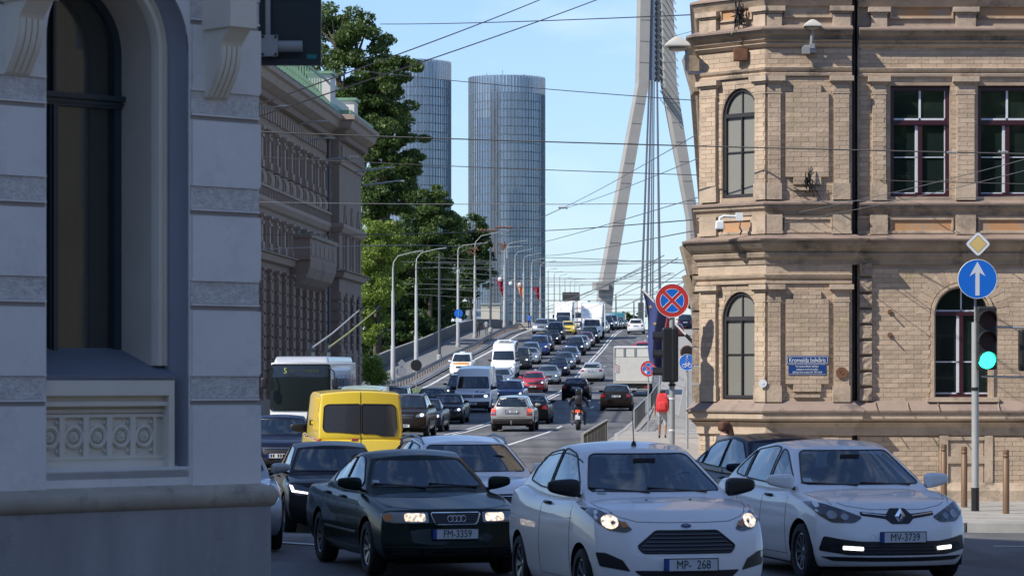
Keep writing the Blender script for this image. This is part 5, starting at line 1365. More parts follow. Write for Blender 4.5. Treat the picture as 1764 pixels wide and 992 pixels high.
    if S.get('mirrors', True):
        for sg in (1, -1):
            y0 = sg * (S['Wg'] + .02); s_ = S.get('msize', 1.)
            me = box_grid([-1, 0, 1], [-1, 0, 1], [-1, 0, 1], lambda u, v, w: (mxx + (u * .055 - .02 * v * sg) * s_ * (1 - .3 * v * sg), y0 + sg * .11 + v * .125 * s_, mz + w * .064 * s_ * (1 - .28 * v * sg) + .012 * v * sg))
            m = subdiv(me, 2); o = link('mirror', m, root, (M_black if S['mirror_dark'] else pm), True)
            if not S['mirror_dark']: o['pnt'] = 1
            MB().bar((mxx + .02, y0 - sg * .06, mz - .09), (mxx, y0 + sg * .06, mz - .04), .05, .04).build('mirror_arm', M_black, o)
    # hooks for the caller
    c = dict(root=root, SK=SK, SG=SG, X0=X0, S=S, top=top, roof=roof, wf=wf, zlow=zlow, zup=zup, sides=sides, low=low, ws=ws)
    return c
def both(c, poly, mode, name, m, off=.006, cell=.06, cat=None):
    out = []
    for s in (1, -1):
        q = [(a * s, b) for a, b in poly] if mode in ('front', 'rear', 'top') else poly
        mo = mode if mode in ('front', 'rear', 'top') else ('left' if s > 0 else 'right')
        o = c['SK'].patch(q, mo, off, cell).build(name, m, c['root']); auto_smooth(o.data, 60); out.append(o)
    return out
def one(c, poly, mode, name, m, off=.006, cell=.07, parent=None):
    o = c['SK'].patch(poly, mode, off, cell).build(name, m, parent or c['root']); auto_smooth(o.data, 60); return o
def lamp_disc(c, o, a, b, r, m, mode='front', sx=1.3, off=.012):
    q = [(a + r * sx * cos(t), b + r * sin(t)) for t in np.linspace(0, 2 * pi, 13)[:-1]]
    return c['SK'].patch(q, mode, off, .05).build('lamp', m, o)
def seams(c, hero=True):
    S = c['S']; X0 = c['X0']; mb = MB(); SK = c['SK']
    for m in ('left', 'right'):
        dd = S['doors']
        for s in dd: SK.seam([(X0 - s, S['zs'] + .10), (X0 - s, c['zlow'](s) - .02)], m, .0045, -.001, mb)
        SK.seam([(X0 - dd[0], S['zs'] + .10), (X0 - dd[-1], S['zs'] + .10)], m, .0045, -.001, mb)
    cw = S['cowl']; h = [(X0 - cw - .02, -S['Wg'] + .06), (X0 - .52, -S['W'] / 2 * .80), ]
    for s in (1, -1): SK.seam([(X0 - cw + .06, s * (S['Wg'] - .02)), (X0 - .62, s * (S['W'] / 2 * .83)), (X0 - .42, s * (S['W'] / 2 * .74))], 'top', .0045, -.001, mb)
    if mb.v: mb.build('panel_gap', M_black, c['root'])
    for s in dd[1:]:
        for m in ('left', 'right'):
            y = 1 if m == 'left' else -1; p = SK.hit(X0 - s + .14, c['zlow'](s) - .13, m, .022); q = SK.hit(X0 - s + .33, c['zlow'](s) - .13, m, .022)
            MB().tube([SK.hit(X0 - s + .13, c['zlow'](s) - .13, m, .0), p, q, SK.hit(X0 - s + .34, c['zlow'](s) - .13, m, 0)], .016, 6).build('door_handle', S.get('handle', M_black), c['root'], smooth=60)
def interior(c, wheel=True):
    S = c['S']; X0 = c['X0']; r = c['root']; zb = c['top'](2.2) - .03; cw = S['cowl']
    d = MB(); d.box(X0 - cw - .80, X0 - cw - .34, -S['Wg'] + .14, S['Wg'] - .14, zb - .15, zb + .03); o = bezel(d.build('dashboard', M_dash, r), .03)
    for x in (cw + 1.15, cw + 2.05):
        for y in (.36, -.36):
            if X0 - x < -X0 + .5: continue
            me = box_grid([-1, 0, 1], [-1, -.5, .5, 1], [-1, 0, 1], lambda u, v, w: (X0 - x + u * .07 - w * .05, y + v * .23, zb + .02 + w * .18)); s_ = link('seat', subdiv(me, 1), r, M_seat, True)
            me = box_grid([-1, 0, 1], [-1, 0, 1], [-1, 0, 1], lambda u, v, w: (X0 - x - .10 + u * .05, y + v * .13, zb + .31 + w * .09)); link('headrest', subdiv(me, 2), s_, M_seat, True)
    a = [(X0 - cw - .62 + .07 * cos(t) * .6, .36 + .17 * sin(t), zb + .10 + .15 * cos(t)) for t in np.linspace(0, 2 * pi, 20)]
    MB().tube(a, .014, 6, caps=False).build('steering_wheel', M_black, r)
    MB().cbox((X0 - cw - .72, 0, S['H'] - .20), (.03, .22, .06)).build('interior_mirror', M_black, r)
def place(root, px, Y, rot=0., ground=None, lab=None, cat='car', group=None, front=None, L=4.3):
    """near face centre at photo column px and distance Y; rot = heading of the car's nose in the xy plane"""
    x = (px - 882) / 5000 * Y; h = Vector((cos(rot), sin(rot))); c = Vector((x, Y)) - h * (L / 2) * (1 if h.y < 0 else -1) * 1.0
    if h.y >= 0: c = Vector((x, Y)) + h * (L / 2)
    zc = gz(c.y) if ground is None else ground; g = grade(c.y)
    root.location = (c.x, c.y, zc); root.rotation_euler = (0, (-g if h.y > 0 else g), rot); tag(root, lab, cat, group); return root
AW = pi / 2 - RANG * 1.0          # heading of traffic driving away
TW = AW + pi                      # oncoming
P_white = paint('white_paint', (.84, .83, .81)); P_navy = paint('navy_paint', (.008, .012, .032), .1); P_black = paint('black_paint', (.005, .005, .006), 0)
P_dgreen = paint('dark_green_paint', (.002, .014, .010), .0, .2); P_red = paint('red_paint', (.50, .012, .022), .1); P_silver = paint('silver_paint', (.42, .44, .45), .75)
P_silg = paint('green_silver_paint', (.27, .32, .31), .7); P_grey = paint('dark_grey_paint', (.045, .048, .052), .5); P_lgrey = paint('light_grey_paint', (.80, .79, .78), 0)
P_yel = paint('yellow_paint', (.76, .55, .04)); P_maroon = paint('maroon_paint', (.12, .012, .025), .4); P_blue = paint('blue_paint', (.015, .045, .18), .4)
P_mint = paint('mint_paint', (.50, .62, .52)); P_beige = paint('beige_silver_paint', (.42, .41, .37), .6); P_teal = paint('teal_paint', (.03, .20, .24)); P_brown = paint('brown_black_paint', (.022, .016, .013), .3)
P_steelb = paint('steel_blue_paint', (.09, .12, .16), .6); P_anth = paint('anthracite_paint', (.009, .010, .013), .1); P_vgrey = paint('van_grey_paint', (.27, .28, .30), .3)

# ================================================================== FOREGROUND CARS
# ---- white three-door hatchback with lit headlamps
def white_hatch():
    c = make_car('hatchback', hero=True, paintm=P_white, dist_lvl=3, L=3.97, W=1.76, H=1.60, zs=.18, zf=.20, r=.30, fa=.80, ra=3.30, bow=.36, rbow=.2, taper=.13,
        top=[(0, .84), (.06, .875), (.15, .925), (.4, .995), (.85, 1.075), (1.1, 1.09), (2.0, 1.06), (2.8, 1.08), (3.5, 1.15), (3.97, 1.10)],
        nose=[(0, .07), (.12, .0), (.4, .0), (.62, .035), (.8, .09), (.92, .17), (1, .28)], cowl=.86, rf=1.78, rr=3.25, rb=3.86, Wg=.77, Wr=.56,
        pil=[2.42], doors=[1.18, 2.38], plate_f=.5, mirror_dark=True, msize=1.25, spokes=7, handle=M_black, sill=.04)
    S = c['S']; r = c['root']; X0 = c['X0']; interior(c); seams(c)
    # headlamps: swept back, big clear lens with a lit bulb and an amber corner
    hl = rpoly([(.50, .80), (.57, .768), (.71, .79), (.81, .87), (.835, 1.0), (.77, .985), (.62, .89)], .03)
    for o, s in zip(both(c, hl, 'front', 'headlight', M_lensc, .008, .045), (1, -1)):
        lamp_disc(c, o, s * .69, .865, .064, M_lamp, sx=1.15); c['SK'].patch(rpoly([(s * a, b) for a, b in ((.53, 0.825), (.585, 0.805), (.61, 0.860), (.56, 0.870))], .012), 'front', .014, .03).build('indicator', M_amber, o)
        c['SK'].patch(rpoly([(s * a, b) for a, b in ((.64, 0.855), (.67, 0.835), (.69, 0.860), (.655, 0.880))], .01), 'front', .013, .03).build('reflector', M_lens, o)
    g = rpoly([(-.475, .645), (-.43, .585), (.43, .585), (.475, .645), (.30, .785), (-.30, .785)], .025)
    go = one(c, g, 'front', 'grille', M_black, .004); c['SK'].seam(g, 'front', .011, .006, closed=True).build('grille_rim', M_black, go)
    for k, z in enumerate((.61, .645, .68, .715, .75)):
        hwid = .44 - max(0, z - .645) * 1.15; sl_ = MB(); 
        for dz in (0,): c['SK'].seam([(-hwid, z), (hwid, z)], 'front', .0075, .012, sl_)
        sl_.build('grille_bar', mat('grille_bar', (.12, .12, .13), .25, .6), go)
    both(c, rpoly([(.83, .585), (.75, .582), (.61, .515), (.545, .41), (.63, .425), (.80, .455)], .015), 'front', 'fog_recess', M_black, .005)
    one(c, rpoly([(-.52, 0.420), (.52, 0.420), (.40, 0.325), (-.40, 0.325)], .03), 'front', 'lower_intake', M_black, .005)
    em = [(.058 * cos(t), .832 + .023 * sin(t)) for t in np.linspace(0, 2 * pi, 17)[:-1]]
    e = one(c, em, 'front', 'emblem', M_chrome, .006, .03); em2 = [(a * .9, .832 + (b - .832) * .82) for a, b in em]; one(c, em2, 'front', 'emblem_field', mat('emblem_blue', (.01, .03, .12), .3, coat=.5), .009, .03, e)
    c['SK'].seam([(-.035, 0.829), (-.012, 0.837), (.0, 0.829), (.015, 0.837), (.036, 0.832)], 'front', .003, .013).build('script', M_chrome, e)
    c['SK'].seam([(-.73, .985), (-.60, .91), (-.45, .868), (-.2, .862), (.2, .862), (.45, .868), (.60, .91), (.73, .985)], 'front', .0045, -.001).build('bonnet_gap', M_black, r)
    pp_ = c['SK'].hit(0, .475, 'front', .02); mk_plate(r, pp_.x + .012, .475, True, 'MP-  268', 0)
    for y in (-.22, .22):
        p = c['SK'].hit(X0 - .74, y, 'top', .0); MB().lathe([(.0, .012), (.012, .008), (.014, 0)], 8, c=(p.x, p.y, p.z)).build('washer_jet', M_black, r)
    # wipers
    for y0, y1 in ((.50, -.10), (-.10, -.66)):
        a = c['SG'].hit(y0, c['top'](.86) + .03, 'front', .012); b = c['SG'].hit(y1, c['top'](.86) + .075, 'front', .012); MB().tube([a, b], .009, 5).build('wiper', M_black, r)
    # roof aerial
    p = c['SK'].hit(X0 - 1.95, 0, 'top', 0); MB().lathe([(.03, -.01), (.022, .03), (.006, .05)], 10, c=p).tube([p + Vector((0, 0, .04)), p + Vector((-.07, .0, .40))], [.006, .003], 6).build('aerial', M_black, r)
    c['SK'].seam([(X0 - 1.72, .585), (X0 - 2.4, .60), (X0 - 3.3, .58)], 'top', .008, .0).build('roof_gutter', M_black, r)
    c['SK'].seam([(X0 - 1.72, -.585), (X0 - 2.4, -.60), (X0 - 3.3, -.58)], 'top', .008, .0).build('roof_gutter', M_black, r)
    # cargo grille behind the seats (light panel with a wire mesh)
    w = MB(); xg = X0 - 2.15
    for k in range(22): y = -.62 + 1.24 * k / 21; w.tube([(xg, y, 1.0), (xg, y, 1.40)], .003, 4)
    for k in range(9): z = 1.0 + .4 * k / 8; w.tube([(xg, -.62, z), (xg, .62, z)], .003, 4)
    w.build('cargo_mesh', M_steel, r)
    MB().tube([(X0 - 1.62, .0, 1.36), (X0 - 1.62, .01, 1.30)], .003, 4).box(X0 - 1.622, X0 - 1.618, -.03, .03, 1.12, 1.30).build('air_freshener', mat('turquoise_card', (.12, .42, .40), .7), r)
    one(c, rpoly([(-.60, 1.095), (-.52, 1.095), (-.52, 1.14), (-.60, 1.14)], .01), 'front', 'sticker', M_lgs, .005)
    # side indicator, mirror glass, fuel flap
    both(c, rpoly([(X0 - 3.60, .72), (X0 - 3.44, .72), (X0 - 3.44, .86), (X0 - 3.60, .86)], .03), 'left', 'fuel_flap', P_white, .002)
    return c
M_lgs = mat('sticker', (.35, .42, .45), .5)
c = white_hatch(); FI = c['root']; place(FI, 1190, 27.2, -pi / 2 + radians(13.5), 0, 'white three-door hatchback with lit headlights and black mirrors, nearest car of the photo', 'car', L=3.97)
def seat_driver(carroot, c, top, label, hair=(.05, .03, .02), y=.36, dx=1.0):
    p = bust(None, 0, 0, 0, top, hair); S = c['S']; R_ = Matrix.Translation(carroot.location) @ carroot.rotation_euler.to_matrix().to_4x4()
    q = R_ @ Vector((c['X0'] - S['cowl'] - dx, y, c['top'](2.2) - .02)); p.location = q; p.rotation_euler = carroot.rotation_euler; tag(p, label, 'person'); return p
seat_driver(FI, c, (.30, .10, .07), 'driver in a reddish top behind the windscreen of the white three-door hatchback')
# ---- white five-door hatchback with diamond emblem
def white_five():
    c = make_car('hatchback', hero=True, paintm=P_white, dist_lvl=3, L=4.30, W=1.81, H=1.53, zs=.17, zf=.19, r=.315, fa=.86, ra=3.50, bow=.40, rbow=.2, taper=.13,
        top=[(0, .73), (.06, .77), (.15, .83), (.45, .91), (.95, .985), (1.2, 1.01), (2.2, .985), (3.2, 1.02), (3.9, 1.08), (4.3, 1.02)],
        nose=[(0, .06), (.12, 0), (.4, 0), (.62, .03), (.8, .08), (.92, .16), (1, .27)], cowl=1.0, rf=1.92, rr=3.45, rb=4.1, Wg=.80, Wr=.585, pil=[2.28, 3.22], doors=[1.34, 2.25, 3.18], spokes=10, msize=1.2, sill=.04)
    r = c['root']; X0 = c['X0']; interior(c); seams(c); SK = c['SK']
    hl = rpoly([(.36, .655), (.52, .605), (.70, .63), (.83, .73), (.86, .86), (.74, .835), (.55, .755)], .035)
    hl = rpoly([(.40, 0.715), (.50, 0.655), (.72, 0.660), (.84, 0.750), (.865, 0.880), (.74, 0.855), (.56, 0.785)], .035)
    for o, s in zip(both(c, hl, 'front', 'headlight', M_lensd, .008, .045), (1, -1)):
        for a, b, rr_ in ((.58, .72, .035), (.70, .74, .045)):
            lamp_disc(c, o, s * a, b, rr_, M_lens, sx=1.1)
    # black strip with chrome lines and the diamond
    st = rpoly([(-.42, 0.735), (-.16, 0.700), (-.10, 0.645), (.10, 0.645), (.16, 0.700), (.42, 0.735), (.42, 0.775), (.14, 0.750), (.085, 0.810), (-.085, 0.810), (-.14, 0.750), (-.42, 0.775)], .012)
    g = one(c, st, 'front', 'grille_strip', M_black, .005, .05)
    for s in (1, -1): SK.seam([(s * .40, .757), (s * .15, .727)], 'front', .007, .012).build('chrome_line', M_chrome, g)
    px_ = SK.hit(0, .73, 'front', .02).x; dm = MB()
    do = [(0, .092), (.062, 0), (0, -.092), (-.062, 0)]; di = [(0, .042), (.022, 0), (0, -.042), (-.022, 0)]
    vs = [(px_ + .01, y, .73 + z) for y, z in do] + [(px_ + .026, y, .73 + z) for y, z in di] + [(px_ + .01, y * .7, .73 + z * .7) for y, z in di]
    dm.add(vs, [(i, (i + 1) % 4, 4 + (i + 1) % 4, 4 + i) for i in range(4)] + [(4 + i, 4 + (i + 1) % 4, 8 + (i + 1) % 4, 8 + i) for i in range(4)]); o = dm.build('emblem', M_chrome, r); o.location = (.012, 0, 0)
    li = one(c, rpoly([(-.80, 0.515), (-.84, 0.355), (-.55, 0.310), (.55, 0.310), (.84, 0.355), (.80, 0.515), (.62, 0.480), (.45, 0.460), (-.45, 0.460), (-.62, 0.480)], .03), 'front', 'lower_intake', M_black, .005)
    for z in (.335, .37, .405): SK.seam([(-.44, z), (.44, z)], 'front', .006, .01).build('intake_bar', mat('intake_bar', (.03, .03, .032), .4), li)
    for s in (1, -1):
        SK.patch(rpoly([(s * a, b) for a, b in ((.42, 0.360), (.62, 0.370), (.62, 0.410), (.42, 0.400))], .012), 'front', .014, .05).build('daytime_lamp', M_lampc, li)
        lamp_disc(c, li, s * .70, .40, .045, M_lensd, sx=1.15)
    SK.seam([(-.74, 0.920), (-.54, 0.835), (-.3, 0.797), (.3, 0.797), (.54, 0.835), (.74, 0.920)], 'front', .0045, -.001).build('bonnet_gap', M_black, r)
    one(c, rpoly([(-.82, 0.290), (.82, 0.290), (.70, 0.245), (-.70, 0.245)], .02), 'front', 'lower_lip', M_black, .006)
    p = SK.hit(0, .505, 'front', .02); mk_plate(r, p.x + .012, .505, True, 'MV-3739')
    e = [( -.32 + .03 * cos(t), .50 + .03 * sin(t)) for t in np.linspace(0, 2 * pi, 13)[:-1]]; SK.seam(e, 'front', .002, .0, closed=True).build('tow_eye_cover', M_steel, r)
    for y0, y1 in ((.55, -.05), (-.1, -.70)):
        a = c['SG'].hit(y0, c['top'](1.0) + .03, 'front', .012); b = c['SG'].hit(y1, c['top'](1.0) + .06, 'front', .012); MB().tube([a, b], .009, 5).build('wiper', M_black, r)
    one(c, rpoly([(-.66, 1.055), (-.57, 1.055), (-.57, 1.10), (-.66, 1.10)], .01), 'front', 'sticker', M_lgs, .005)
    return c
c = white_five(); ME = c['root']; place(ME, 1556, 31.4, -pi / 2 + radians(13), 0, 'white five-door hatchback with diamond emblem, at the right in front of the brick building', 'car', L=4.3)
seat_driver(ME, c, (.03, .035, .05), 'driver in dark clothes behind the windscreen of the white five-door hatchback')
# ---- dark green saloon with four rings
def green_saloon():
    c = make_car('saloon_car', hero=True, paintm=P_dgreen, dist_lvl=3, L=4.48, W=1.73, H=1.405, zs=.20, zf=.24, r=.31, fa=.86, ra=3.47, bow=.22, rbow=.16, taper=.09,
        top=[(0, .68), (.04, .72), (.1, .765), (.3, .80), (1.0, .92), (1.25, .95), (2.5, .94), (3.6, .965), (3.95, .985), (4.35, .96), (4.48, .90)],
        nose=[(0, .06), (.12, .0), (.45, .0), (.5, .03), (.62, .045), (.85, .055), (1, .12)], cowl=1.10, rf=1.85, rr=3.05, rb=3.72, Wg=.765, Wr=.555, pil=[2.42, 3.22], doors=[1.34, 2.40, 3.28], chrome=True, spokes=7, msize=1.1)
    r = c['root']; X0 = c['X0']; interior(c); seams(c); SK = c['SK']
    for o, s in zip(both(c, rpoly([(.31, .625), (.68, .62), (.78, .635), (.80, .71), (.72, .735), (.31, .735)], .015), 'front', 'headlight', M_lens, .008, .045), (1, -1)):
        SK.patch(rpoly([(s * a, b) for a, b in ((.345, .638), (.57, .638), (.57, .722), (.345, .722))], .03), 'front', .014, .05).build('lamp', M_lamp, o)
        SK.patch(rpoly([(s * a, b) for a, b in ((.70, .635), (.785, .65), (.79, .70), (.70, .72))], .01), 'front', .014, .05).build('indicator', M_amber, o)
    gp = rpoly([(-.285, .73), (.285, .73), (.235, .60), (-.235, .60)], .03); g = one(c, gp, 'front', 'grille', M_black, .006, .05); SK.seam(gp, 'front', .0075, .013, closed=True).build('grille_rim', M_chrome, g)
    for z in (.625, .65, .675, .70): SK.seam([(-.24, z), (.24, z)], 'front', .004, .01).build('grille_bar', mat('grille_bar', (.12, .12, .13), .25, .6), g)
    for k in range(4):
        y = -.072 + .048 * k; p = SK.hit(0, .668, 'front', .03); t = MB(); t.tube([(p.x + .012 - .002 * (k % 2), y + .033 * cos(a), .668 + .033 * sin(a)) for a in np.linspace(0, 2 * pi, 21)], .0048, 6, caps=False); t.build('ring', M_chrome, g)
    one(c, rpoly([(-.78, .365), (.78, .365), (.78, .345), (-.78, .345)], .008), 'front', 'bumper_groove', M_black, .003)
    both(c, rpoly([(.42, .33), (.70, .34), (.70, .275), (.42, .265)], .02), 'front', 'fog_recess', M_black, .005)
    one(c, rpoly([(-.36, .325), (.36, .325), (.36, .26), (-.36, .26)], .02), 'front', 'lower_intake', M_black, .005)
    for m in ('left', 'right'): SK.seam([(X0 - .9 - .42, .47), (X0 - 3.05, .47)], m, .016, .0).build('rub_strip', M_black, r)
    p = SK.hit(0, .50, 'front', .02); mk_plate(r, p.x + .012, .50, True, 'FM-3359', y=-.02)
    SK.seam([(-.72, .79), (-.30, .765), (.30, .765), (.72, .79)], 'front', .0045, -.001).build('bonnet_gap', M_black, r)
    for y0, y1 in ((.58, .0), (-.05, -.62)):
        a = c['SG'].hit(y0, c['top'](1.1) + .03, 'front', .014); b = c['SG'].hit(y1, c['top'](1.1) + .075, 'front', .014); MB().tube([a, b], .011, 5).build('wiper', M_black, r)
    one(c, rpoly([(-.63, 1.01), (-.55, 1.01), (-.55, 1.05), (-.63, 1.05)], .01), 'front', 'sticker', M_lgs, .005)
    return c
c = green_saloon(); AU = c['root']; place(AU, 788, 32.2, -pi / 2 + radians(15.5), 0, 'dark green saloon with four-ring grille and lit headlights, left of the nearest white hatchback', 'car', L=4.48)
seat_driver(AU, c, (.25, .26, .28), 'driver in a pale shirt behind the windscreen of the dark green saloon')
# ---- black hatchback with angular daytime lamps, white estate, silver small car, dark saloon, dark car with sunroof
def hatch_generic(pm, hero=True, lit='led', lvl=2, rails=False, facing='front', **kw):
    k = dict(L=4.37, W=1.81, H=1.48, cowl=1.0, rf=1.85, rr=3.4, rb=4.1); k.update(kw); rails_ = rails
    c = make_car('car', hero=hero, paintm=pm, dist_lvl=lvl, **k); r = c['root']; X0 = c['X0']; SK = c['SK']; W_ = c['S']['W'] / 2
    tp = c['top'](.12); z1 = tp - .03; z0 = z1 - .13
    hl = rpoly([(W_ * .50, z0 + .01), (W_ * .78, z0 - .01), (W_ * .93, z0 + .07), (W_ * .95, z1 + .06), (W_ * .70, z1 + .02), (W_ * .52, z1 - .05)], .03)
    for o, s in zip(both(c, hl, 'front', 'headlight', M_lens if lit != 'led' else M_lensd, .008, .06), (1, -1)):
        if lit == 'led':
            SK.patch(rpoly([(s * a, b) for a, b in ((W_ * .60, z0 + .015), (W_ * .88, z0 + .05), (W_ * .91, z1 + .03), (W_ * .86, z1 + .02), (W_ * .83, z0 + .075), (W_ * .60, z0 + .045))], .006), 'front', .014, .06).build('daytime_lamp', M_lampc, o)
        elif lit: lamp_disc(c, o, s * W_ * .75, (z0 + z1) / 2 + .02, .055, M_lampc if lit == 'white' else M_lamp, sx=1.2)
    gp = rpoly([(-W_ * .45, z1 - .02), (W_ * .45, z1 - .02), (W_ * .38, z0 - .06), (-W_ * .38, z0 - .06)], .03); g = one(c, gp, 'front', 'grille', M_black, .005); SK.seam([(-W_ * .42, z1 - .055), (W_ * .42, z1 - .055)], 'front', .010, .012).build('chrome_bar', M_chrome, g)
    one(c, rpoly([(-W_ * .62, .40), (W_ * .62, .40), (W_ * .52, .26), (-W_ * .52, .26)], .04), 'front', 'lower_intake', M_black, .005)
    if kw.get('plate_on', True): p = SK.hit(0, .45, 'front', .02); mk_plate(r, p.x + .012, .45)
    # rear
    zt = c['top'](c['S']['L'] - .1) - .03
    tl = rpoly([(W_ * .62, zt - .20), (W_ * .95, zt - .20), (W_ * .97, zt - .02), (W_ * .64, zt - .04)], .03); both(c, tl, 'rear', 'tail_light', M_red, .008, .06)
    p = SK.hit(0, zt - .16, 'rear', .02); mk_plate(r, p.x - .012, zt - .16, False)
    if rails_:
        for s in (1, -1):
            q = [SK.hit(X0 - x, s * .56, 'top', .05 if 0 < i < 4 else .0) for i, x in enumerate((c['S']['rf'] + .12, c['S']['rf'] + .3, (c['S']['rf'] + c['S']['rr']) / 2, c['S']['rr'] - .2, c['S']['rr']))]
            MB().tube(q, .018, 6).build('roof_rail', M_black if rails_ == 'b' else M_steel, r)
    if lvl >= 3: seams(c); interior(c)
    return c
c = hatch_generic(P_anth, True, 'led', 3, H=1.485, L=4.37, mirror_dark=False); OP = c['root']; place(OP, 590, 47.0, -pi / 2 + radians(9), -.30, 'black hatchback with bright angular daytime lamps, behind the dark green saloon', 'car', L=4.37)
MB().box(c['X0'] - 2.0, c['X0'] - 1.99, -.30, -.02, 1.08, 1.30).build('seat_cover', mat('pale_cloth', (.35, .34, .22), .9), OP)
seat_driver(OP, c, (.04, .04, .05), 'driver behind the windscreen of the black hatchback with angular lamps')
c = hatch_generic(P_white, True, None, 3, True, H=1.47, L=4.58, rr=3.75, rb=4.40, pil=[2.5, 3.4]); WE = c['root']; place(WE, 852, 36.9, -pi / 2 + radians(12), 0, 'white estate car with roof rails between the dark green saloon and the nearest white hatchback', 'car', L=4.58)
seat_driver(WE, c, (.05, .06, .09), 'driver in the white estate car with roof rails')
c = hatch_generic(P_silver, True, None, 3, H=1.50, L=4.1, rr=3.2, rb=3.9, ra=3.3, W=1.72, Wg=.76); SV = c['root']; place(SV, 378, 36.8, -pi / 2 + radians(9), 0, 'silver small car with round headlight, mostly hidden by the grey building corner', 'car', L=4.1)
for s in (1, -1):
    hlp = [(s * .66 + .11 * cos(t), .73 + .125 * sin(t)) for t in np.linspace(0, 2 * pi, 25)[:-1]]; o = c['SK'].patch(hlp, 'front', .012, .05).build('round_headlight', M_lens, SV); lamp_disc(c, o, s * .66, .73, .06, M_lensd, off=.02); c['SK'].seam(hlp, 'front', .009, .014, closed=True).build('lamp_rim', M_chrome, o)
c = hatch_generic(P_navy, True, 'led', 3, H=1.40, L=4.6, rr=3.0, rb=3.9, ra=3.6, fastback=1, top=[(0, .62), (.06, .66), (.15, .72), (.5, .80), (1.1, .90), (2.4, .90), (3.8, .98), (4.35, .98), (4.6, .92)]); DC = c['root']; place(DC, 480, 67.5, -pi / 2 + radians(4), 0, 'dark blue-grey saloon between the grey building corner and the yellow van', 'car', L=4.6)
c = hatch_generic(P_navy, True, None, 3, H=1.50, L=4.4); DS = c['root']; place(DS, 1446, 37.2, -pi / 2 + radians(14), 0, 'dark car with open window, mostly hidden behind the two white hatchbacks', 'car', L=4.4)
# ================================================================== TRAFFIC ON THE STREET AND RAMP
PR = {}
def proto(name, fn): PR[name] = fn()['root']
proto('hatch', lambda: hatch_generic(P_black, False, 'white', 2, H=1.48, L=4.2, rr=3.35, rb=3.95))
proto('saloon', lambda: hatch_generic(P_black, False, 'white', 2, H=1.43, L=4.6, rf=1.95, rr=3.1, rb=3.85, ra=3.6, pil=[2.5, 3.3], cowl=1.12, top=[(0, .66), (.05, .70), (.12, .76), (.4, .86), (1.12, .95), (2.6, .95), (3.8, 1.0), (4.45, .98), (4.6, .92)]))
proto('suv', lambda: hatch_generic(P_black, False, 'white', 2, True, H=1.70, L=4.65, W=1.88, rf=1.9, rr=3.9, rb=4.45, ra=3.7, fa=.88, r=.35, zs=.28, zf=.34, pil=[2.55, 3.5], Wg=.83, Wr=.62, top=[(0, .80), (.05, .86), (.14, .96), (.5, 1.05), (1.05, 1.11), (3.0, 1.12), (4.3, 1.15), (4.65, 1.10)]))
proto('mpv', lambda: hatch_generic(P_black, False, 'white', 2, H=1.85, L=4.5, W=1.82, cowl=.85, rf=1.7, rr=4.2, rb=4.42, ra=3.6, fa=.85, r=.32, pil=[2.3, 3.3], Wg=.83, Wr=.70, top=[(0, .76), (.05, .84), (.14, .95), (.5, 1.06), (.9, 1.15), (3.0, 1.13), (4.3, 1.13), (4.5, 1.08)]))
proto('estate', lambda: hatch_generic(P_black, False, 'white', 2, True, H=1.50, L=4.75, rf=1.95, rr=4.1, rb=4.6, ra=3.65, pil=[2.6, 3.5], cowl=1.12, top=[(0, .66), (.05, .70), (.12, .78), (.4, .88), (1.12, .97), (3.0, .97), (4.4, 1.0), (4.75, .96)]))
used = set()
LEN = dict(hatch=4.2, saloon=4.6, suv=4.65, mpv=4.5, estate=4.75)
def traffic(kind, pm, px, Y, label, cat='car', away=False, rot=0., group=None, name=None):
    r0 = PR[kind]
    if kind in used: r = copy_tree(r0, None, pm)
    else:
        r = r0; used.add(kind)
        for ch in r.children:
            if ch.get('pnt'): ch.material_slots[0].link = 'OBJECT'; ch.material_slots[0].material = pm
    r.name = name or dict(hatch='hatchback', saloon='saloon_car', suv='off_road_car', mpv='people_carrier', estate='estate_car')[kind]
    place(r, px, Y, (AW if away else TW) + rot, None, label, cat, group, L=LEN[kind]); return r
# left lane towards us
traffic('suv', P_brown, 694, 112, 'black off-road car with chrome grille directly right of the yellow van')
traffic('saloon', P_navy, 724, 123, 'dark blue car whose roof shows behind the black off-road car, left of the dark saloon')
traffic('mpv', P_anth, 668, 133, 'dark people carrier whose roof shows behind the yellow van, right of the mint van')
traffic('hatch', P_navy, 739, 150, 'dark car roof behind the dark blue car, left of the grey delivery van')
traffic('saloon', P_brown, 765, 138, 'near-black saloon with white number plate in front of the grey delivery van')
traffic('mpv', P_steelb, 791, 173, 'dark blue-grey people carrier half hidden behind the left side of the grey delivery van')
traffic('estate', P_blue, 876, 172, 'dark blue estate car behind the silver estate with tall red tail lights')
traffic('hatch', P_navy, 846, 192, 'small dark car at the right rear corner of the grey delivery van')
traffic('estate', P_silver, 859, 210, 'silver estate car with lit lamps in front of the white minibus')
traffic('hatch', P_red, 917, 203, 'bright red hatchback in the queue, left of the silver-green saloon', group=None)
traffic('saloon', P_silg, 942, 218, 'silver-green saloon directly behind the red hatchback in the queue')
traffic('saloon', P_navy, 959, 230, 'dark navy saloon directly behind the silver-green saloon in the queue')
traffic('saloon', P_steelb, 970, 240, 'dark saloon behind the navy saloon, mostly hidden by it')
traffic('estate', P_steelb, 979, 249, 'steel-blue estate, third car behind the silver-green saloon')
traffic('suv', P_navy, 989, 267, 'wide navy off-road car with roof rails, ahead of the small silver car')
traffic('hatch', P_silver, 999, 277.5, 'small silver car peeking out right behind the navy off-road car')
traffic('hatch', P_maroon, 1007, 285, 'maroon hatchback in the queue below the white box truck')
traffic('suv', P_black, 1015, 292.5, 'black off-road car directly in front of the white box truck of the right lane')
traffic('mpv', P_grey, 893, 240, 'dark grey people carrier directly right of the white minibus')
traffic('saloon', P_silver, 910, 249, 'silver saloon with bright bonnet between the grey people carrier and the blue van')
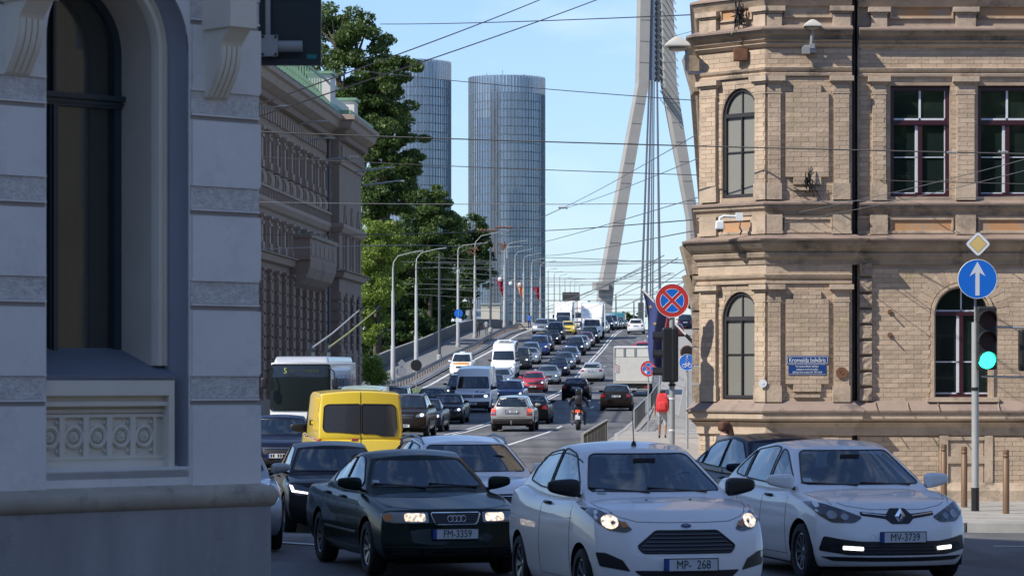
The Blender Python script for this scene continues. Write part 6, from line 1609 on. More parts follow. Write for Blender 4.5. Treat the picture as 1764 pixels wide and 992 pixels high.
traffic('estate', P_steelb, 912, 259, 'blue-grey car roof showing behind the silver saloon with bright bonnet')
traffic('mpv', P_blue, 927, 267, 'bright dark-blue high-roofed car with one lit lamp, left of the queue by the double line')
traffic('estate', P_navy, 935, 276, 'dark car directly behind the dark-blue high-roofed car')
traffic('saloon', P_black, 948, 290, 'black saloon with curved lit lamp in the middle lane below the yellow car')
traffic('mpv', P_grey, 956, 301, 'dark purple-grey people carrier left of the yellow car')
traffic('hatch', P_yel, 977, 316, 'small yellow car in the middle lane in front of the left white box truck')
traffic('mpv', P_grey, 969, 326, 'dark people carrier directly in front of the left white box truck')
traffic('suv', P_silver, 931, 318, 'silver off-road car with white bumper at the far left lane by the barrier')
traffic('saloon', P_grey, 946, 331, 'dark car right of the silver off-road car with white bumper')
traffic('estate', P_silver, 1034.5, 322, 'silver-blue car directly right behind the right white box truck')
traffic('suv', P_navy, 1043, 335, 'dark off-road car, second behind the right white box truck')
far_ = [(352, 'mpv', P_steelb), (361, 'saloon', P_navy), (370, 'hatch', P_steelb), (379, 'suv', P_grey), (388, 'saloon', P_black), (397, 'hatch', P_steelb)]
words = ['third', 'fourth', 'fifth', 'sixth', 'seventh', 'eighth']
for (Y, k, pm), w_ in zip(far_, words): traffic(k, pm, 1227 - 12.35 * 5000 / Y, Y, w_ + ' dark car behind the right white box truck, near the crest of the bridge')
traffic('saloon', P_silver, 1076, 408, 'last pale silver car of the queue at the crest of the bridge')
traffic('hatch', P_steelb, 1079, 425, 'small blue-grey car at the very end of the queue on the crest')
# right lanes, driving away
traffic('saloon', P_black, 913, 137, 'dark saloon with lit red tail lamp right of the silver estate with tall tail lights', away=True)
traffic('hatch', P_black, 991, 183, 'near-black hatchback driving away behind the motorcyclist', away=True)
traffic('hatch', paint('pale_silver', (.52, .52, .50), .5), 1019, 222, 'pale silver hatchback driving away on the double line, beyond the near-black hatchback', away=True)
traffic('hatch', P_brown, 1061, 160, 'black hatchback with diamond badge driving away at the railing, right of the motorcyclist', away=True)
traffic('hatch', P_red, 1107, 262, 'small red car driving away beyond the beige truck, under the flag', away=True)
traffic('suv', P_white, 1095, 318, 'white off-road car driving away at the crest left of the blue flag', away=True)
traffic('hatch', P_maroon, 1164, 308, 'dark maroon car just under the large no stopping sign', away=True)
traffic('mpv', P_navy, 1180, 338, 'small dark car between the large no stopping sign and the brick corner', away=True)
# ---- silver estate with tall tail lights (rear view)
c = make_car('estate_car', hero=False, paintm=P_beige, dist_lvl=3, L=4.75, W=1.87, H=1.56, zs=.30, zf=.3, r=.345, tw=.235, fa=.9, ra=3.66, bow=.24, rbow=.10, rf=1.95, rr=4.35, rb=4.68, pil=[2.6, 3.55], cowl=1.15, Wg=.82, Wr=.60,
    top=[(0, .72), (.05, .78), (.2, .86), (1.15, 1.02), (3.0, 1.03), (4.4, 1.06), (4.75, 1.02)], rwz=(1.07, 1.46, .86))
VO = c['root']; SK = c['SK']; X0 = c['X0']
tl = rpoly([(.66, .70), (.88, .70), (.91, .98), (.82, 1.12), (.70, 1.50), (.63, 1.50), (.71, 1.10), (.66, .95)], .02)
for o, s in zip(both(c, tl, 'rear', 'tail_light', M_red, .008, .06), (1, -1)):
    SK.patch(rpoly([(s * a, b) for a, b in ((.69, .86), (.86, .86), (.87, .98), (.70, .98))], .02), 'rear', .012, .06).build('lamp', M_redl, o)
    SK.patch(rpoly([(s * a, b) for a, b in ((.69, .77), (.86, .77), (.86, .84), (.69, .84))], .02), 'rear', .012, .06).build('reversing_lamp', M_lens, o)
one(c, rpoly([(-.90, .56), (.90, .56), (.88, .30), (-.88, .30)], .04), 'rear', 'bumper', mat('bumper_plastic', (.05, .045, .04), .6), .012)
one(c, rpoly([(-.62, .625), (.62, .625), (.62, .61), (-.62, .61)], .004), 'rear', 'tailgate_gap', M_black, .003)
one(c, rpoly([(-.38, 1.0), (.38, 1.0), (.42, .74), (-.42, .74)], .03), 'rear', 'plate_recess', mat('recess_silver', (.33, .32, .29), .4, .5), .004)
p = SK.hit(0, .87, 'rear', .03); mk_plate(VO, p.x - .012, .87, False)
SK.seam([(-.35, 1.04), (.0, 1.015), (.35, 1.04)], 'rear', .012, .004).build('chrome_bar', M_steel, VO)
MB().tube([(-X0 + .1, 0, .36), (-X0 - .1, 0, .34), (-X0 - .12, 0, .42)], .025, 8).lathe([(.001, .035), (.028, .02), (.028, -.02), (.001, -.03)], 10, c=(-X0 - .12, 0, .45)).build('tow_bar', M_steel, VO)
for s in (1, -1): SK.patch(rpoly([(s * a, b) for a, b in ((.62, .34), (.80, .34), (.80, .38), (.62, .38))], .01), 'rear', .016, .06).build('reflector', M_red, VO)
place(VO, 881, 124, AW, None, 'silver estate car seen from behind with tall red tail lights and tow bar', 'car', L=4.75)
# ---- vans
def van(L=5.9, W=2.0, H=2.6, pm=P_white, kind='van', lvl=2, facing='front', **kw):
    t = kw.pop('top', [(0, .82), (.04, .90), (.12, 1.02), (.5, 1.16), (.85, 1.28), (1.2, 1.22), (L, 1.20)])
    k = dict(L=L, W=W, H=H, cowl=.72, rf=1.55, rr=L - .12, rb=L - .03, Wg=W / 2 * .955, Wr=W / 2 * .86, fa=.95, ra=L - 1.25, r=.35, zs=.28, zf=.28, top=t, side=[.95, .985, .995, 1, .995, .985, .965], pil=[2.05], roofdrop=(.14, .03), bow=.24, rbow=.05,
        doors=[.95, 2.05], sill=.05, taper=.07, rcrown=.05, crown=.03, rearwin=False, mirrors=True, mirror_dark=True, msize=1.5, lastwin=False)
    k.update(kw); return make_car(kind, hero=False, paintm=pm, dist_lvl=lvl, **k)
# grey delivery van
c = van(5.98, 2.04, 2.52, P_lgrey, wz=(1.30, 1.93), rf=1.35, top=[(0, .78), (.04, .90), (.12, 1.03), (.5, 1.17), (.9, 1.30), (1.2, 1.24), (5.98, 1.22)]); r = c['root']; SK = c['SK']
g = one(c, rpoly([(-.62, .98), (.62, .98), (.58, .80), (-.58, .80)], .03), 'front', 'grille', M_black); 
for z in (.84, .89, .94): SK.seam([(-.55, z), (.55, z)], 'front', .01, .01).build('grille_bar', M_steel, g)
lg = MB(); SK.seam([(.085 * cos(a), .905 + .085 * sin(a)) for a in np.linspace(0, 2 * pi, 17)[:-1]], 'front', .012, .02, lg, True); SK.seam([(-.055, .96), (-.02, .85), (0, .90), (.02, .85), (.055, .96)], 'front', .01, .02, lg); lg.build('emblem', M_chrome, g)
for o, s in zip(both(c, rpoly([(.64, .80), (.92, .84), (.95, 1.05), (.66, .99)], .03), 'front', 'headlight', M_lens), (1, -1)):
    if s > 0: lamp_disc(c, o, s * .74, .90, .07, M_lampc)
both(c, rpoly([(.2, .42), (.93, .42), (.93, .62), (.2, .58)], .03), 'front', 'lower_bumper', M_black); one(c, rpoly([(-.94, .60), (.94, .60), (.90, .29), (-.90, .29)], .04), 'front', 'lower_bumper', M_black, .007)
p = SK.hit(0, .50, 'front', .02); mk_plate(r, p.x + .02, .50)
o = one(c, rpoly([(.16, 1.10), (.34, 1.10), (.34, 1.16), (.16, 1.16)], .03), 'front', 'logo', mat('logo_magenta', (.20, .02, .10), .5), .004, .04); q = one(c, rpoly([(.42, 1.09), (.70, 1.09), (.70, 1.13), (.42, 1.13)], .01), 'front', 'lettering', mat('lettering_grey', (.10, .10, .12), .5), .004, .04)
place(r, 813, 157, TW, None, 'grey delivery van with one lit headlamp and dark lower bumper', 'van', L=5.98)
# white minibus
c = van(5.9, 2.0, 2.82, P_white, wz=(1.42, 2.10), rf=1.35, top=[(0, .86), (.04, .96), (.12, 1.10), (.5, 1.22), (.85, 1.36), (1.2, 1.30), (5.9, 1.25)], pil=[2.0, 3.4, 4.7], lastwin=True); r = c['root']; SK = c['SK']
one(c, rpoly([(-.55, .86), (.55, .86), (.50, .72), (-.50, .72)], .03), 'front', 'grille', M_black)
for o, s in zip(both(c, rpoly([(.58, .84), (.88, .92), (.93, 1.16), (.72, 1.05)], .03), 'front', 'headlight', M_lens), (1, -1)):
    if s > 0: lamp_disc(c, o, s * .78, .96, .07, M_lampc)
me = box_grid([-1, -.6, .6, 1], [-1, -.7, .7, 1], [0, 1], lambda u, v, w: (c['X0'] - 2.5 + u * .6, v * .62, 2.76 + w * .2 * (1 - .2 * abs(u)))); o = link('roof_unit', subdiv(me, 1), r, P_white, True)
MB().box(c['X0'] - 1.92, c['X0'] - 1.88, -.4, .4, 2.82, 2.88).build('vent', M_black, o)
p = SK.hit(0, .55, 'front', .02); mk_plate(r, p.x + .012, .55)
place(r, 866, 227, TW, None, 'white minibus with air conditioning unit on its roof in the middle lane', 'minibus', L=5.9)
# mint van behind the yellow one
c = van(5.0, 1.9, 2.02, P_mint, top=[(0, .78), (.04, .86), (.12, .96), (.5, 1.05), (.85, 1.16), (1.2, 1.12), (5.0, 1.1)]); place(c['root'], 612, 112, TW, None, 'mint coloured van whose roof shows between the trolleybus and the yellow van', 'van', L=5.0)
# taxi
tx_ = traffic('mpv', P_white, 793, 229, 'white taxi with orange bonnet at the left kerb below the guardrail', 'taxi', name='taxi')
M_or = paint('taxi_orange', (.75, .33, .03)); S_ = MB()
me = tx_.children[0].data; sk = Surf(tx_.children[0].data)
tpa = [(1.85, -.62), (1.85, .62), (1.25, .66), (1.25, -.66)]
mb = MB(); vs = []; 
for i in range(9):
    for j in range(9): vs.append(sk.hit(2.0 - i * .085, -.66 + j * .165, 'top', .006))
mb.add(vs, [(i * 9 + j, i * 9 + j + 1, i * 9 + j + 10, i * 9 + j + 9) for i in range(8) for j in range(8)]); mb.build('bonnet_panel', M_or, tx_)
bezel(MB().cbox((.15, 0, 1.88), (.14, .42, .10)).build('roof_sign', M_white, tx_), .03)
# white van far in the queue
c = van(5.4, 1.95, 2.4, P_white); place(c['root'], 1047, 405, TW, None, 'white van far back between the right box truck and the teal bus', 'van', L=5.4)
# ---- yellow van, rear view
c = van(5.1, 1.95, 2.03, P_yel, lvl=3, top=[(0, .78), (.04, .86), (.12, .96), (.5, 1.05), (.85, 1.10), (1.2, 1.02), (5.1, .98)], Wr=.86, rr=5.0, rb=5.06, rbow=.06, roofdrop=(.1, .05), rcrown=.06, pil=[1.95], mirror_dark=True, lastwin=False)
YV = c['root']; SK = c['SK']; X0 = c['X0']
wl0 = rpoly([(-.76, 1.16), (-.01, 1.10), (-.01, 1.70), (-.72, 1.69)], .07); 
wl0 = rpoly([(.015, 1.10), (.30, 1.10), (.46, 1.05), (.72, 1.05), (.76, 1.20), (.72, 1.66), (.65, 1.70), (.015, 1.71)], .05); wl1 = rpoly([(-.015, 1.10), (-.50, 1.14), (-.74, 1.14), (-.78, 1.22), (-.75, 1.66), (-.68, 1.70), (-.015, 1.71)], .05)
for q in (wl0, wl1):
    q = [(-a, b) for a, b in q]; o = one(c, q, 'rear', 'rear_window', glassy('tinted_glass', (.035, .037, .045), .12), .006); SK.seam(q, 'rear', .012, .005, closed=True).build('window_seal', M_black, o)
SK.seam([(0, 2.02), (0, .34)], 'rear', .009, -.001).build('door_gap', M_black, YV)
for s in (1, -1): SK.seam([(s * .80, 1.98), (s * .86, 1.5), (s * .885, .5)], 'rear', .006, -.001).build('door_gap', M_black, YV)
for s in (1, -1):
    for z in (1.31, .72):
        p = SK.hit(s * .90, z, 'rear', .0); h = bezel(MB().box(-.05, .03, -.085, .085, -.055, .055).build('hinge', M_black, YV), .015); h.location = p; bezel(MB().box(-.075, -.045, -.07, .05, -.035, .035).build('hinge_cover', P_yel, h), .01)
    tlp = rpoly([(s * .80, .55), (s * .93, .55), (s * .94, 1.0), (s * .82, 1.0)], .02); one(c, tlp, 'rear', 'tail_light', M_red)
one(c, rpoly([(.06, .955), (.20, .955), (.20, 1.0), (.06, 1.0)], .015), 'rear', 'brake_lamp', M_red, .012)
p = SK.hit(0.3, .75, 'rear', .02); mk_plate(YV, p.x - .02, .75, False, y=.3)
for k in range(4):
    for m in ('left', 'right'):
        x = -X0 + .35 + k * .24; SK.patch(rpoly([(x, 1.15), (x + .13, 1.15), (x + .15, 1.78), (x + .05, 1.85)], .03), m, .02, .1).build('side_rib', P_yel, YV)
place(YV, 622, 60, AW + radians(11.5), 0, 'bright yellow panel van seen from behind with two dark rear windows', 'van', L=5.1)
# ---- box trucks
def box_truck(px, Y, label, bh, bw, bl, pm_box, roof_fairing=True, rear=False, cabw=2.1, stripe=None, name='box_truck'):
    t = empty(name, (0, 0, 0)); M_bx = pm_box
    L = bl + 2.0; X0 = L / 2; zb = .85
    if not rear:
        me = box_grid([0, .05, .3, .7, .95, 1], [-1, -.9, 0, .9, 1], [0, .1, .35, .55, .8, .95, 1], lambda u, v, w: (X0 - float(np.interp(w, [0, .1, .4, .55, .9, 1], [.05, 0, .12, .35, .85, 1.0])) * (1 - u) - 2.1 * u - .10 * v * v * (1 - u), v * cabw / 2 * (1 - .08 * w), .35 + w * 1.95))
        low = subdiv(me, 2); link('cab', low, t, P_white); auto_smooth(low, 50); sk = Surf(low)
        o = sk.patch(rpoly([(-.84, 1.42), (.84, 1.42), (.78, 2.08), (-.78, 2.08)], .08), 'front', .008, .15).build('windscreen', G_dark, t)
        sk.patch(rpoly([(-.55, 1.0), (.55, 1.0), (.5, .82), (-.5, .82)], .03), 'front', .008, .1).build('grille', M_black, t)
        for s in (1, -1):
            h = sk.patch(rpoly([(s * .62, .78), (s * .92, .82), (s * .92, 1.05), (s * .66, .98)], .03), 'front', .008, .1).build('headlight', M_lens, t)
            bezel(MB().cbox((X0 - .9, s * (cabw / 2 + .12), 1.6), (.12, .2, .42)).build('mirror', M_black, t), .03)
            sk.patch(rpoly([(X0 - 1.0, 1.35), (X0 - 1.7, 1.35), (X0 - 1.7, 1.95), (X0 - 1.25, 1.95)], .05), 'left' if s > 0 else 'right', .008, .15).build('side_window', G_dark, t)
        p = sk.hit(0, .55, 'front', .02); mk_plate(t, p.x, .6)
        if roof_fairing:
            me = box_grid([0, .1, .5, 1], [-1, -.85, 0, .85, 1], [0, .1, .5, .9, 1], lambda u, v, w: (X0 - .95 - (1 - u) * 0 - u * 1.15 - .75 * w * (1 - u), v * (bw / 2 - .04 - .10 * (1 - w)), 2.2 + w * (bh - 2.2)))
            link('overcab_box', subdiv(me, 1), t, M_bx, True)
    bx_ = MB().box(-X0, X0 - 2.05, -bw / 2, bw / 2, zb, bh); o = bezel(bx_.build('box', M_bx, t), .03)
    fr_ = MB(); 
    for s in (1, -1):
        for x in (-X0 + .02, X0 - 2.07):
            fr_.box(x - .03, x + .03, s * bw / 2 - .04, s * bw / 2 + .02, zb, bh + .01)
        fr_.box(-X0, X0 - 2.05, s * bw / 2 - .03, s * bw / 2 + .03, bh - .06, bh + .02).box(-X0, X0 - 2.05, s * bw / 2 - .03, s * bw / 2 + .025, zb, zb + .1)
    fr_.build('box_edge', M_steel, t)
    MB().box(-X0 + .2, X0 - .9, -.45, .45, .45, .84).build('chassis', M_under, t)
    add_wheels(t, (X0 - .95, -X0 + 1.5), bw / 2 - .08, .42, .26, 6)
    return t, X0, zb
t, X0, zb = box_truck(0, 0, '', 3.30, 2.25, 4.6, P_white); place(t, 970, 338, TW, None, 'left white box truck in the queue, behind the small yellow car', 'truck', L=6.6)
t2, X0, zb = box_truck(0, 0, '', 3.75, 2.35, 5.2, P_white); place(t2, 1019.5, 302, TW, None, 'right white box truck with tall overcab box, beside the double line', 'truck', L=7.2)
t3, X0, zb = box_truck(0, 0, '', 3.6, 2.4, 5.2, P_white); MB().box(X0 - 2.0, X0 - 1.2, -1.15, 1.15, 2.3, 2.75).build('red_panel', P_red, t3); place(t3, 996, 362, TW, None, 'white truck with a red panel over its cab between the two white box trucks', 'truck', L=7.2)
# beige truck, rear view
t, X0, zb = box_truck(0, 0, '', 3.32, 2.5, 5.0, mat('truck_cream', (.62, .59, .52), .55, var=.08), rear=True)
M_bt = mat('tail_lift', (.60, .57, .50), .6, var=.08); xr = -X0
MB().box(X0 - 2.0, X0 - .1, -1.1, 1.1, .6, 2.5).build('cab', P_white, t)
MB().box(xr - .06, xr, -1.23, 1.23, 1.05, 2.62).build('tail_lift', M_bt, t)
MB().box(xr - .04, xr, -1.2, 1.2, 2.66, 3.24).build('upper_door', mat('door_cream', (.66, .64, .56), .6), t)
MB().box(xr - .12, xr, -1.24, 1.24, .88, 1.04).build('rear_sill', paint('sill_beige', (.48, .45, .38), .1), t)
MB().box(xr - .08, xr, -1.25, 1.25, 3.24, 3.34).build('header', P_white, t)
for y in (-.62, -.70, .02, .10, .40): 
    if y > 0.3: continue
    MB().tube([(xr - .07, -y - .1, 2.64), (xr - .07, -y - .1, 3.26)], .02, 6).build('lock_rod', M_steel, t)
for s in (1, -1): MB().box(xr - .1, xr - .02, s * 1.21, s * 1.27, .9, 3.3).build('corner_post', M_bt, t)
hz_ = MB().box(xr - .09, xr - .07, .92, 1.18, 1.62, 2.1).build('hazard_board', M_white, t)
for k in range(4): MB().bar((xr - .095, .94, 1.65 + k * .13), (xr - .095, 1.16, 1.75 + k * .13), .01, .05).build('red_stripe', M_red, hz_)
MB().box(xr - .05, xr + .4, -1.15, 1.15, .55, .84).build('chassis', M_under, t)
MB().box(xr - .1, xr, -1.1, .2, .42, .52).build('bumper_bar', M_steel, t); MB().box(xr - .12, xr - .06, -1.2, 1.2, .40, .44).build('bumper_bar', M_under, t)
for s in (1, -1): MB().box(xr - .12, xr - .05, s * .75, s * 1.15, .58, .72).build('tail_light', M_red, t)
mk_plate(t, xr - .13, .5, False)
place(t, 1090, 193, AW, None, 'beige box truck seen from behind beside the railing, with red and white hazard board', 'truck', L=7.0)
# teal bus far back
def bus(L, W, H, pm, nm, front_h=(1.1, 2.5)):
    t = empty(nm, (0, 0, 0)); X0 = L / 2
    me = box_grid([0, .008, .03, .2, .5, .8, .97, .99, 1], [-1, -.96, -.8, 0, .8, .96, 1], [0, .03, .12, .4, .7, .9, .97, 1], lambda u, v, w: (X0 - u * L - .16 * v * v * (1 - 2 * u) - (.18 * w ** 3) * (1 - u), v * W / 2 * (1 - .03 * w), .32 + w * (H - .32) - .06 * v * v * w))
    s = subdiv(me, 2); o = link('body', s, t, pm); auto_smooth(s, 50); return t, X0, Surf(s), o
t, X0, sk, o = bus(11, 2.5, 3.3, P_teal, 'bus'); sk.patch(rpoly([(-1.1, 1.3), (1.1, 1.3), (1.08, 2.6), (-1.08, 2.6)], .1), 'front', .01, .3).build('windscreen', G_dark, t)
for s in ('left', 'right'): sk.patch(rpoly([(X0 - 1.2, 1.4), (-X0 + .8, 1.4), (-X0 + .8, 2.5), (X0 - 1.2, 2.5)], .1), s, .01, .5).build('window_band', G_dark, t)
add_wheels(t, (X0 - 2.6, -X0 + 3), 1.22, .48, .28, 8); place(t, 1061, 442, TW, None, 'teal bus at the far end of the queue, near the crest', 'bus', L=11)
# ---- trolleybus
t, X0, sk, o = bus(11.5, 2.55, 3.02, paint('trolley_silver', (.42, .42, .42), .4, .4), 'trolleybus')
wsx = rpoly([(-1.24, .98), (1.24, .98), (1.22, 2.90), (-1.22, 2.90)], .12); w_ = sk.patch(wsx, 'front', .05, .1).build('windscreen', mat('bus_windscreen', (.012, .016, .016), .2, spec=.12), t)
sk.patch(rpoly([(-1.16, 2.36), (1.16, 2.36), (1.15, 2.82), (-1.15, 2.82)], .08), 'front', .058, .1).build('destination_display', mat('display_black', (.008, .01, .012), .2, coat=.5), t)
M_led = mat('display_amber', (.2, .25, .05), .5, emit=(.45, .55, .12), es=.35)
xf = sk.hit(-.6, 2.6, 'front', .075).x
def bt(txt, size, y, z, sx=1.):
    o = link('lettering', text_mesh(txt, size, .002, sx=sx), t, M_led); o.location = (xf + .01, y, z); o.rotation_euler = (pi / 2, 0, pi / 2)
bt('5', .32, -.62, 2.62); 
g_ = MB()
for k in range(9): g_.box(xf + .0, xf + .008, -.38 + k * .13, -.29 + k * .13, 2.56, 2.68)
g_.build('unreadable_letters', mat('dim_led', (.03, .04, .015), .5), t, kind='stuff')
for i in range(5): sk.seam([(-1.2, .0), (1.2, .0)], 'front', .002, 0)
sk.patch(rpoly([(-1.22, .66), (1.22, .66), (1.22, .93), (-1.22, .93)], .05), 'front', .05, .1).build('front_panel', P_white, t)
bl_ = MB().box(xf - .05, xf + .02, -1.15, -.60, 1.0, 1.10).build('blue_board', M_blue, t)
me = box_grid([-1, 0, 1], [-1, 0, 1], [0, 1], lambda u, v, w: (X0 - .75 + u * .3, .15 + v * .95, .9 + w * .28 * (1 - .2 * v * v))); link('dashboard', subdiv(me, 1), t, mat('dash_grey', (.12, .14, .14), .7), True)
MB().tube([(X0 - .6, .16 + .22 * cos(a), 1.42 + .1 * sin(a)) for a in np.linspace(0, 2 * pi, 14)], .02, 6, caps=False).build('steering_wheel', M_black, t)
for y in (-.85, -.3, .6): MB().tube([(X0 - 1.4, y, .5), (X0 - 1.4, y, 2.7)], .022, 6).build('grab_pole', mat('yellow_pole', (.40, .32, .03), .4), t)
MB().box(-X0 + .3, X0 - 1.5, -1.18, 1.18, .5, 2.75).build('saloon_interior', M_black, t)
me = box_grid([0, .03, .1, .9, .97, 1], [-1, -.9, 0, .9, 1], [0, .5, 1], lambda u, v, w: (X0 - .35 - u * (11.5 - .8) - .3 * w * (1 - u), v * 1.16 * (1 - .08 * w), 2.92 + w * .30)); link('roof_fairing', subdiv(me, 2), t, paint('roof_silver', (.48, .50, .52), .4, .4), True)
for (y0, y1) in ((-1.25, -1.25),):
    pass
for i in range(6):
    x = X0 - 1.5 - i * 1.65
    for m in ('left', 'right'): w2 = sk.patch(rpoly([(x, 1.15), (x - 1.45, 1.15), (x - 1.45, 2.45), (x, 2.45)], .06), m, .010, .4).build('side_window', glassy('bus_window', (.05, .05, .048), .05), t)
for s in (1, -1):
    MB().tube([(X0 - .1, s * 1.2, 2.75), (X0 + .25, s * 1.42, 2.6), (X0 + .25, s * 1.45, 2.3)], .03, 6).build('mirror_arm', M_black, t)
    me = box_grid([-1, 0, 1], [-1, 0, 1], [-1, 0, 1], lambda u, v, w: (X0 + .25 + u * .09, s * 1.46 + v * .13, 2.12 + w * .24)); link('mirror', subdiv(me, 2), t, M_black, True)
add_wheels(t, (X0 - 2.6, -X0 + 3), 1.25, .48, .28, 8)
for s in (1, -1):
    bs = MB().box(-1.2 - .8, -1.2 + .8, s * .35 - .12, s * .35 + .12, 3.2, 3.42); bs.tube([(-1.2, s * .35, 3.4), (-1.9, s * .35, 3.75), (-2.2, s * .35, 3.55)], .07, 6).tube([(-.8, s * .35, 3.35), (-1.3, s * .35, 3.8)], .05, 6); bs.build('pole_base', M_black, t)
    MB().tube([(-1.5, s * .35, 3.55), (-3.5, s * .35 + .75, 4.25), (-6.3, s * .38 + 1.75, 5.35)], [.045, .04, .03], 7).build('trolley_pole', mat('pole_yellow' if s > 0 else 'pole_grey', (.38, .36, .14) if s > 0 else (.42, .42, .40), .5), t)
    MB().tube([(-6.2, s * .38 + 1.72, 5.33), (-6.6, s * .38 + 1.85, 5.5)], .07, 6).build('pole_shoe', M_black, t)
place(t, 517, 119, -pi / 2 + radians(-2.2), 0, None, 'trolleybus', L=11.5)
tag(t, 'silver trolleybus on line 5 with raised poles beside the brown building')
# ---- motorcycle and rider
def skinfig(verts, edges, radii, lv=2, root=0):
    me = bpy.data.meshes.new('f'); me.from_pydata(verts, edges, []); o = bpy.data.objects.new('t', me); COL.objects.link(o); md = o.modifiers.new('s', 'SKIN'); md.use_smooth_shade = True
    for i, r in enumerate(radii):
        me.skin_vertices[0].data[i].radius = r if isinstance(r, tuple) else (r, r)
    me.skin_vertices[0].data[root].use_root = True; s2 = o.modifiers.new('u', 'SUBSURF'); s2.levels = lv; m = eval_mesh(o); bpy.data.objects.remove(o); m.shade_smooth(); return m
def hand_chain(verts, edges, radii, w, d, side, curl=.5):
    """adds a palm and five fingers at vertex index w, pointing along d"""
    W0 = Vector(verts[w]); d = Vector(d).normalized(); s = Vector(side).normalized(); dn = d.cross(s).normalized()
    pi_ = len(verts); verts.append(tuple(W0 + d * .055)); radii.append((.030, .018)); edges.append((w, pi_))
    for k, (off, ln) in enumerate(((-.028, .070), (-.010, .078), (.010, .073), (.027, .058))):
        a = W0 + d * .085 + s * off; b = a + d * ln * .55 + dn * ln * .25 * curl; c_ = b + d * ln * .3 + dn * ln * .45 * curl
        i = len(verts); verts += [tuple(a), tuple(b), tuple(c_)]; radii += [.010, .0085, .0075]; edges += [(pi_, i), (i, i + 1), (i + 1, i + 2)]
    a = W0 + d * .03 - s * .035; b = a + d * .035 - s * .02; i = len(verts); verts += [tuple(a), tuple(b)]; radii += [.011, .009]; edges += [(w, i), (i, i + 1)]
def person(name, label, pose, mats_z, scale=1., facing=0.):
    pass
MO = empty('motorcycle', (0, 0, 0))
for x, r_, w_ in ((.72, .31, .12), (-.70, .31, .17)):
    wm = MB().lathe([(r_ * .66, -w_ / 2), (r_ * .9, -w_ / 2), (r_, -w_ / 4), (r_, w_ / 4), (r_ * .9, w_ / 2), (r_ * .66, w_ / 2), (r_ * .66, -w_ / 2)], 24, 'y'); o = wm.build('wheel', M_rubber, MO, smooth=50); o.location = (x, 0, r_)
    rm = MB()
    for k in range(6): a = k * pi / 3; rm.bar((0, 0, 0), (cos(a) * r_ * .68, 0, sin(a) * r_ * .68), .03, .03, up=(0, 1, 0))
    rm.build('rim', M_rim, o)
fm = MB(); fm.tube([(.55, 0, .85), (.1, 0, .72), (-.3, 0, .62), (-.7, 0, .72)], .05, 8).tube([(.72, .09, .31), (.55, .09, .92)], .028, 8).tube([(.72, -.09, .31), (.55, -.09, .92)], .028, 8).tube([(-.15, .1, .4), (-.70, .12, .31)], .035, 8).tube([(-.15, -.1, .4), (-.70, -.12, .31)], .035, 8).build('frame', M_black, MO, smooth=50)
me = box_grid([-1, -.5, .5, 1], [-1, 0, 1], [-1, 0, 1], lambda u, v, w: (.08 + u * .26, v * .16, .52 + w * .16)); link('engine', subdiv(me, 1), MO, M_steel, True)
me = box_grid([-1, 0, 1], [-1, 0, 1], [-1, 0, 1], lambda u, v, w: (.22 + u * .30, v * .17 * (1 + .2 * u), .86 + w * .12)); link('fuel_tank', subdiv(me, 2), MO, P_black, True)
me = box_grid([-1, 0, 1], [-1, 0, 1], [-1, 0, 1], lambda u, v, w: (-.38 + u * .38, v * .15 * (1 + .15 * u), .83 + w * .06 - u * .05)); link('seat', subdiv(me, 2), MO, M_black, True)
me = box_grid([-1, 0, 1], [-1, 0, 1], [-1, 0, 1], lambda u, v, w: (-.86 + u * .05, v * .10, .83 + w * .055)); link('tail_light', subdiv(me, 2), MO, M_redl, True)
MB().box(-.94, -.90, -.02, .02, .4, .8).box(-.95, -.94, -.10, .10, .48, .64).build('plate', M_plate, MO)
for s in (1, -1):
    MB().tube([(-.15, s * .20, .36), (-.6, s * .20, .34), (-.98, s * .21, .36)], .05, 8).build('exhaust', M_chrome, MO, smooth=50)
    MB().tube([(.52, 0, 1.0), (.45, s * .25, 1.06), (.36, s * .42, 1.04)], .015, 6).build('handlebar', M_black, MO)
    MB().tube([(.42, s * .30, 1.06), (.42, s * .40, 1.24)], .008, 5).build('mirror_stem', M_black, MO); me = box_grid([-1, 0, 1], [-1, 0, 1], [-1, 0, 1], lambda u, v, w: (.42 + u * .02, s * .43 + v * .07, 1.26 + w * .045)); link('mirror', subdiv(me, 2), MO, M_chrome, True)
    me = box_grid([-1, 0, 1], [-1, 0, 1], [-1, 0, 1], lambda u, v, w: (-.84 + u * .03, s * .19 + v * .035, .80 + w * .03)); link('indicator', subdiv(me, 1), MO, M_amber, True)
place(MO, 995, 126.5, AW, None, 'black motorcycle with lit red tail lamp ridden away in the right lane', 'motorcycle', L=1.9)
V_ = [(-.28, 0, .93), (-.24, 0, 1.12), (-.14, 0, 1.34), (-.06, 0, 1.46), (-.0, 0, 1.53), (.03, 0, 1.62)]; E_ = [(0, 1), (1, 2), (2, 3), (3, 4), (4, 5)]; Rd = [(.17, .15), (.16, .14), (.20, .13), (.11, .09), .065, .09]
for s in (1, -1):
    b = len(V_); V_ += [(-.08, s * .21, 1.42), (.08, s * .38, 1.20), (.34, s * .40, 1.08)]; E_ += [(3, b), (b, b + 1), (b + 1, b + 2)]; Rd += [.085, .065, .045]; hand_chain(V_, E_, Rd, b + 2, (.6, 0, -.3), (0, s, 0), .9)
    b = len(V_); V_ += [(-.26, s * .13, .90), (.14, s * .28, .78), (-.04, s * .27, .36), (-.06, s * .27, .28), (.12, s * .28, .24)]; E_ += [(0, b), (b, b + 1), (b + 1, b + 2), (b + 2, b + 3), (b + 3, b + 4)]; Rd += [.11, .085, .06, .05, .045]
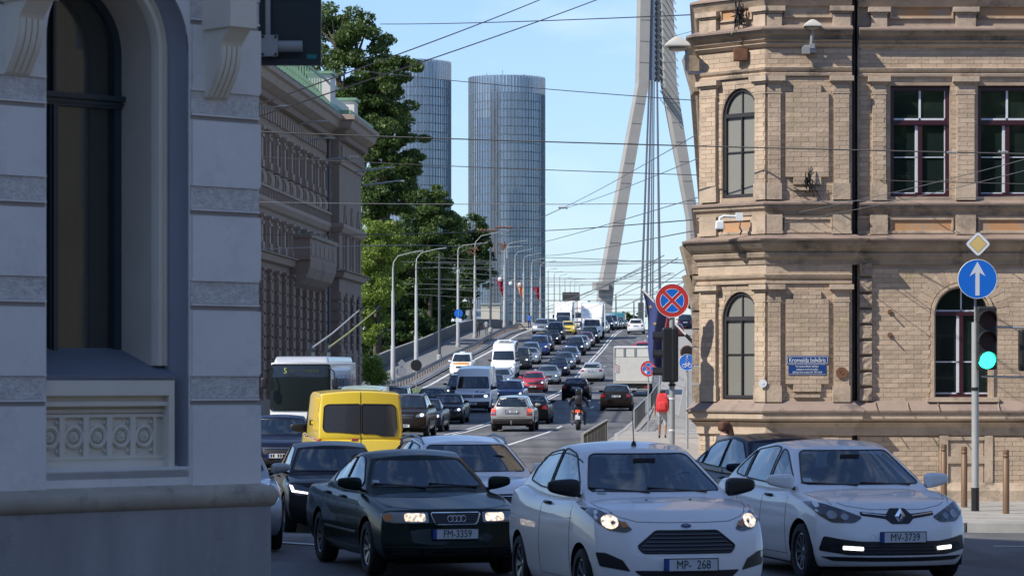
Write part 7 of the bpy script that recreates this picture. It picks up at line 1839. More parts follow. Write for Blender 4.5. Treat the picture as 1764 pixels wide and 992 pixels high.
fig = skinfig(V_, E_, Rd); RI_ = empty('person', (0, 0, 0)); fig.materials.clear(); fig.materials.append(mat('black_leather', (.018, .018, .02), .5)); fig.materials.append(mat('brown_trousers', (.09, .075, .06), .9))
for pg in fig.polygons: pg.material_index = 1 if (pg.center.z < .88) else 0
link('body', fig, RI_)
me = box_grid([-1, 0, 1], [-1, 0, 1], [-1, 0, 1], lambda u, v, w: (.03 + u * .17, v * .155, 1.66 + w * .165)); link('helmet', subdiv(me, 2), RI_, mat('helmet_black', (.012, .012, .014), .12, coat=1), True)
me = box_grid([-1, 0, 1], [-1, 0, 1], [-1, 0, 1], lambda u, v, w: (-.36 + u * .10, v * .16, 1.26 + w * .19)); link('backpack', subdiv(me, 2), RI_, M_black, True)
RI_.location = MO.location; RI_.rotation_euler = MO.rotation_euler; tag(RI_, 'motorcyclist in black jacket and helmet riding away', 'person')
# ================================================================== PEDESTRIANS
def walker(px, Y, label, h=1.75, z=None, rot=pi / 2, shirt=(.03, .03, .035), legs=(.3, .32, .33), skin=(.28, .16, .11), hair=(.02, .015, .01), shorts=True, stride=.22, D=None):
    k = h / 1.75; V = [(0, 0, .95), (0, 0, 1.12), (.01, 0, 1.30), (.02, 0, 1.44), (.03, 0, 1.52), (.045, 0, 1.63)]; E = [(0, 1), (1, 2), (2, 3), (3, 4), (4, 5)]; Rr = [(.14, .17), (.12, .155), (.13, .18), (.085, .12), .055, (.085, .075)]
    for s in (1, -1):
        b = len(V); st = stride * s; V += [(.02, s * .19, 1.41), (-.04 * s, s * .27, 1.14), (.05 - .08 * s, s * .27, .90)]; E += [(3, b), (b, b + 1), (b + 1, b + 2)]; Rr += [.062, .048, .034]
        hand_chain(V, E, Rr, b + 2, (.1, 0, -1), (1, 0, 0), .4)
        b = len(V); V += [(0, s * .10, .90), (st * .5 + .03, s * .11, .50), (st, s * .11, .10 if s > 0 else .16), (st - .02, s * .11, .05 if s > 0 else .12), (st + .14, s * .12, .035 if s > 0 else .04)]; E += [(0, b), (b, b + 1), (b + 1, b + 2), (b + 2, b + 3), (b + 3, b + 4)]; Rr += [.10, .068, .042, .04, .035]
    m = skinfig(V, E, Rr); m.transform(Matrix.Scale(k, 4)); m.materials.clear()
    for mm in (mat('shirt_%s' % str(shirt), shirt, .9), mat('skin_%s' % str(skin), skin, .6), mat('legs_%s' % str(legs), legs, .9, var=.5 if shorts else .1, vscale=14), M_black): m.materials.append(mm)
    for pg in m.polygons:
        c = pg.center / k; pg.material_index = 0
        if c.z > 1.50: pg.material_index = 1
        elif abs(c.y) > .20 and c.z < 1.16 : pg.material_index = 1
        elif c.z < .10: pg.material_index = 3
        elif c.z < .48 and shorts: pg.material_index = 1
        elif c.z < .98: pg.material_index = 2
    p = empty('person', (0, 0, 0)); link('body', m, p)
    hm = box_grid([-1, 0, 1], [-1, 0, 1], [-1, 0, 1], lambda u, v, w: ((.02 + u * .115) * k, v * .10 * k, (1.665 + w * .10) * k)); link('hair', subdiv(hm, 2), p, mat('hair_%s' % str(hair), hair, .8), True)
    x = (px - 882) / 5000 * Y; p.location = (x, Y, (gz(Y) + .125) if z is None else z); p.rotation_euler = (0, 0, rot); tag(p, label, 'person'); return p
w_ = walker(1141, 104, 'person in black shirt and patterned shorts walking away on the right pavement', 1.72, rot=AW, stride=.17)
bp_ = empty('backpack', w_.location, AW, 'large red backpack carried by the person walking away', 'backpack')
M_rp = mat('red_fabric', (.60, .035, .04), .7, var=.1, vscale=8, bump=.2)
me = box_grid([-1, -.5, .5, 1], [-1, -.6, 0, .6, 1], [-1, -.6, 0, .6, 1], lambda u, v, w: (-.24 + u * .16 * (1 - .3 * w * w), v * .225 * (1 - .12 * w - .18 * w * w), 1.28 + w * .34)); link('bag', subdiv(me, 2), bp_, M_rp, True)
me = box_grid([-1, 0, 1], [-1, 0, 1], [-1, 0, 1], lambda u, v, w: (-.38 + u * .06, v * .15, 1.16 + w * .16)); link('pocket', subdiv(me, 2), bp_, M_rp, True)
for s in (1, -1): MB().tube([(-.12, s * .12, 1.52), (.02, s * .13, 1.50), (.13, s * .13, 1.35), (.10, s * .14, 1.15), (-.10, s * .16, 1.02)], .02, 6).build('strap', M_black, bp_)
walker(824, 306, 'dark clothed pedestrian walking on the ramp pavement beside a white lamp post', 1.8, rot=AW, legs=(.02, .02, .025), shorts=False)
walker(838, 312, 'pedestrian in grey top on the ramp pavement, right of the dark clothed one', 1.65, rot=AW, shirt=(.30, .30, .32), legs=(.12, .12, .13), shorts=False)
walker(912, 322, 'person in a bright blue jacket behind the end of the guardrail', 1.7, rot=AW, shirt=(.02, .12, .45), legs=(.02, .05, .15), shorts=False, z=7.9)
wo = walker(1249, 46.2, 'woman with long red-brown hair walking past the foot of the brick wall', 1.42, z=.12, rot=radians(-150), shirt=(.10, .10, .12), legs=(.03, .03, .04), shorts=False, hair=(.10, .04, .02), skin=(.5, .3, .22))
M_hair = mat('red_brown_hair', (.14, .06, .03), .6, var=.4, vscale=30, streak=.1)
me = box_grid([-1, -.3, .3, 1], [-1, 0, 1], [-1, -.5, 0, .5, 1], lambda u, v, w: (-.045 + u * .06 - .03 * (1 - w), v * .085 * (1 - .2 * w), 1.23 + w * .16)); link('long_hair', subdiv(me, 2), wo, M_hair, True)
# ================================================================== SIGNS AND SIGNALS
M_sblue = mat('sign_blue', (.008, .13, .55), .35, coat=.5); M_sred = mat('sign_red', (.50, .035, .03), .4, coat=.4); M_sw = mat('sign_reflective_white', (.66, .68, .70), .4); M_sy = mat('sign_yellow', (.60, .44, .16), .45); M_back = mat('sign_back', (.30, .31, .32), .5, .5)
def disc_poly(r, n=40): return [(r * cos(2 * pi * k / n), r * sin(2 * pi * k / n)) for k in range(n)]
def plate2(name, poly, y0, y1, m, par): return MB().prism(poly, y0, y1, 'y').build(name, m, par)
def no_stopping(t, r, z, y=0.):
    b = plate2('plate', disc_poly(r), y, y + .015, M_back, t); b.location = (0, 0, z)
    plate2('red_face', disc_poly(r * .985), y - .003, y, M_sred, b)
    a0 = .16
    for q in range(4):
        c0 = q * pi / 2; R1 = r * .70; g = .105 * r
        pts = [(cos(c0) * g * 1.45, sin(c0) * g * 1.45)] + [(R1 * cos(c0 + t_), R1 * sin(c0 + t_)) for t_ in np.linspace(-pi / 4 + a0, pi / 4 - a0, 9)]
        plate2('blue_sector', pts, y - .006, y - .003, M_sblue, b)
        w = MB(); pts3 = [(p[0], y - .006, p[1]) for p in pts]; w.tube(pts3 + [pts3[0]], r * .014, 4, caps=False); w.build('white_edge', M_sw, b)
    w = MB(); w.tube([(r * .985 * cos(a), y - .003, r * .985 * sin(a)) for a in np.linspace(0, 2 * pi, 40)], r * .018, 4, caps=False); w.build('rim', M_sw, b); return b
def post(t, h, r=.03, m=None, x=0, y=.05, z0=0): return MB().tube([(x, y, z0), (x, y, h)], r, 10).build('post', m or M_steel, t, smooth=50)
# large no stopping sign with the pedestrian signal
Yp = 50.5; gp = .12
t = empty('traffic_signal', P(1158, 655, Yp) - Vector((0, 0, CAM_H - gp)), 0, 'signal seen from behind on the post with the large no stopping sign', 'traffic light')
tag(t, 'black signal seen from the side on the post under the large no stopping sign')
post(t, 3.62, .05)
for x, w in ((-.075, .10), (.04, .06)):
    b = bezel(MB().box(x - w, x + w, -.10 if x < 0 else -.14, .14, 2.05, 3.0).build('housing', M_black, t), .03)
    for k in range(3):
        z = 2.2 + .31 * k; q = MB(); n = 10; vs = []
        for s_, yy in ((0, 0.0), (0, 1)):
            vs += [(x - w - (.16 if yy else 0), .02 + .11 * cos(a), z + .11 * sin(a)) for a in np.linspace(-.3, pi + .3, n)]
        if x < 0: q.add(vs, [(i, i + 1, n + i + 1, n + i) for i in range(n - 1)]); q.build('visor', M_black, b)
for z in (1.98, 2.6): MB().lathe([(.065, 0), (.065, .04)], 12, c=(0, .05, z)).build('band', M_black, t)
for z in (1.75, 1.2, .9): MB().lathe([(.054, 0), (.054, .03)], 12, c=(0, .05, z)).build('band', M_white, t)
s_ = empty('no_stopping_sign', (t.location.x, Yp, t.location.z), 0, 'large round no stopping sign with red ring and blue sectors on the signal post', 'road sign'); no_stopping(s_, .295, CAM_H + (655 - 518) * Yp / 5000 - gp, -.01)
# small no stopping sign
Y2 = 117; p_ = P(1117, 655, Y2); t = empty('no_stopping_sign', (p_.x, Y2, .12), 0, 'small round no stopping sign with a white sticker on a thin post by the railing', 'road sign'); b = no_stopping(t, .33, CAM_H + 20 * Y2 / 5000 - .12); post(t, 2.6, .03, y=.04); o = plate2('sticker', [(a - .10, c - .13) for a, c in disc_poly(.055, 12)], -.010, -.006, M_sw, b)
# shared path sign
Y3 = 88; p_ = P(1184, 655, Y3); t = empty('path_sign', (p_.x, Y3, .12), 0, 'small round blue sign with white pedestrian and bicycle symbols near the brick corner', 'road sign')
zs = CAM_H + 31 * Y3 / 5000 - .12; b = plate2('plate', disc_poly(.25), 0, .015, M_sblue, t); b.location = (0, 0, zs); w = MB(); w.tube([(.245 * cos(a), -.002, .245 * sin(a)) for a in np.linspace(0, 2 * pi, 36)], .006, 4, caps=False); w.build('rim', M_sw, b)
w = MB(); w.tube([(.0, -.006, .175), (.0, -.006, .1751)], .026, 8); w.lathe([(.001, -.004), (.026, -.004), (.026, 0), (.001, 0)], 12, 'y', (0.0, -.002, .175)); w.bar((0, -.006, .14), (-.005, -.006, .06), .035, .006); w.bar((-.005, -.006, .07), (-.05, -.006, .0), .02, .006); w.bar((.0, -.006, .07), (.045, -.006, .0), .02, .006); w.bar((0, -.006, .13), (-.055, -.006, .08), .014, .006); w.bar((0, -.006, .13), (.05, -.006, .085), .014, .006); w.build('walking_figure', M_sw, b)
w = MB()
for x in (-.085, .085): w.tube([(x + .055 * cos(a), -.005, -.10 + .055 * sin(a)) for a in np.linspace(0, 2 * pi, 18)], .007, 4, caps=False)
for a, c in (((-.085, -.10), (-.04, -.03)), ((-.04, -.03), (.055, -.03)), ((.055, -.03), (.0, -.10)), ((.0, -.10), (-.085, -.10)), ((.0, -.10), (-.045, -.02)), ((.085, -.10), (.05, .0)), ((.05, .0), (.075, .0)), ((-.055, -.01), (-.03, -.01))): w.tube([(a[0], -.005, a[1]), (c[0], -.005, c[1])], .006, 4)
w.build('bicycle', M_sw, b); post(t, zs + .2, .038, y=.06)
# partly hidden blue and white sign behind the signal
p_ = P(1137, 655, 112); t = empty('blue_white_sign', (p_.x, 112, .12), 0, 'narrow blue and white sign between the flag and the signal housing', 'road sign'); MB().box(-.22, .22, 0, .02, 2.75, 3.5).build('plate', M_sblue, t); MB().box(-.16, .1, -.004, 0, 2.85, 3.4).build('white_field', M_sw, t); post(t, 3.2, .03)
# right traffic light with priority diamond and blue arrow
Y4 = 46; p_ = P(1681, 655, Y4); t = empty('traffic_signal', (p_.x, Y4, .12), 0, 'traffic light showing green on the grey post with the blue arrow sign', 'traffic light')
post(t, 3.0, .058, mat('grey_post', (.36, .37, .36), .55, .2, var=.1, vscale=3), 0, .06); MB().tube([(0, .06, 0), (0, .06, .38)], .064, 10).build('post_base', M_black, t)
MB().tube([(0, .06, 2.9), (0, .06, 3.95)], .018, 8).build('sign_rod', M_steel, t); MB().lathe([(.066, 0), (.066, .05)], 12, c=(0, .06, 1.92)).build('band', M_black, t)
zt = CAM_H + (655 - 528) * Y4 / 5000 - .12; zb_ = CAM_H + (655 - 637) * Y4 / 5000 - .12
hs = bezel(MB().box(.005, .315, -.12, .14, zb_, zt).build('housing', mat('signal_black', (.016, .018, .017), .5), t), .03)
for k in range(3):
    z = zb_ + .155 + k * (zt - zb_ - .04) / 3; col = [mat('green_lamp', (.0, .6, .4), .4, emit=(.03, 1, .55), es=3.2), mat('amber_off', (.035, .010, .006), .35, coat=.6), mat('red_off', (.045, .006, .008), .35, coat=.6)][k]
    le_ = MB(); le_.disc((.155, -.125, z), .135, 'y', 28, h=.02); le_.build('lens', col, hs)
    vz = MB(); n = 16; vs = []
    for yy, rr in ((-.12, .150), (-.34, .140)): vs += [(.155 + rr * cos(a), yy if not (yy < -.3) else -.34 + .10 * (1 - sin(max(0, min(pi, a)))), z + rr * sin(a)) for a in np.linspace(-.25, pi + .25, n)]
    for yy, rr in ((-.12, .140), (-.34, .130)): vs += [(.155 + rr * cos(a), yy if not (yy < -.3) else -.34 + .10 * (1 - sin(max(0, min(pi, a)))), z + rr * sin(a)) for a in np.linspace(-.25, pi + .25, n)]
    fs = [(i, i + 1, n + i + 1, n + i) for i in range(n - 1)] + [(2 * n + i, 2 * n + i + 1, 3 * n + i + 1, 3 * n + i) for i in range(n - 1)] + [(n + i, n + i + 1, 3 * n + i + 1, 3 * n + i) for i in range(n - 1)]
    vz.add(vs, fs); vz.build('visor', M_black, hs)
for z in (zb_ - .10, zt - .32): MB().tube([(.1, .08, z), (.98, .08, z - .02)], .02, 6).build('bracket', M_steel, t)
MB().tube([(.97, .08, zb_ - .14), (.97, .08, zt - .3)], .02, 6).build('bracket', M_steel, t)
bezel(MB().box(.70, .93, -.02, .2, zb_ - .02, zt - .36).build('side_housing', M_black, t), .03)
z5 = CAM_H + (655 - 481) * Y4 / 5000; s_ = empty('arrow_sign', (p_.x + .01, Y4 - .1, 0), 0, 'round blue sign with white upward arrow above the green traffic light', 'road sign'); b = plate2('plate', disc_poly(.312), 0, .015, M_back, s_); b.location = (0, 0, z5); plate2('blue_face', disc_poly(.303), -.003, 0, M_sblue, b)
plate2('arrow', [(-.033, -.26), (.033, -.26), (.033, .10), (.125, .045), (.0, .275), (-.125, .045), (-.033, .10)], -.006, -.003, mat('arrow_white', (.55, .57, .60), .45), b); w = MB(); w.tube([(.306 * cos(a), 0, .306 * sin(a)) for a in np.linspace(0, 2 * pi, 40)], .006, 4, caps=False); w.build('rim', M_sw, b)
z6 = CAM_H + (655 - 421) * Y4 / 5000; s_ = empty('priority_sign', (p_.x + .02, Y4 - .1, 0), 0, 'yellow and white diamond priority road sign topmost on the right post', 'road sign')
def dia(r, e=.025): return rpoly([(0, r), (r, 0), (0, -r), (-r, 0)], e)
b = plate2('plate', dia(.205, .05), 0, .015, M_back, s_); b.location = (0, 0, z6); plate2('white_face', dia(.198, .05), -.003, 0, M_sw, b); plate2('yellow_field', dia(.135, .012), -.006, -.003, M_sy, b); plate2('black_line', dia(.143, .012), -.0045, -.003, M_black, b)
# bollards
M_bo = mat('bollard_bronze', (.17, .10, .055), .55, .2, var=.15, vscale=5)
for (px, Y, w) in ((1626, 49.2, 'left'), (1661, 47.5, 'middle'), (1733, 45.2, 'right')):
    o = MB().lathe([(.052, 0), (.052, .86), (.046, .865), (.046, .885), (.052, .89), (.052, .92), (.046, .925), (.046, .94), (.052, .945), (.05, .99), (.035, 1.0), (.001, 1.0)], 16).build('bollard', M_bo, smooth=50); v = P(px, 655, Y); o.location = (v.x, Y, .12); tag(o, w + ' of the three brown steel bollards on the pavement by the brick wall', 'bollard', 'bollards on the right pavement')
# railings
M_rail = mat('railing_dark', (.045, .045, .045), .6, var=.2)
def railing(a, b, h, label, npan, dark=True):
    """pavement guard rail: frames with flat vertical bars"""
    A = Vector(a); B = Vector(b); t = empty('railing', A, 0, label, 'railing'); d = (B - A); ud = Vector((d.x, d.y, 0)).normalized()
    for k in range(npan + 1): p = d * (k / npan); MB().box(p.x - .03, p.x + .03, p.y - .03, p.y + .03, p.z, p.z + h).build('post', M_steel, t)
    for zz in (h - .03, .12): MB().bar(Vector((0, 0, zz)), d + Vector((0, 0, zz)), .05, .035).build('rail', M_steel if zz > .5 else M_rail, t)
    n = int(d.length / .16); slm = MB().box(-.006, .006, -.03, .03, 0, h - .18).mesh('bar'); slm.materials.append(M_rail); an = atan2(ud.y, ud.x)
    for k in range(1, min(n, 140)):
        if k % max(1, n // npan) == 0: continue
        p = d * (k / n); o = link('bar', slm, t); o.location = p + Vector((0, 0, .14)); o.rotation_euler = (0, 0, an)
    return t
railing((1.55, 64, .12), (2.84, 87, .12), .92, 'short dark railing just above the roof of the nearest white hatchback', 8)
pa = Vector(R(3.18, 118, .12)); pb = Vector(R(3.35, 160, .12)); pc = Vector(R(3.5, 190, .12))
railing(pa, pb, .92, 'railing along the right pavement beside the person with the red backpack', 14)
railing(pb, pc, .92, 'farther railing along the right pavement beside the beige truck', 9)
# guardrail on the left of the ramp
t = empty('guardrail', R(22.75, 170), 0, 'steel guardrail along the left kerb of the ramp', 'guardrail'); b0 = Vector(t.location)
ys = list(np.arange(170, 345, 3)); mb = MB(); vs = []
prf = [(0, .45), (.04, .50), (.0, .56), (.04, .62), (.04, .68), (0, .74)]
for y in ys:
    for o_, z in prf: q = Vector(R(22.7 - o_, y, z + .08)) - b0; vs.append(tuple(q))
m_ = len(prf); mb.add(vs, [(i * m_ + k, (i + 1) * m_ + k, (i + 1) * m_ + k + 1, i * m_ + k + 1) for i in range(len(ys) - 1) for k in range(m_ - 1)]); o = mb.build('rail_beam', mat('weathered_galvanised', (.20, .19, .18), .6, .4, var=.2, vscale=2), t)
pm_ = MB().box(-.05, .05, -.06, .06, 0, .78).mesh('post'); pm_.materials.append(mat('rusty_post', (.14, .10, .08), .8, var=.3, vscale=3))
for y in np.arange(171, 344, 2): o = link('post', pm_, t); o.location = Vector(R(22.85, y, .0)) - b0
# parapet wall of the ramp (panels)
t = empty('parapet', R(27.6, 205), 0, 'dark grey panelled parapet wall along the far side of the ramp pavement', 'wall'); b0 = Vector(t.location); M_par = mat('parapet_panel', (.105, .10, .095), .85, var=.15, vscale=.8); M_cope = mat('parapet_coping', (.26, .25, .23), .8)
for y in np.arange(205, 420, 3.0):
    a = Vector(R(27.6, y, .6)) - b0; b = Vector(R(27.6, y + 2.96, .6)) - b0; MB().bar(a, b, .14, 1.25).build('panel', M_par, t)
    a.z += .66; b.z += .66; MB().bar(a, b + (b - a) * .01, .22, .08).build('coping', M_cope, t)
# small metal railing, box and discs near the foot of the ramp
t = empty('railing', R(22.2, 176), 0, 'thin grey tube railing at the foot of the ramp behind the yellow van', 'railing')
b0 = Vector(t.location)
for y in np.arange(176, 206, 3.2): q = Vector(R(22.3, y)) - b0; MB().tube([q, q + Vector((0, 0, 1.0))], .025, 6).build('post', M_steel, t)
for z in (1.0, .55): MB().tube([Vector(R(22.3, y, z)) - b0 for y in (176, 185, 195, 205)], .022, 6).build('rail', M_steel, t)
p_ = R(24.9, 212); o = bezel(MB().box(-.28, .28, -.2, .2, 1.0, 2.1).box(-.3, .3, -.22, .22, 2.1, 2.16).build('control_box', mat('cabinet_grey', (.30, .29, .27), .7, var=.1)), .01); o.location = p_; tag(o, 'grey control box on the first white lamp post', 'box')
for px, py, Y, w in ((692, 640, 216, 'round sign back with a diamond above it, between the first two lamp posts'), (717, 617 + 12, 206, 'dark round sign back in front of the second white lamp post')):
    v = P(px, py, Y); g0 = gz(Y); t = empty('sign_post', (v.x, Y, g0), 0, w, 'road sign'); zc = v.z - g0
    b = plate2('plate', disc_poly(.40), 0, .02, M_back if Y > 210 else M_black, t); b.location = (0, 0, zc); post(t, zc + (.7 if Y > 210 else .1), .035)
    if Y > 210: d_ = plate2('diamond', dia(.32), 0, .02, M_back, t); d_.location = (0, 0, zc + .62)
# ================================================================== LAMP POSTS, FLAGS, MASTS ON THE RAMP
M_post = mat('painted_concrete_post', (.36, .36, .35), .7, var=.14, vscale=2, dirt=((.25, .24, .23), .55, .75), dscale=1.5); M_pdk = mat('dark_mast', (.075, .08, .085), .6)
def lamp_post(px, pyt, pyb, Y, label, arm=None, dark=False, flag=None, cam_=False, zbase=None):
    v = P(px, pyb, Y); H = (pyb - pyt) * Y / 5000; t = empty('lamp_post' if arm else 'mast', v, 0, label, 'lamp post' if arm else 'mast', 'lamp posts and masts along the ramp')
    k = 1.0; M_ = M_pdk if dark else M_post
    MB().tube([(0, 0, -.3), (0, 0, H * .33), (0, 0, H * .335), (0, 0, H * .8), (0, 0, H * .8 + .1), (0, 0, H)], [.19, .17, .135, .12, .075, .07] if arm else [.14, .13, .125, .11, .10, .09], 10).build('shaft', M_, t, smooth=40)
    MB().lathe([(.24, -.1), (.24, .25), (.18, .4)], 12).build('base', M_conc, t)
    if arm:
        ax, ay = (arm[0] - px) * Y / 5000, (pyt - arm[1]) * Y / 5000
        MB().tube([(0, 0, H - .1), (.05, 0, H + ay * .35), (ax * .22, 0, H + ay * .72), (ax, 0, H + ay)], [.05, .045, .035, .028], 8).build('arm', M_, t, smooth=50)
        me = box_grid([-1, -.5, .5, 1], [-1, 0, 1], [0, 1], lambda u, v_, w: (ax + .25 + u * .33, v_ * .13, H + ay - .03 + .10 * w * (1 - .3 * abs(u)) + .05 * u)); link('lamp_head', me, t, M_steel)
    if cam_:
        me = box_grid([-1, 0, 1], [-1, 0, 1], [-1, 0, 1], lambda u, v_, w: (-.55 + u * .22, v_ * .22, H * .62 + w * .25)); link('camera_dome', subdiv(me, 2), t, M_white, True); MB().tube([(0, 0, H * .68), (-.4, 0, H * .68), (-.55, 0, H * .64)], .04, 6).build('camera_arm', M_steel, t)
    if flag:
        kind, z1 = flag; L_ = 1.15; n = 12; mb = MB(); dz = 2.9
        cols = dict(lv=[M_fl, M_fw, M_fl], city=[M_fo, M_fw, M_fr])[kind]
        MB().tube([(0, 0, z1 + .05), (-L_, 0, z1 + .05)], .02, 6).build('flag_rod', M_steel, t)
        vs = []; m = 10
        for i in range(n + 1):
            for j in range(m + 1):
                s_ = i / n; w = j / m; x = -L_ * (1 - w) * (1 - s_ ** .8 * .92) - .05; vs.append((x + .08 * sin(s_ * 7 + w * 3), .12 * sin(w * 9 + s_ * 4), z1 - s_ * dz * (1 - .25 * (1 - w))))
        f0 = MB(); fs = []; mi = []
        for i in range(n):
            for j in range(m):
                q = (i * (m + 1) + j, i * (m + 1) + j + 1, (i + 1) * (m + 1) + j + 1, (i + 1) * (m + 1) + j)
                w = (j + .5) / m if kind == 'lv' else (i + .5) / n
                c_ = (1 if .38 < w < .62 else 0) if kind == 'lv' else (0 if w < .12 else (2 if w > .82 else 1)); fs.append(q); mi.append(c_)
        f0.v = vs; f0.f = fs; f0.mi = mi; f0.build('flag', cols, t, smooth=60)
    return t
M_fl = mat('flag_carmine', (.26, .02, .045), .85); M_fw = mat('flag_white', (.68, .68, .68), .85); M_fo = mat('flag_orange', (.60, .22, .10), .85); M_fr = mat('flag_red', (.60, .10, .08), .85)
lamp_post(677, 462, 662, 216, 'first white lamp post from the left, with control box and arm to the right', (716, 433))
lamp_post(717, 455, 640, 235, 'second white lamp post from the left, with the dark round sign at its foot', (757, 428))
lamp_post(757, 436, 618, 256, 'dark mast between the second and third white lamp posts', None, True)
lamp_post(789, 432, 598, 284, 'third lamp post from the left carrying the blue path sign', (830, 419))
lamp_post(818, 428, 583, 304, 'fourth white lamp post, left of the dark mast at the right tower', (868, 398))
lamp_post(845, 425, 570, 318, 'dark mast in front of the left edge of the right tower', None, True)
lamp_post(869, 432, 562, 345, 'lamp post with the first red-white-red flag from the left', (892, 424), False, ('lv', 5.6), True)
lamp_post(873.5, 428, 560, 352, 'twin of the lamp post with the first flag, directly right of it', (900, 415))
lamp_post(887, 446, 558, 372, 'lamp post directly left of the white and orange flag', (909, 430), cam_=True)
lamp_post(902, 450, 557, 388, 'lamp post with the white and orange flag', (925, 437), False, ('city', 5.35), True)
lamp_post(916, 455, 556, 402, 'dark-topped lamp post between the white flag and the last red-white-red flag', (931, 446))
lamp_post(931, 462, 556, 416, 'lamp post with the last red-white-red flag', (951, 450), False, ('lv', 5.1))
for i, (px, pt) in enumerate(((944, 468), (954.5, 473), (964, 477), (973, 482), (982, 486), (990, 489), (998, 493))):
    lamp_post(px, pt, 560, 450 + i * 34, ('first', 'second', 'third', 'fourth', 'fifth', 'sixth', 'seventh')[i] + ' of the small distant lamp posts right of the tower', (px + 9 - i * .7, pt - 5 + i * .4))
for i, (px, pt, Y) in enumerate(((1137, 505, 330), (1149, 512, 380), (1061, 508, 480), (1092, 520, 470))):
    lamp_post(px, pt, 562, Y, ('mast behind the flag pole at the right of the street', 'thin mast behind the large no stopping sign', 'thin far mast right of the concrete pylon leg', 'thin far mast left of the blue flag')[i], (px - 10, pt - 3) if i < 2 else None, i >= 2)
# blue sign on the third post
v = P(790, 540, 283.6); t = empty('path_sign', v, 0, 'round blue sign on the third lamp post of the ramp', 'road sign'); plate2('plate', disc_poly(.42, 24), -.25, -.23, M_sblue, t); MB().bar((0, -.26, -.2), (0, -.26, .22), .10, .02).build('symbol', M_sw, t); MB().box(-.3, .3, -.25, -.23, -.82, -.5).build('lower_plate', M_sw, t)
# dark gantry board, cream kiosk, concrete block at the end of the guardrail
v = P(983.5, 511, 355); t = empty('display_board', v, 0, 'dark rectangular display board above the white box trucks', 'board'); bezel(MB().box(-1.05, 1.05, 0, .25, -.53, .55).build('panel', mat('board_dark', (.045, .042, .04), .6), t), .03)
for x in (-.75, .75): MB().box(x - .06, x + .06, .1, .2, -3.6, .5).build('leg', M_pdk, t)
v = P(845, 545, 520); t = empty('cream_building', (v.x, 520, 0), 0, 'cream coloured low building beyond the pedestrians on the ramp', 'building'); MB().box(-1.7, 1.7, 0, 6, 0, v.z + 2.1).build('wall', mat('cream_wall', (.58, .52, .42), .85), t); MB().box(-1.9, 1.9, -.2, 6.2, v.z + 2.1, v.z + 2.4).build('roof', M_steel, t); MB().box(-.35, .0, -.05, 0, v.z + 1.6, v.z + 1.8).build('vent', M_black, t)
t = empty('concrete_barrier', R(21.6, 344), 0, 'pale concrete barrier block at the top end of the guardrail', 'barrier'); mb = MB(); mb.prism([(-.25, 0), (.25, 0), (.12, .35), (.08, .85), (-.08, .85), (-.12, .35)], -1.5, 1.2, 'x'); mb.build('block', mat('pale_concrete', (.40, .37, .31), .85, var=.2), t)
MB().tube([(-1.6, -.3, .6), (0, -.32, .75), (1.3, -.3, .75)], .06, 6).build('top_rail', M_steel, t)
# low far buildings seen between posts left of the right tower
for i, (px, pt, w_, Y) in enumerate(((800, 520, 18, 900), (822, 532, 16, 950))):
    v = P(px, pt, Y); t = empty('far_building', (v.x, Y, 0), 0, ('left', 'right')[i] + ' of two pale glass-fronted blocks low behind the trees at the ramp', 'building'); MB().box(-w_ * .18, w_ * .18, 0, 12, 0, v.z).build('wall', mat('far_wall', (.34, .38, .42), .6), t)
    for f in range(5): MB().box(-w_ * .17, w_ * .17, -.05, 0, v.z - 2.4 - f * 3.2, v.z - .9 - f * 3.2).build('window_band', M_twd, t)
# ================================================================== EU FLAG AND THE FLAGS BESIDE IT
Yf = 66
hp = P(1200, 596, Yf); tip = P(1106, 498, Yf)
def hang_flag(name, label, top_a, top_b, drop, m_, seed, stars=0, swirl=.18, Y=66, bottom_in=.35):
    """cloth hanging from a slanted pole between two photo points"""
    a = P(*top_a, Y); b = P(*top_b, Y); t = empty(name, a, 0, label, 'flag'); n, m = 22, 14; vs = []; rnd = random.Random(seed)
    for i in range(n + 1):
        for j in range(m + 1):
            u = j / m; s_ = i / n; p = a.lerp(b, u); x = p.x - a.x; z = p.z - a.z - drop * s_ * (1 - .12 * u)
            x = x * (1 - bottom_in * s_) + .22 * s_ + .05 * sin(s_ * 5 + u * 2); vs.append((x, swirl * sin(u * 8 + s_ * 2.2) * (.4 + s_), z))
    mb = MB(); mb.add(vs, [(i * (m + 1) + j, i * (m + 1) + j + 1, (i + 1) * (m + 1) + j + 1, (i + 1) * (m + 1) + j) for i in range(n) for j in range(m)]); o = mb.build('cloth', m_, t, smooth=80)
    for k in range(stars):
        i = 4 + k * 4; j = (3, 6, 2, 5, 3)[k % 5]; q = Vector(vs[i * (m + 1) + j]); sp = []
        for e in range(10): r_ = .045 if e % 2 == 0 else .02; sp.append((q.x + r_ * sin(e * pi / 5), q.z + r_ * cos(e * pi / 5)))
        MB().prism(sp, q.y - .02, q.y - .012, 'y').build('star', mat('star_yellow', (.5, .42, .12), .7), t)
    return t
M_eu = mat('flag_blue', (.03, .045, .15), .8); M_lvf = mat('flag_dark_red', (.22, .03, .04), .8)
hang_flag('flag', 'blue flag with pale stars hanging from the slanted pole left of the signal', (1106, 498), (1146, 538), 1.62, M_eu, 3, 2, .10, 66, .50)
hang_flag('flag', 'dark red and blue flag hanging behind the large no stopping sign', (1128, 520), (1158, 553), 1.0, M_lvf, 5, 0, .12, 70, .35)
t = empty('flag_pole', tip, 0, 'slanted white flag pole fixed to the side of the brick building', 'flag pole'); MB().tube([(0, 0, 0), tuple((hp - tip) * .8)], .022, 8).build('pole', M_white, t); MB().tube([tuple((hp - tip) * .8), tuple(hp - tip)], .04, 8).build('socket', M_black, t)
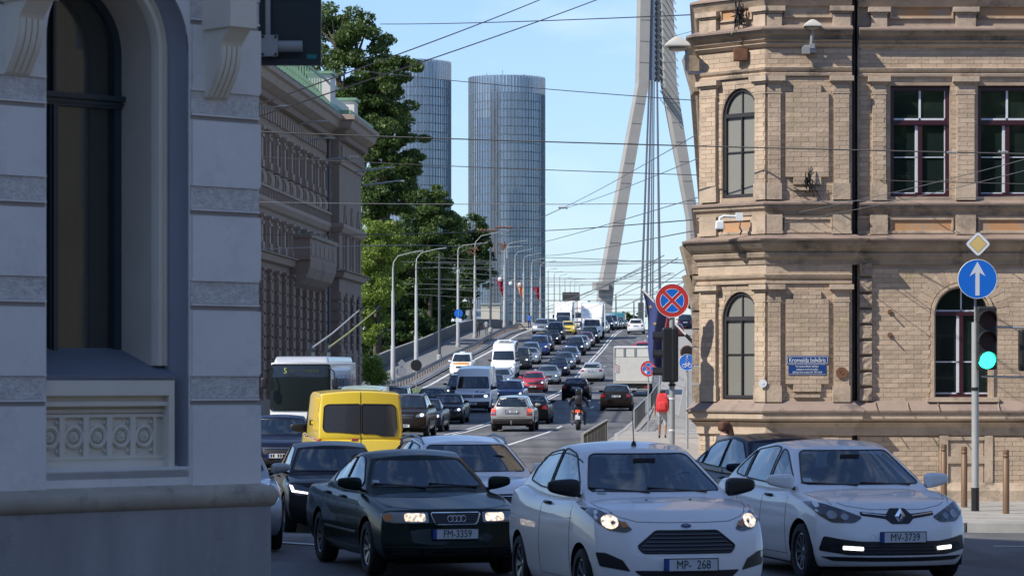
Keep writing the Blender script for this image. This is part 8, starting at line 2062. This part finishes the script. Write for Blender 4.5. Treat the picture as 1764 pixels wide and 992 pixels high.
# white awning-like shed, round mirror, and bracket on the street side of the corner
v = P(1191, 655, 100); t = empty('traffic_mirror', P(1184, 607, 112), 0, 'round brown-rimmed traffic mirror behind the blue path sign', 'mirror'); plate2('rim', disc_poly(.28, 20), 0, .03, M_rust, t); plate2('mirror', disc_poly(.24, 20), -.006, 0, M_black, t); MB().tube([(0, .06, -2.9), (0, .06, 0)], .03, 6).build('post', M_steel, t)
v = P(1186, 655, 150); g0 = .3; t = empty('white_awning', (v.x, 150, g0), 0, 'pale grey steep awning beyond the brick corner', 'awning'); MB().prism([(-.55, 0), (.9, 0), (.9, 3.9), (.12, 3.4)], -.1, .4, 'y').build('cloth', mat('awning_cloth', (.36, .36, .35), .9), t)
v = P(1190, 512, 62); t = empty('hanging_sign', v, 0, 'grey wall bracket sign with dark lamp beyond the brick corner', 'sign'); MB().box(-.16, .3, 0, .06, .08, .26).build('board', mat('bracket_board', (.28, .27, .26), .7), t); me = box_grid([-1, 0, 1], [-1, 0, 1], [-1, 0, 1], lambda u, v_, w: (.05 + u * .12, v_ * .1, -.12 + w * .14)); link('lamp', subdiv(me, 2), t, M_black, True); MB().bar((.0, .03, .1), (.05, .03, -.05), .03).build('arm', M_black, t)
# ================================================================== OVERHEAD WIRES
M_wire = mat('wire_black', (.012, .012, .014), .5); M_wireg = mat('wire_grey', (.10, .105, .11), .5)
def wire(p0, p1, Y0, Y1, w=1.5, sag=2., m=None, label='', nm='overhead_wire'):
    a = P(*p0, Y0); b = P(*p1, Y1); n = 14; k = w / 2; pts = []; rs = []
    for i in range(n + 1):
        t_ = i / n; p = a.lerp(b, t_); p.z -= sag * 4 * t_ * (1 - t_) * (Y0 + (Y1 - Y0) * t_) / 5000; pts.append(p - a); rs.append(k * (Y0 + Y1) / 2 / 5000)
    o = MB().tube(pts, rs, 5).build(nm, m or M_wire, smooth=60); o.location = a; tag(o, label, 'wire', 'overhead wires of the crossing'); return o
WL = [((1050, -8), (430, 206), 70, 46, 2.6, 4, 'steeper of two thick wires crossing the sky at top, nearer the right tower'), ((950, -8), (430, 186), 72, 46, 2.6, 4, 'thick slanting wire crossing the tall tree, ending highest at the top edge of the sky'),
 ((655, 42), (1215, 25), 95, 60, 2, 3, 'topmost near-level wire passing in front of the pylon head'), ((600, 120), (1800, 212), 80, 50, 1.8, 8, 'wire falling gently right across the tower tops to the upper brick windows'),
 ((430, 227), (1800, 266), 55, 47, 2.8, 3, 'thickest near-level dark wire across the whole street'), ((430, 270), (1800, 318), 60, 48, 1.8, 5, 'thin near-level wire below the thickest one'),
 ((430, 348), (1250, 350), 60, 52, 1.6, 3, 'level wire crossing the street at the height of the upper sill cornice'), ((430, 404), (850, 398), 90, 110, 1.8, 3, 'grey wire along the brown building to the rusty fitting by the trees'),
 ((850, 398), (1250, 374), 110, 54, 1.8, 5, 'wire from the rusty fitting to the brick corner'), ((430, 430), (800, 425), 95, 150, 1.5, -4, 'low bowed wire over the trolleybus'),
 ((970, 358), (1200, 232), 110, 60, 1.4, 3, 'thin wire rising right from the insulator left of the pylon'), ((700, 470), (970, 358), 160, 110, 1.4, 4, 'thin wire rising from the lamp posts to the insulator left of the pylon'),
 ((975, 358), (1215, 268), 110, 60, 1.4, 4, 'thin wire to the brick corner, lower of the rising pair'), ((850, 432), (1220, 335), 140, 56, 1.3, 8, 'thin sagging wire in front of the right pylon leg'),
 ((940, 440), (1210, 395), 180, 60, 1.4, 4, 'thin wire meeting the brick corner just above the main cornice'), ((860, 448), (1205, 455), 180, 70, 1.2, -6, 'thin bowed wire below the main cornice height'),
 ((1195, 395), (1764, 275), 52, 46, 1.5, 10, 'slanting wire from the camera arm up to the insulator at the right window'), ((1190, 405), (1800, 285), 52, 45, 1.5, 12, 'slanting wire just below its twin across the upper brick windows'),
 ((1195, 350), (1764, 338), 52, 46, 1.4, 2, 'level wire along the upper sill cornice of the brick building'), ((1130, 70), (1285, 26), 65, 50.2, 1.4, 2, 'short wire from the pylon head side to the knot of cables')]
for p0, p1, Y0, Y1, w, sg, lb in WL: wire(p0, p1, Y0, Y1, w * .82, sg, M_wire if w > 1.6 else M_wireg, lb)
rnd = random.Random(5); pos = ['between the trees and the pylon', 'over the queue of cars', 'in front of the right tower', 'beside the pylon leg', 'above the white box trucks', 'left of the blue flag']
for i in range(15):
    y0 = 440 + i * 6.2; xa = 690 + rnd.uniform(0, 90); xb = 1185 + rnd.uniform(-30, 20); Y = 230 + i * 10
    o = wire((xa, y0 + rnd.uniform(-5, 5)), (xb, y0 + rnd.uniform(-12, 8)), Y, Y - rnd.uniform(0, 40), .8, rnd.uniform(2, 8), M_wireg, 'thin distant span wire of the net over the ramp'); o['group'] = 'thin distant span wires of the net over the ramp'
for i in range(7):
    xa = 880 + i * 30; o = wire((xa, 545 - i * 2), (1120 + i * 12, 452 + rnd.uniform(-16, 34)), 420, 140, .8, rnd.uniform(3, 9), M_wireg, 'thin contact wire running up the ramp above the queue'); o['group'] = 'thin contact wires running up the ramp'
# insulators and rusty fittings
for (px, py, Y, lb) in ((1640, 263, 47.5, 'grey insulator on the thickest wire in front of the upper windows'), (1728, 262, 47, 'light insulator clamp where two slanting wires meet at the right window'), (970, 358, 110, 'small insulator on the wire left of the pylon'), (1298, 350, 51, 'small pale insulator at the upper sill cornice'), (1362, 349, 51, 'pale insulator clamp right of the arched window sill'), (840, 397, 110, 'rusty wire fitting in front of the trees, left one'), (868, 392, 110, 'rusty wire fitting at the left edge of the right tower')):
    mb = MB(); r_ = 2.4 * Y / 5000; L_ = (16 if 'rusty' in lb else 9) * Y / 5000
    for k in range(5): mb.lathe([(.001, -L_ * .1), (r_, -L_ * .1), (r_, L_ * .1), (.001, L_ * .1)], 8, 'x', ((k - 2) * L_ * .35, 0, rnd.uniform(-.3, .3) * r_))
    mb.tube([(-L_, 0, 0), (L_, 0, 0)], r_ * .35, 6); o = mb.build('insulator', M_rust if 'rusty' in lb else M_steel); o.location = P(px, py, Y); tag(o, lb, 'insulator')
for (px, py, s_, lb) in ((858, 425, 1, 'loop of rusty switch gear hanging in front of the right tower'), (815, 432, .6, 'small rusty fitting on the fourth lamp post')):
    mb = MB()
    for k in range(9): mb.tube([(rnd.uniform(-.8, .8) * s_, 0, rnd.uniform(-.6, .6) * s_), (rnd.uniform(-.8, .8) * s_, 0, rnd.uniform(-.6, .6) * s_)], .05, 5)
    o = mb.build('wire_fitting', M_rust); o.location = P(px, py, 230); tag(o, lb, 'fitting')
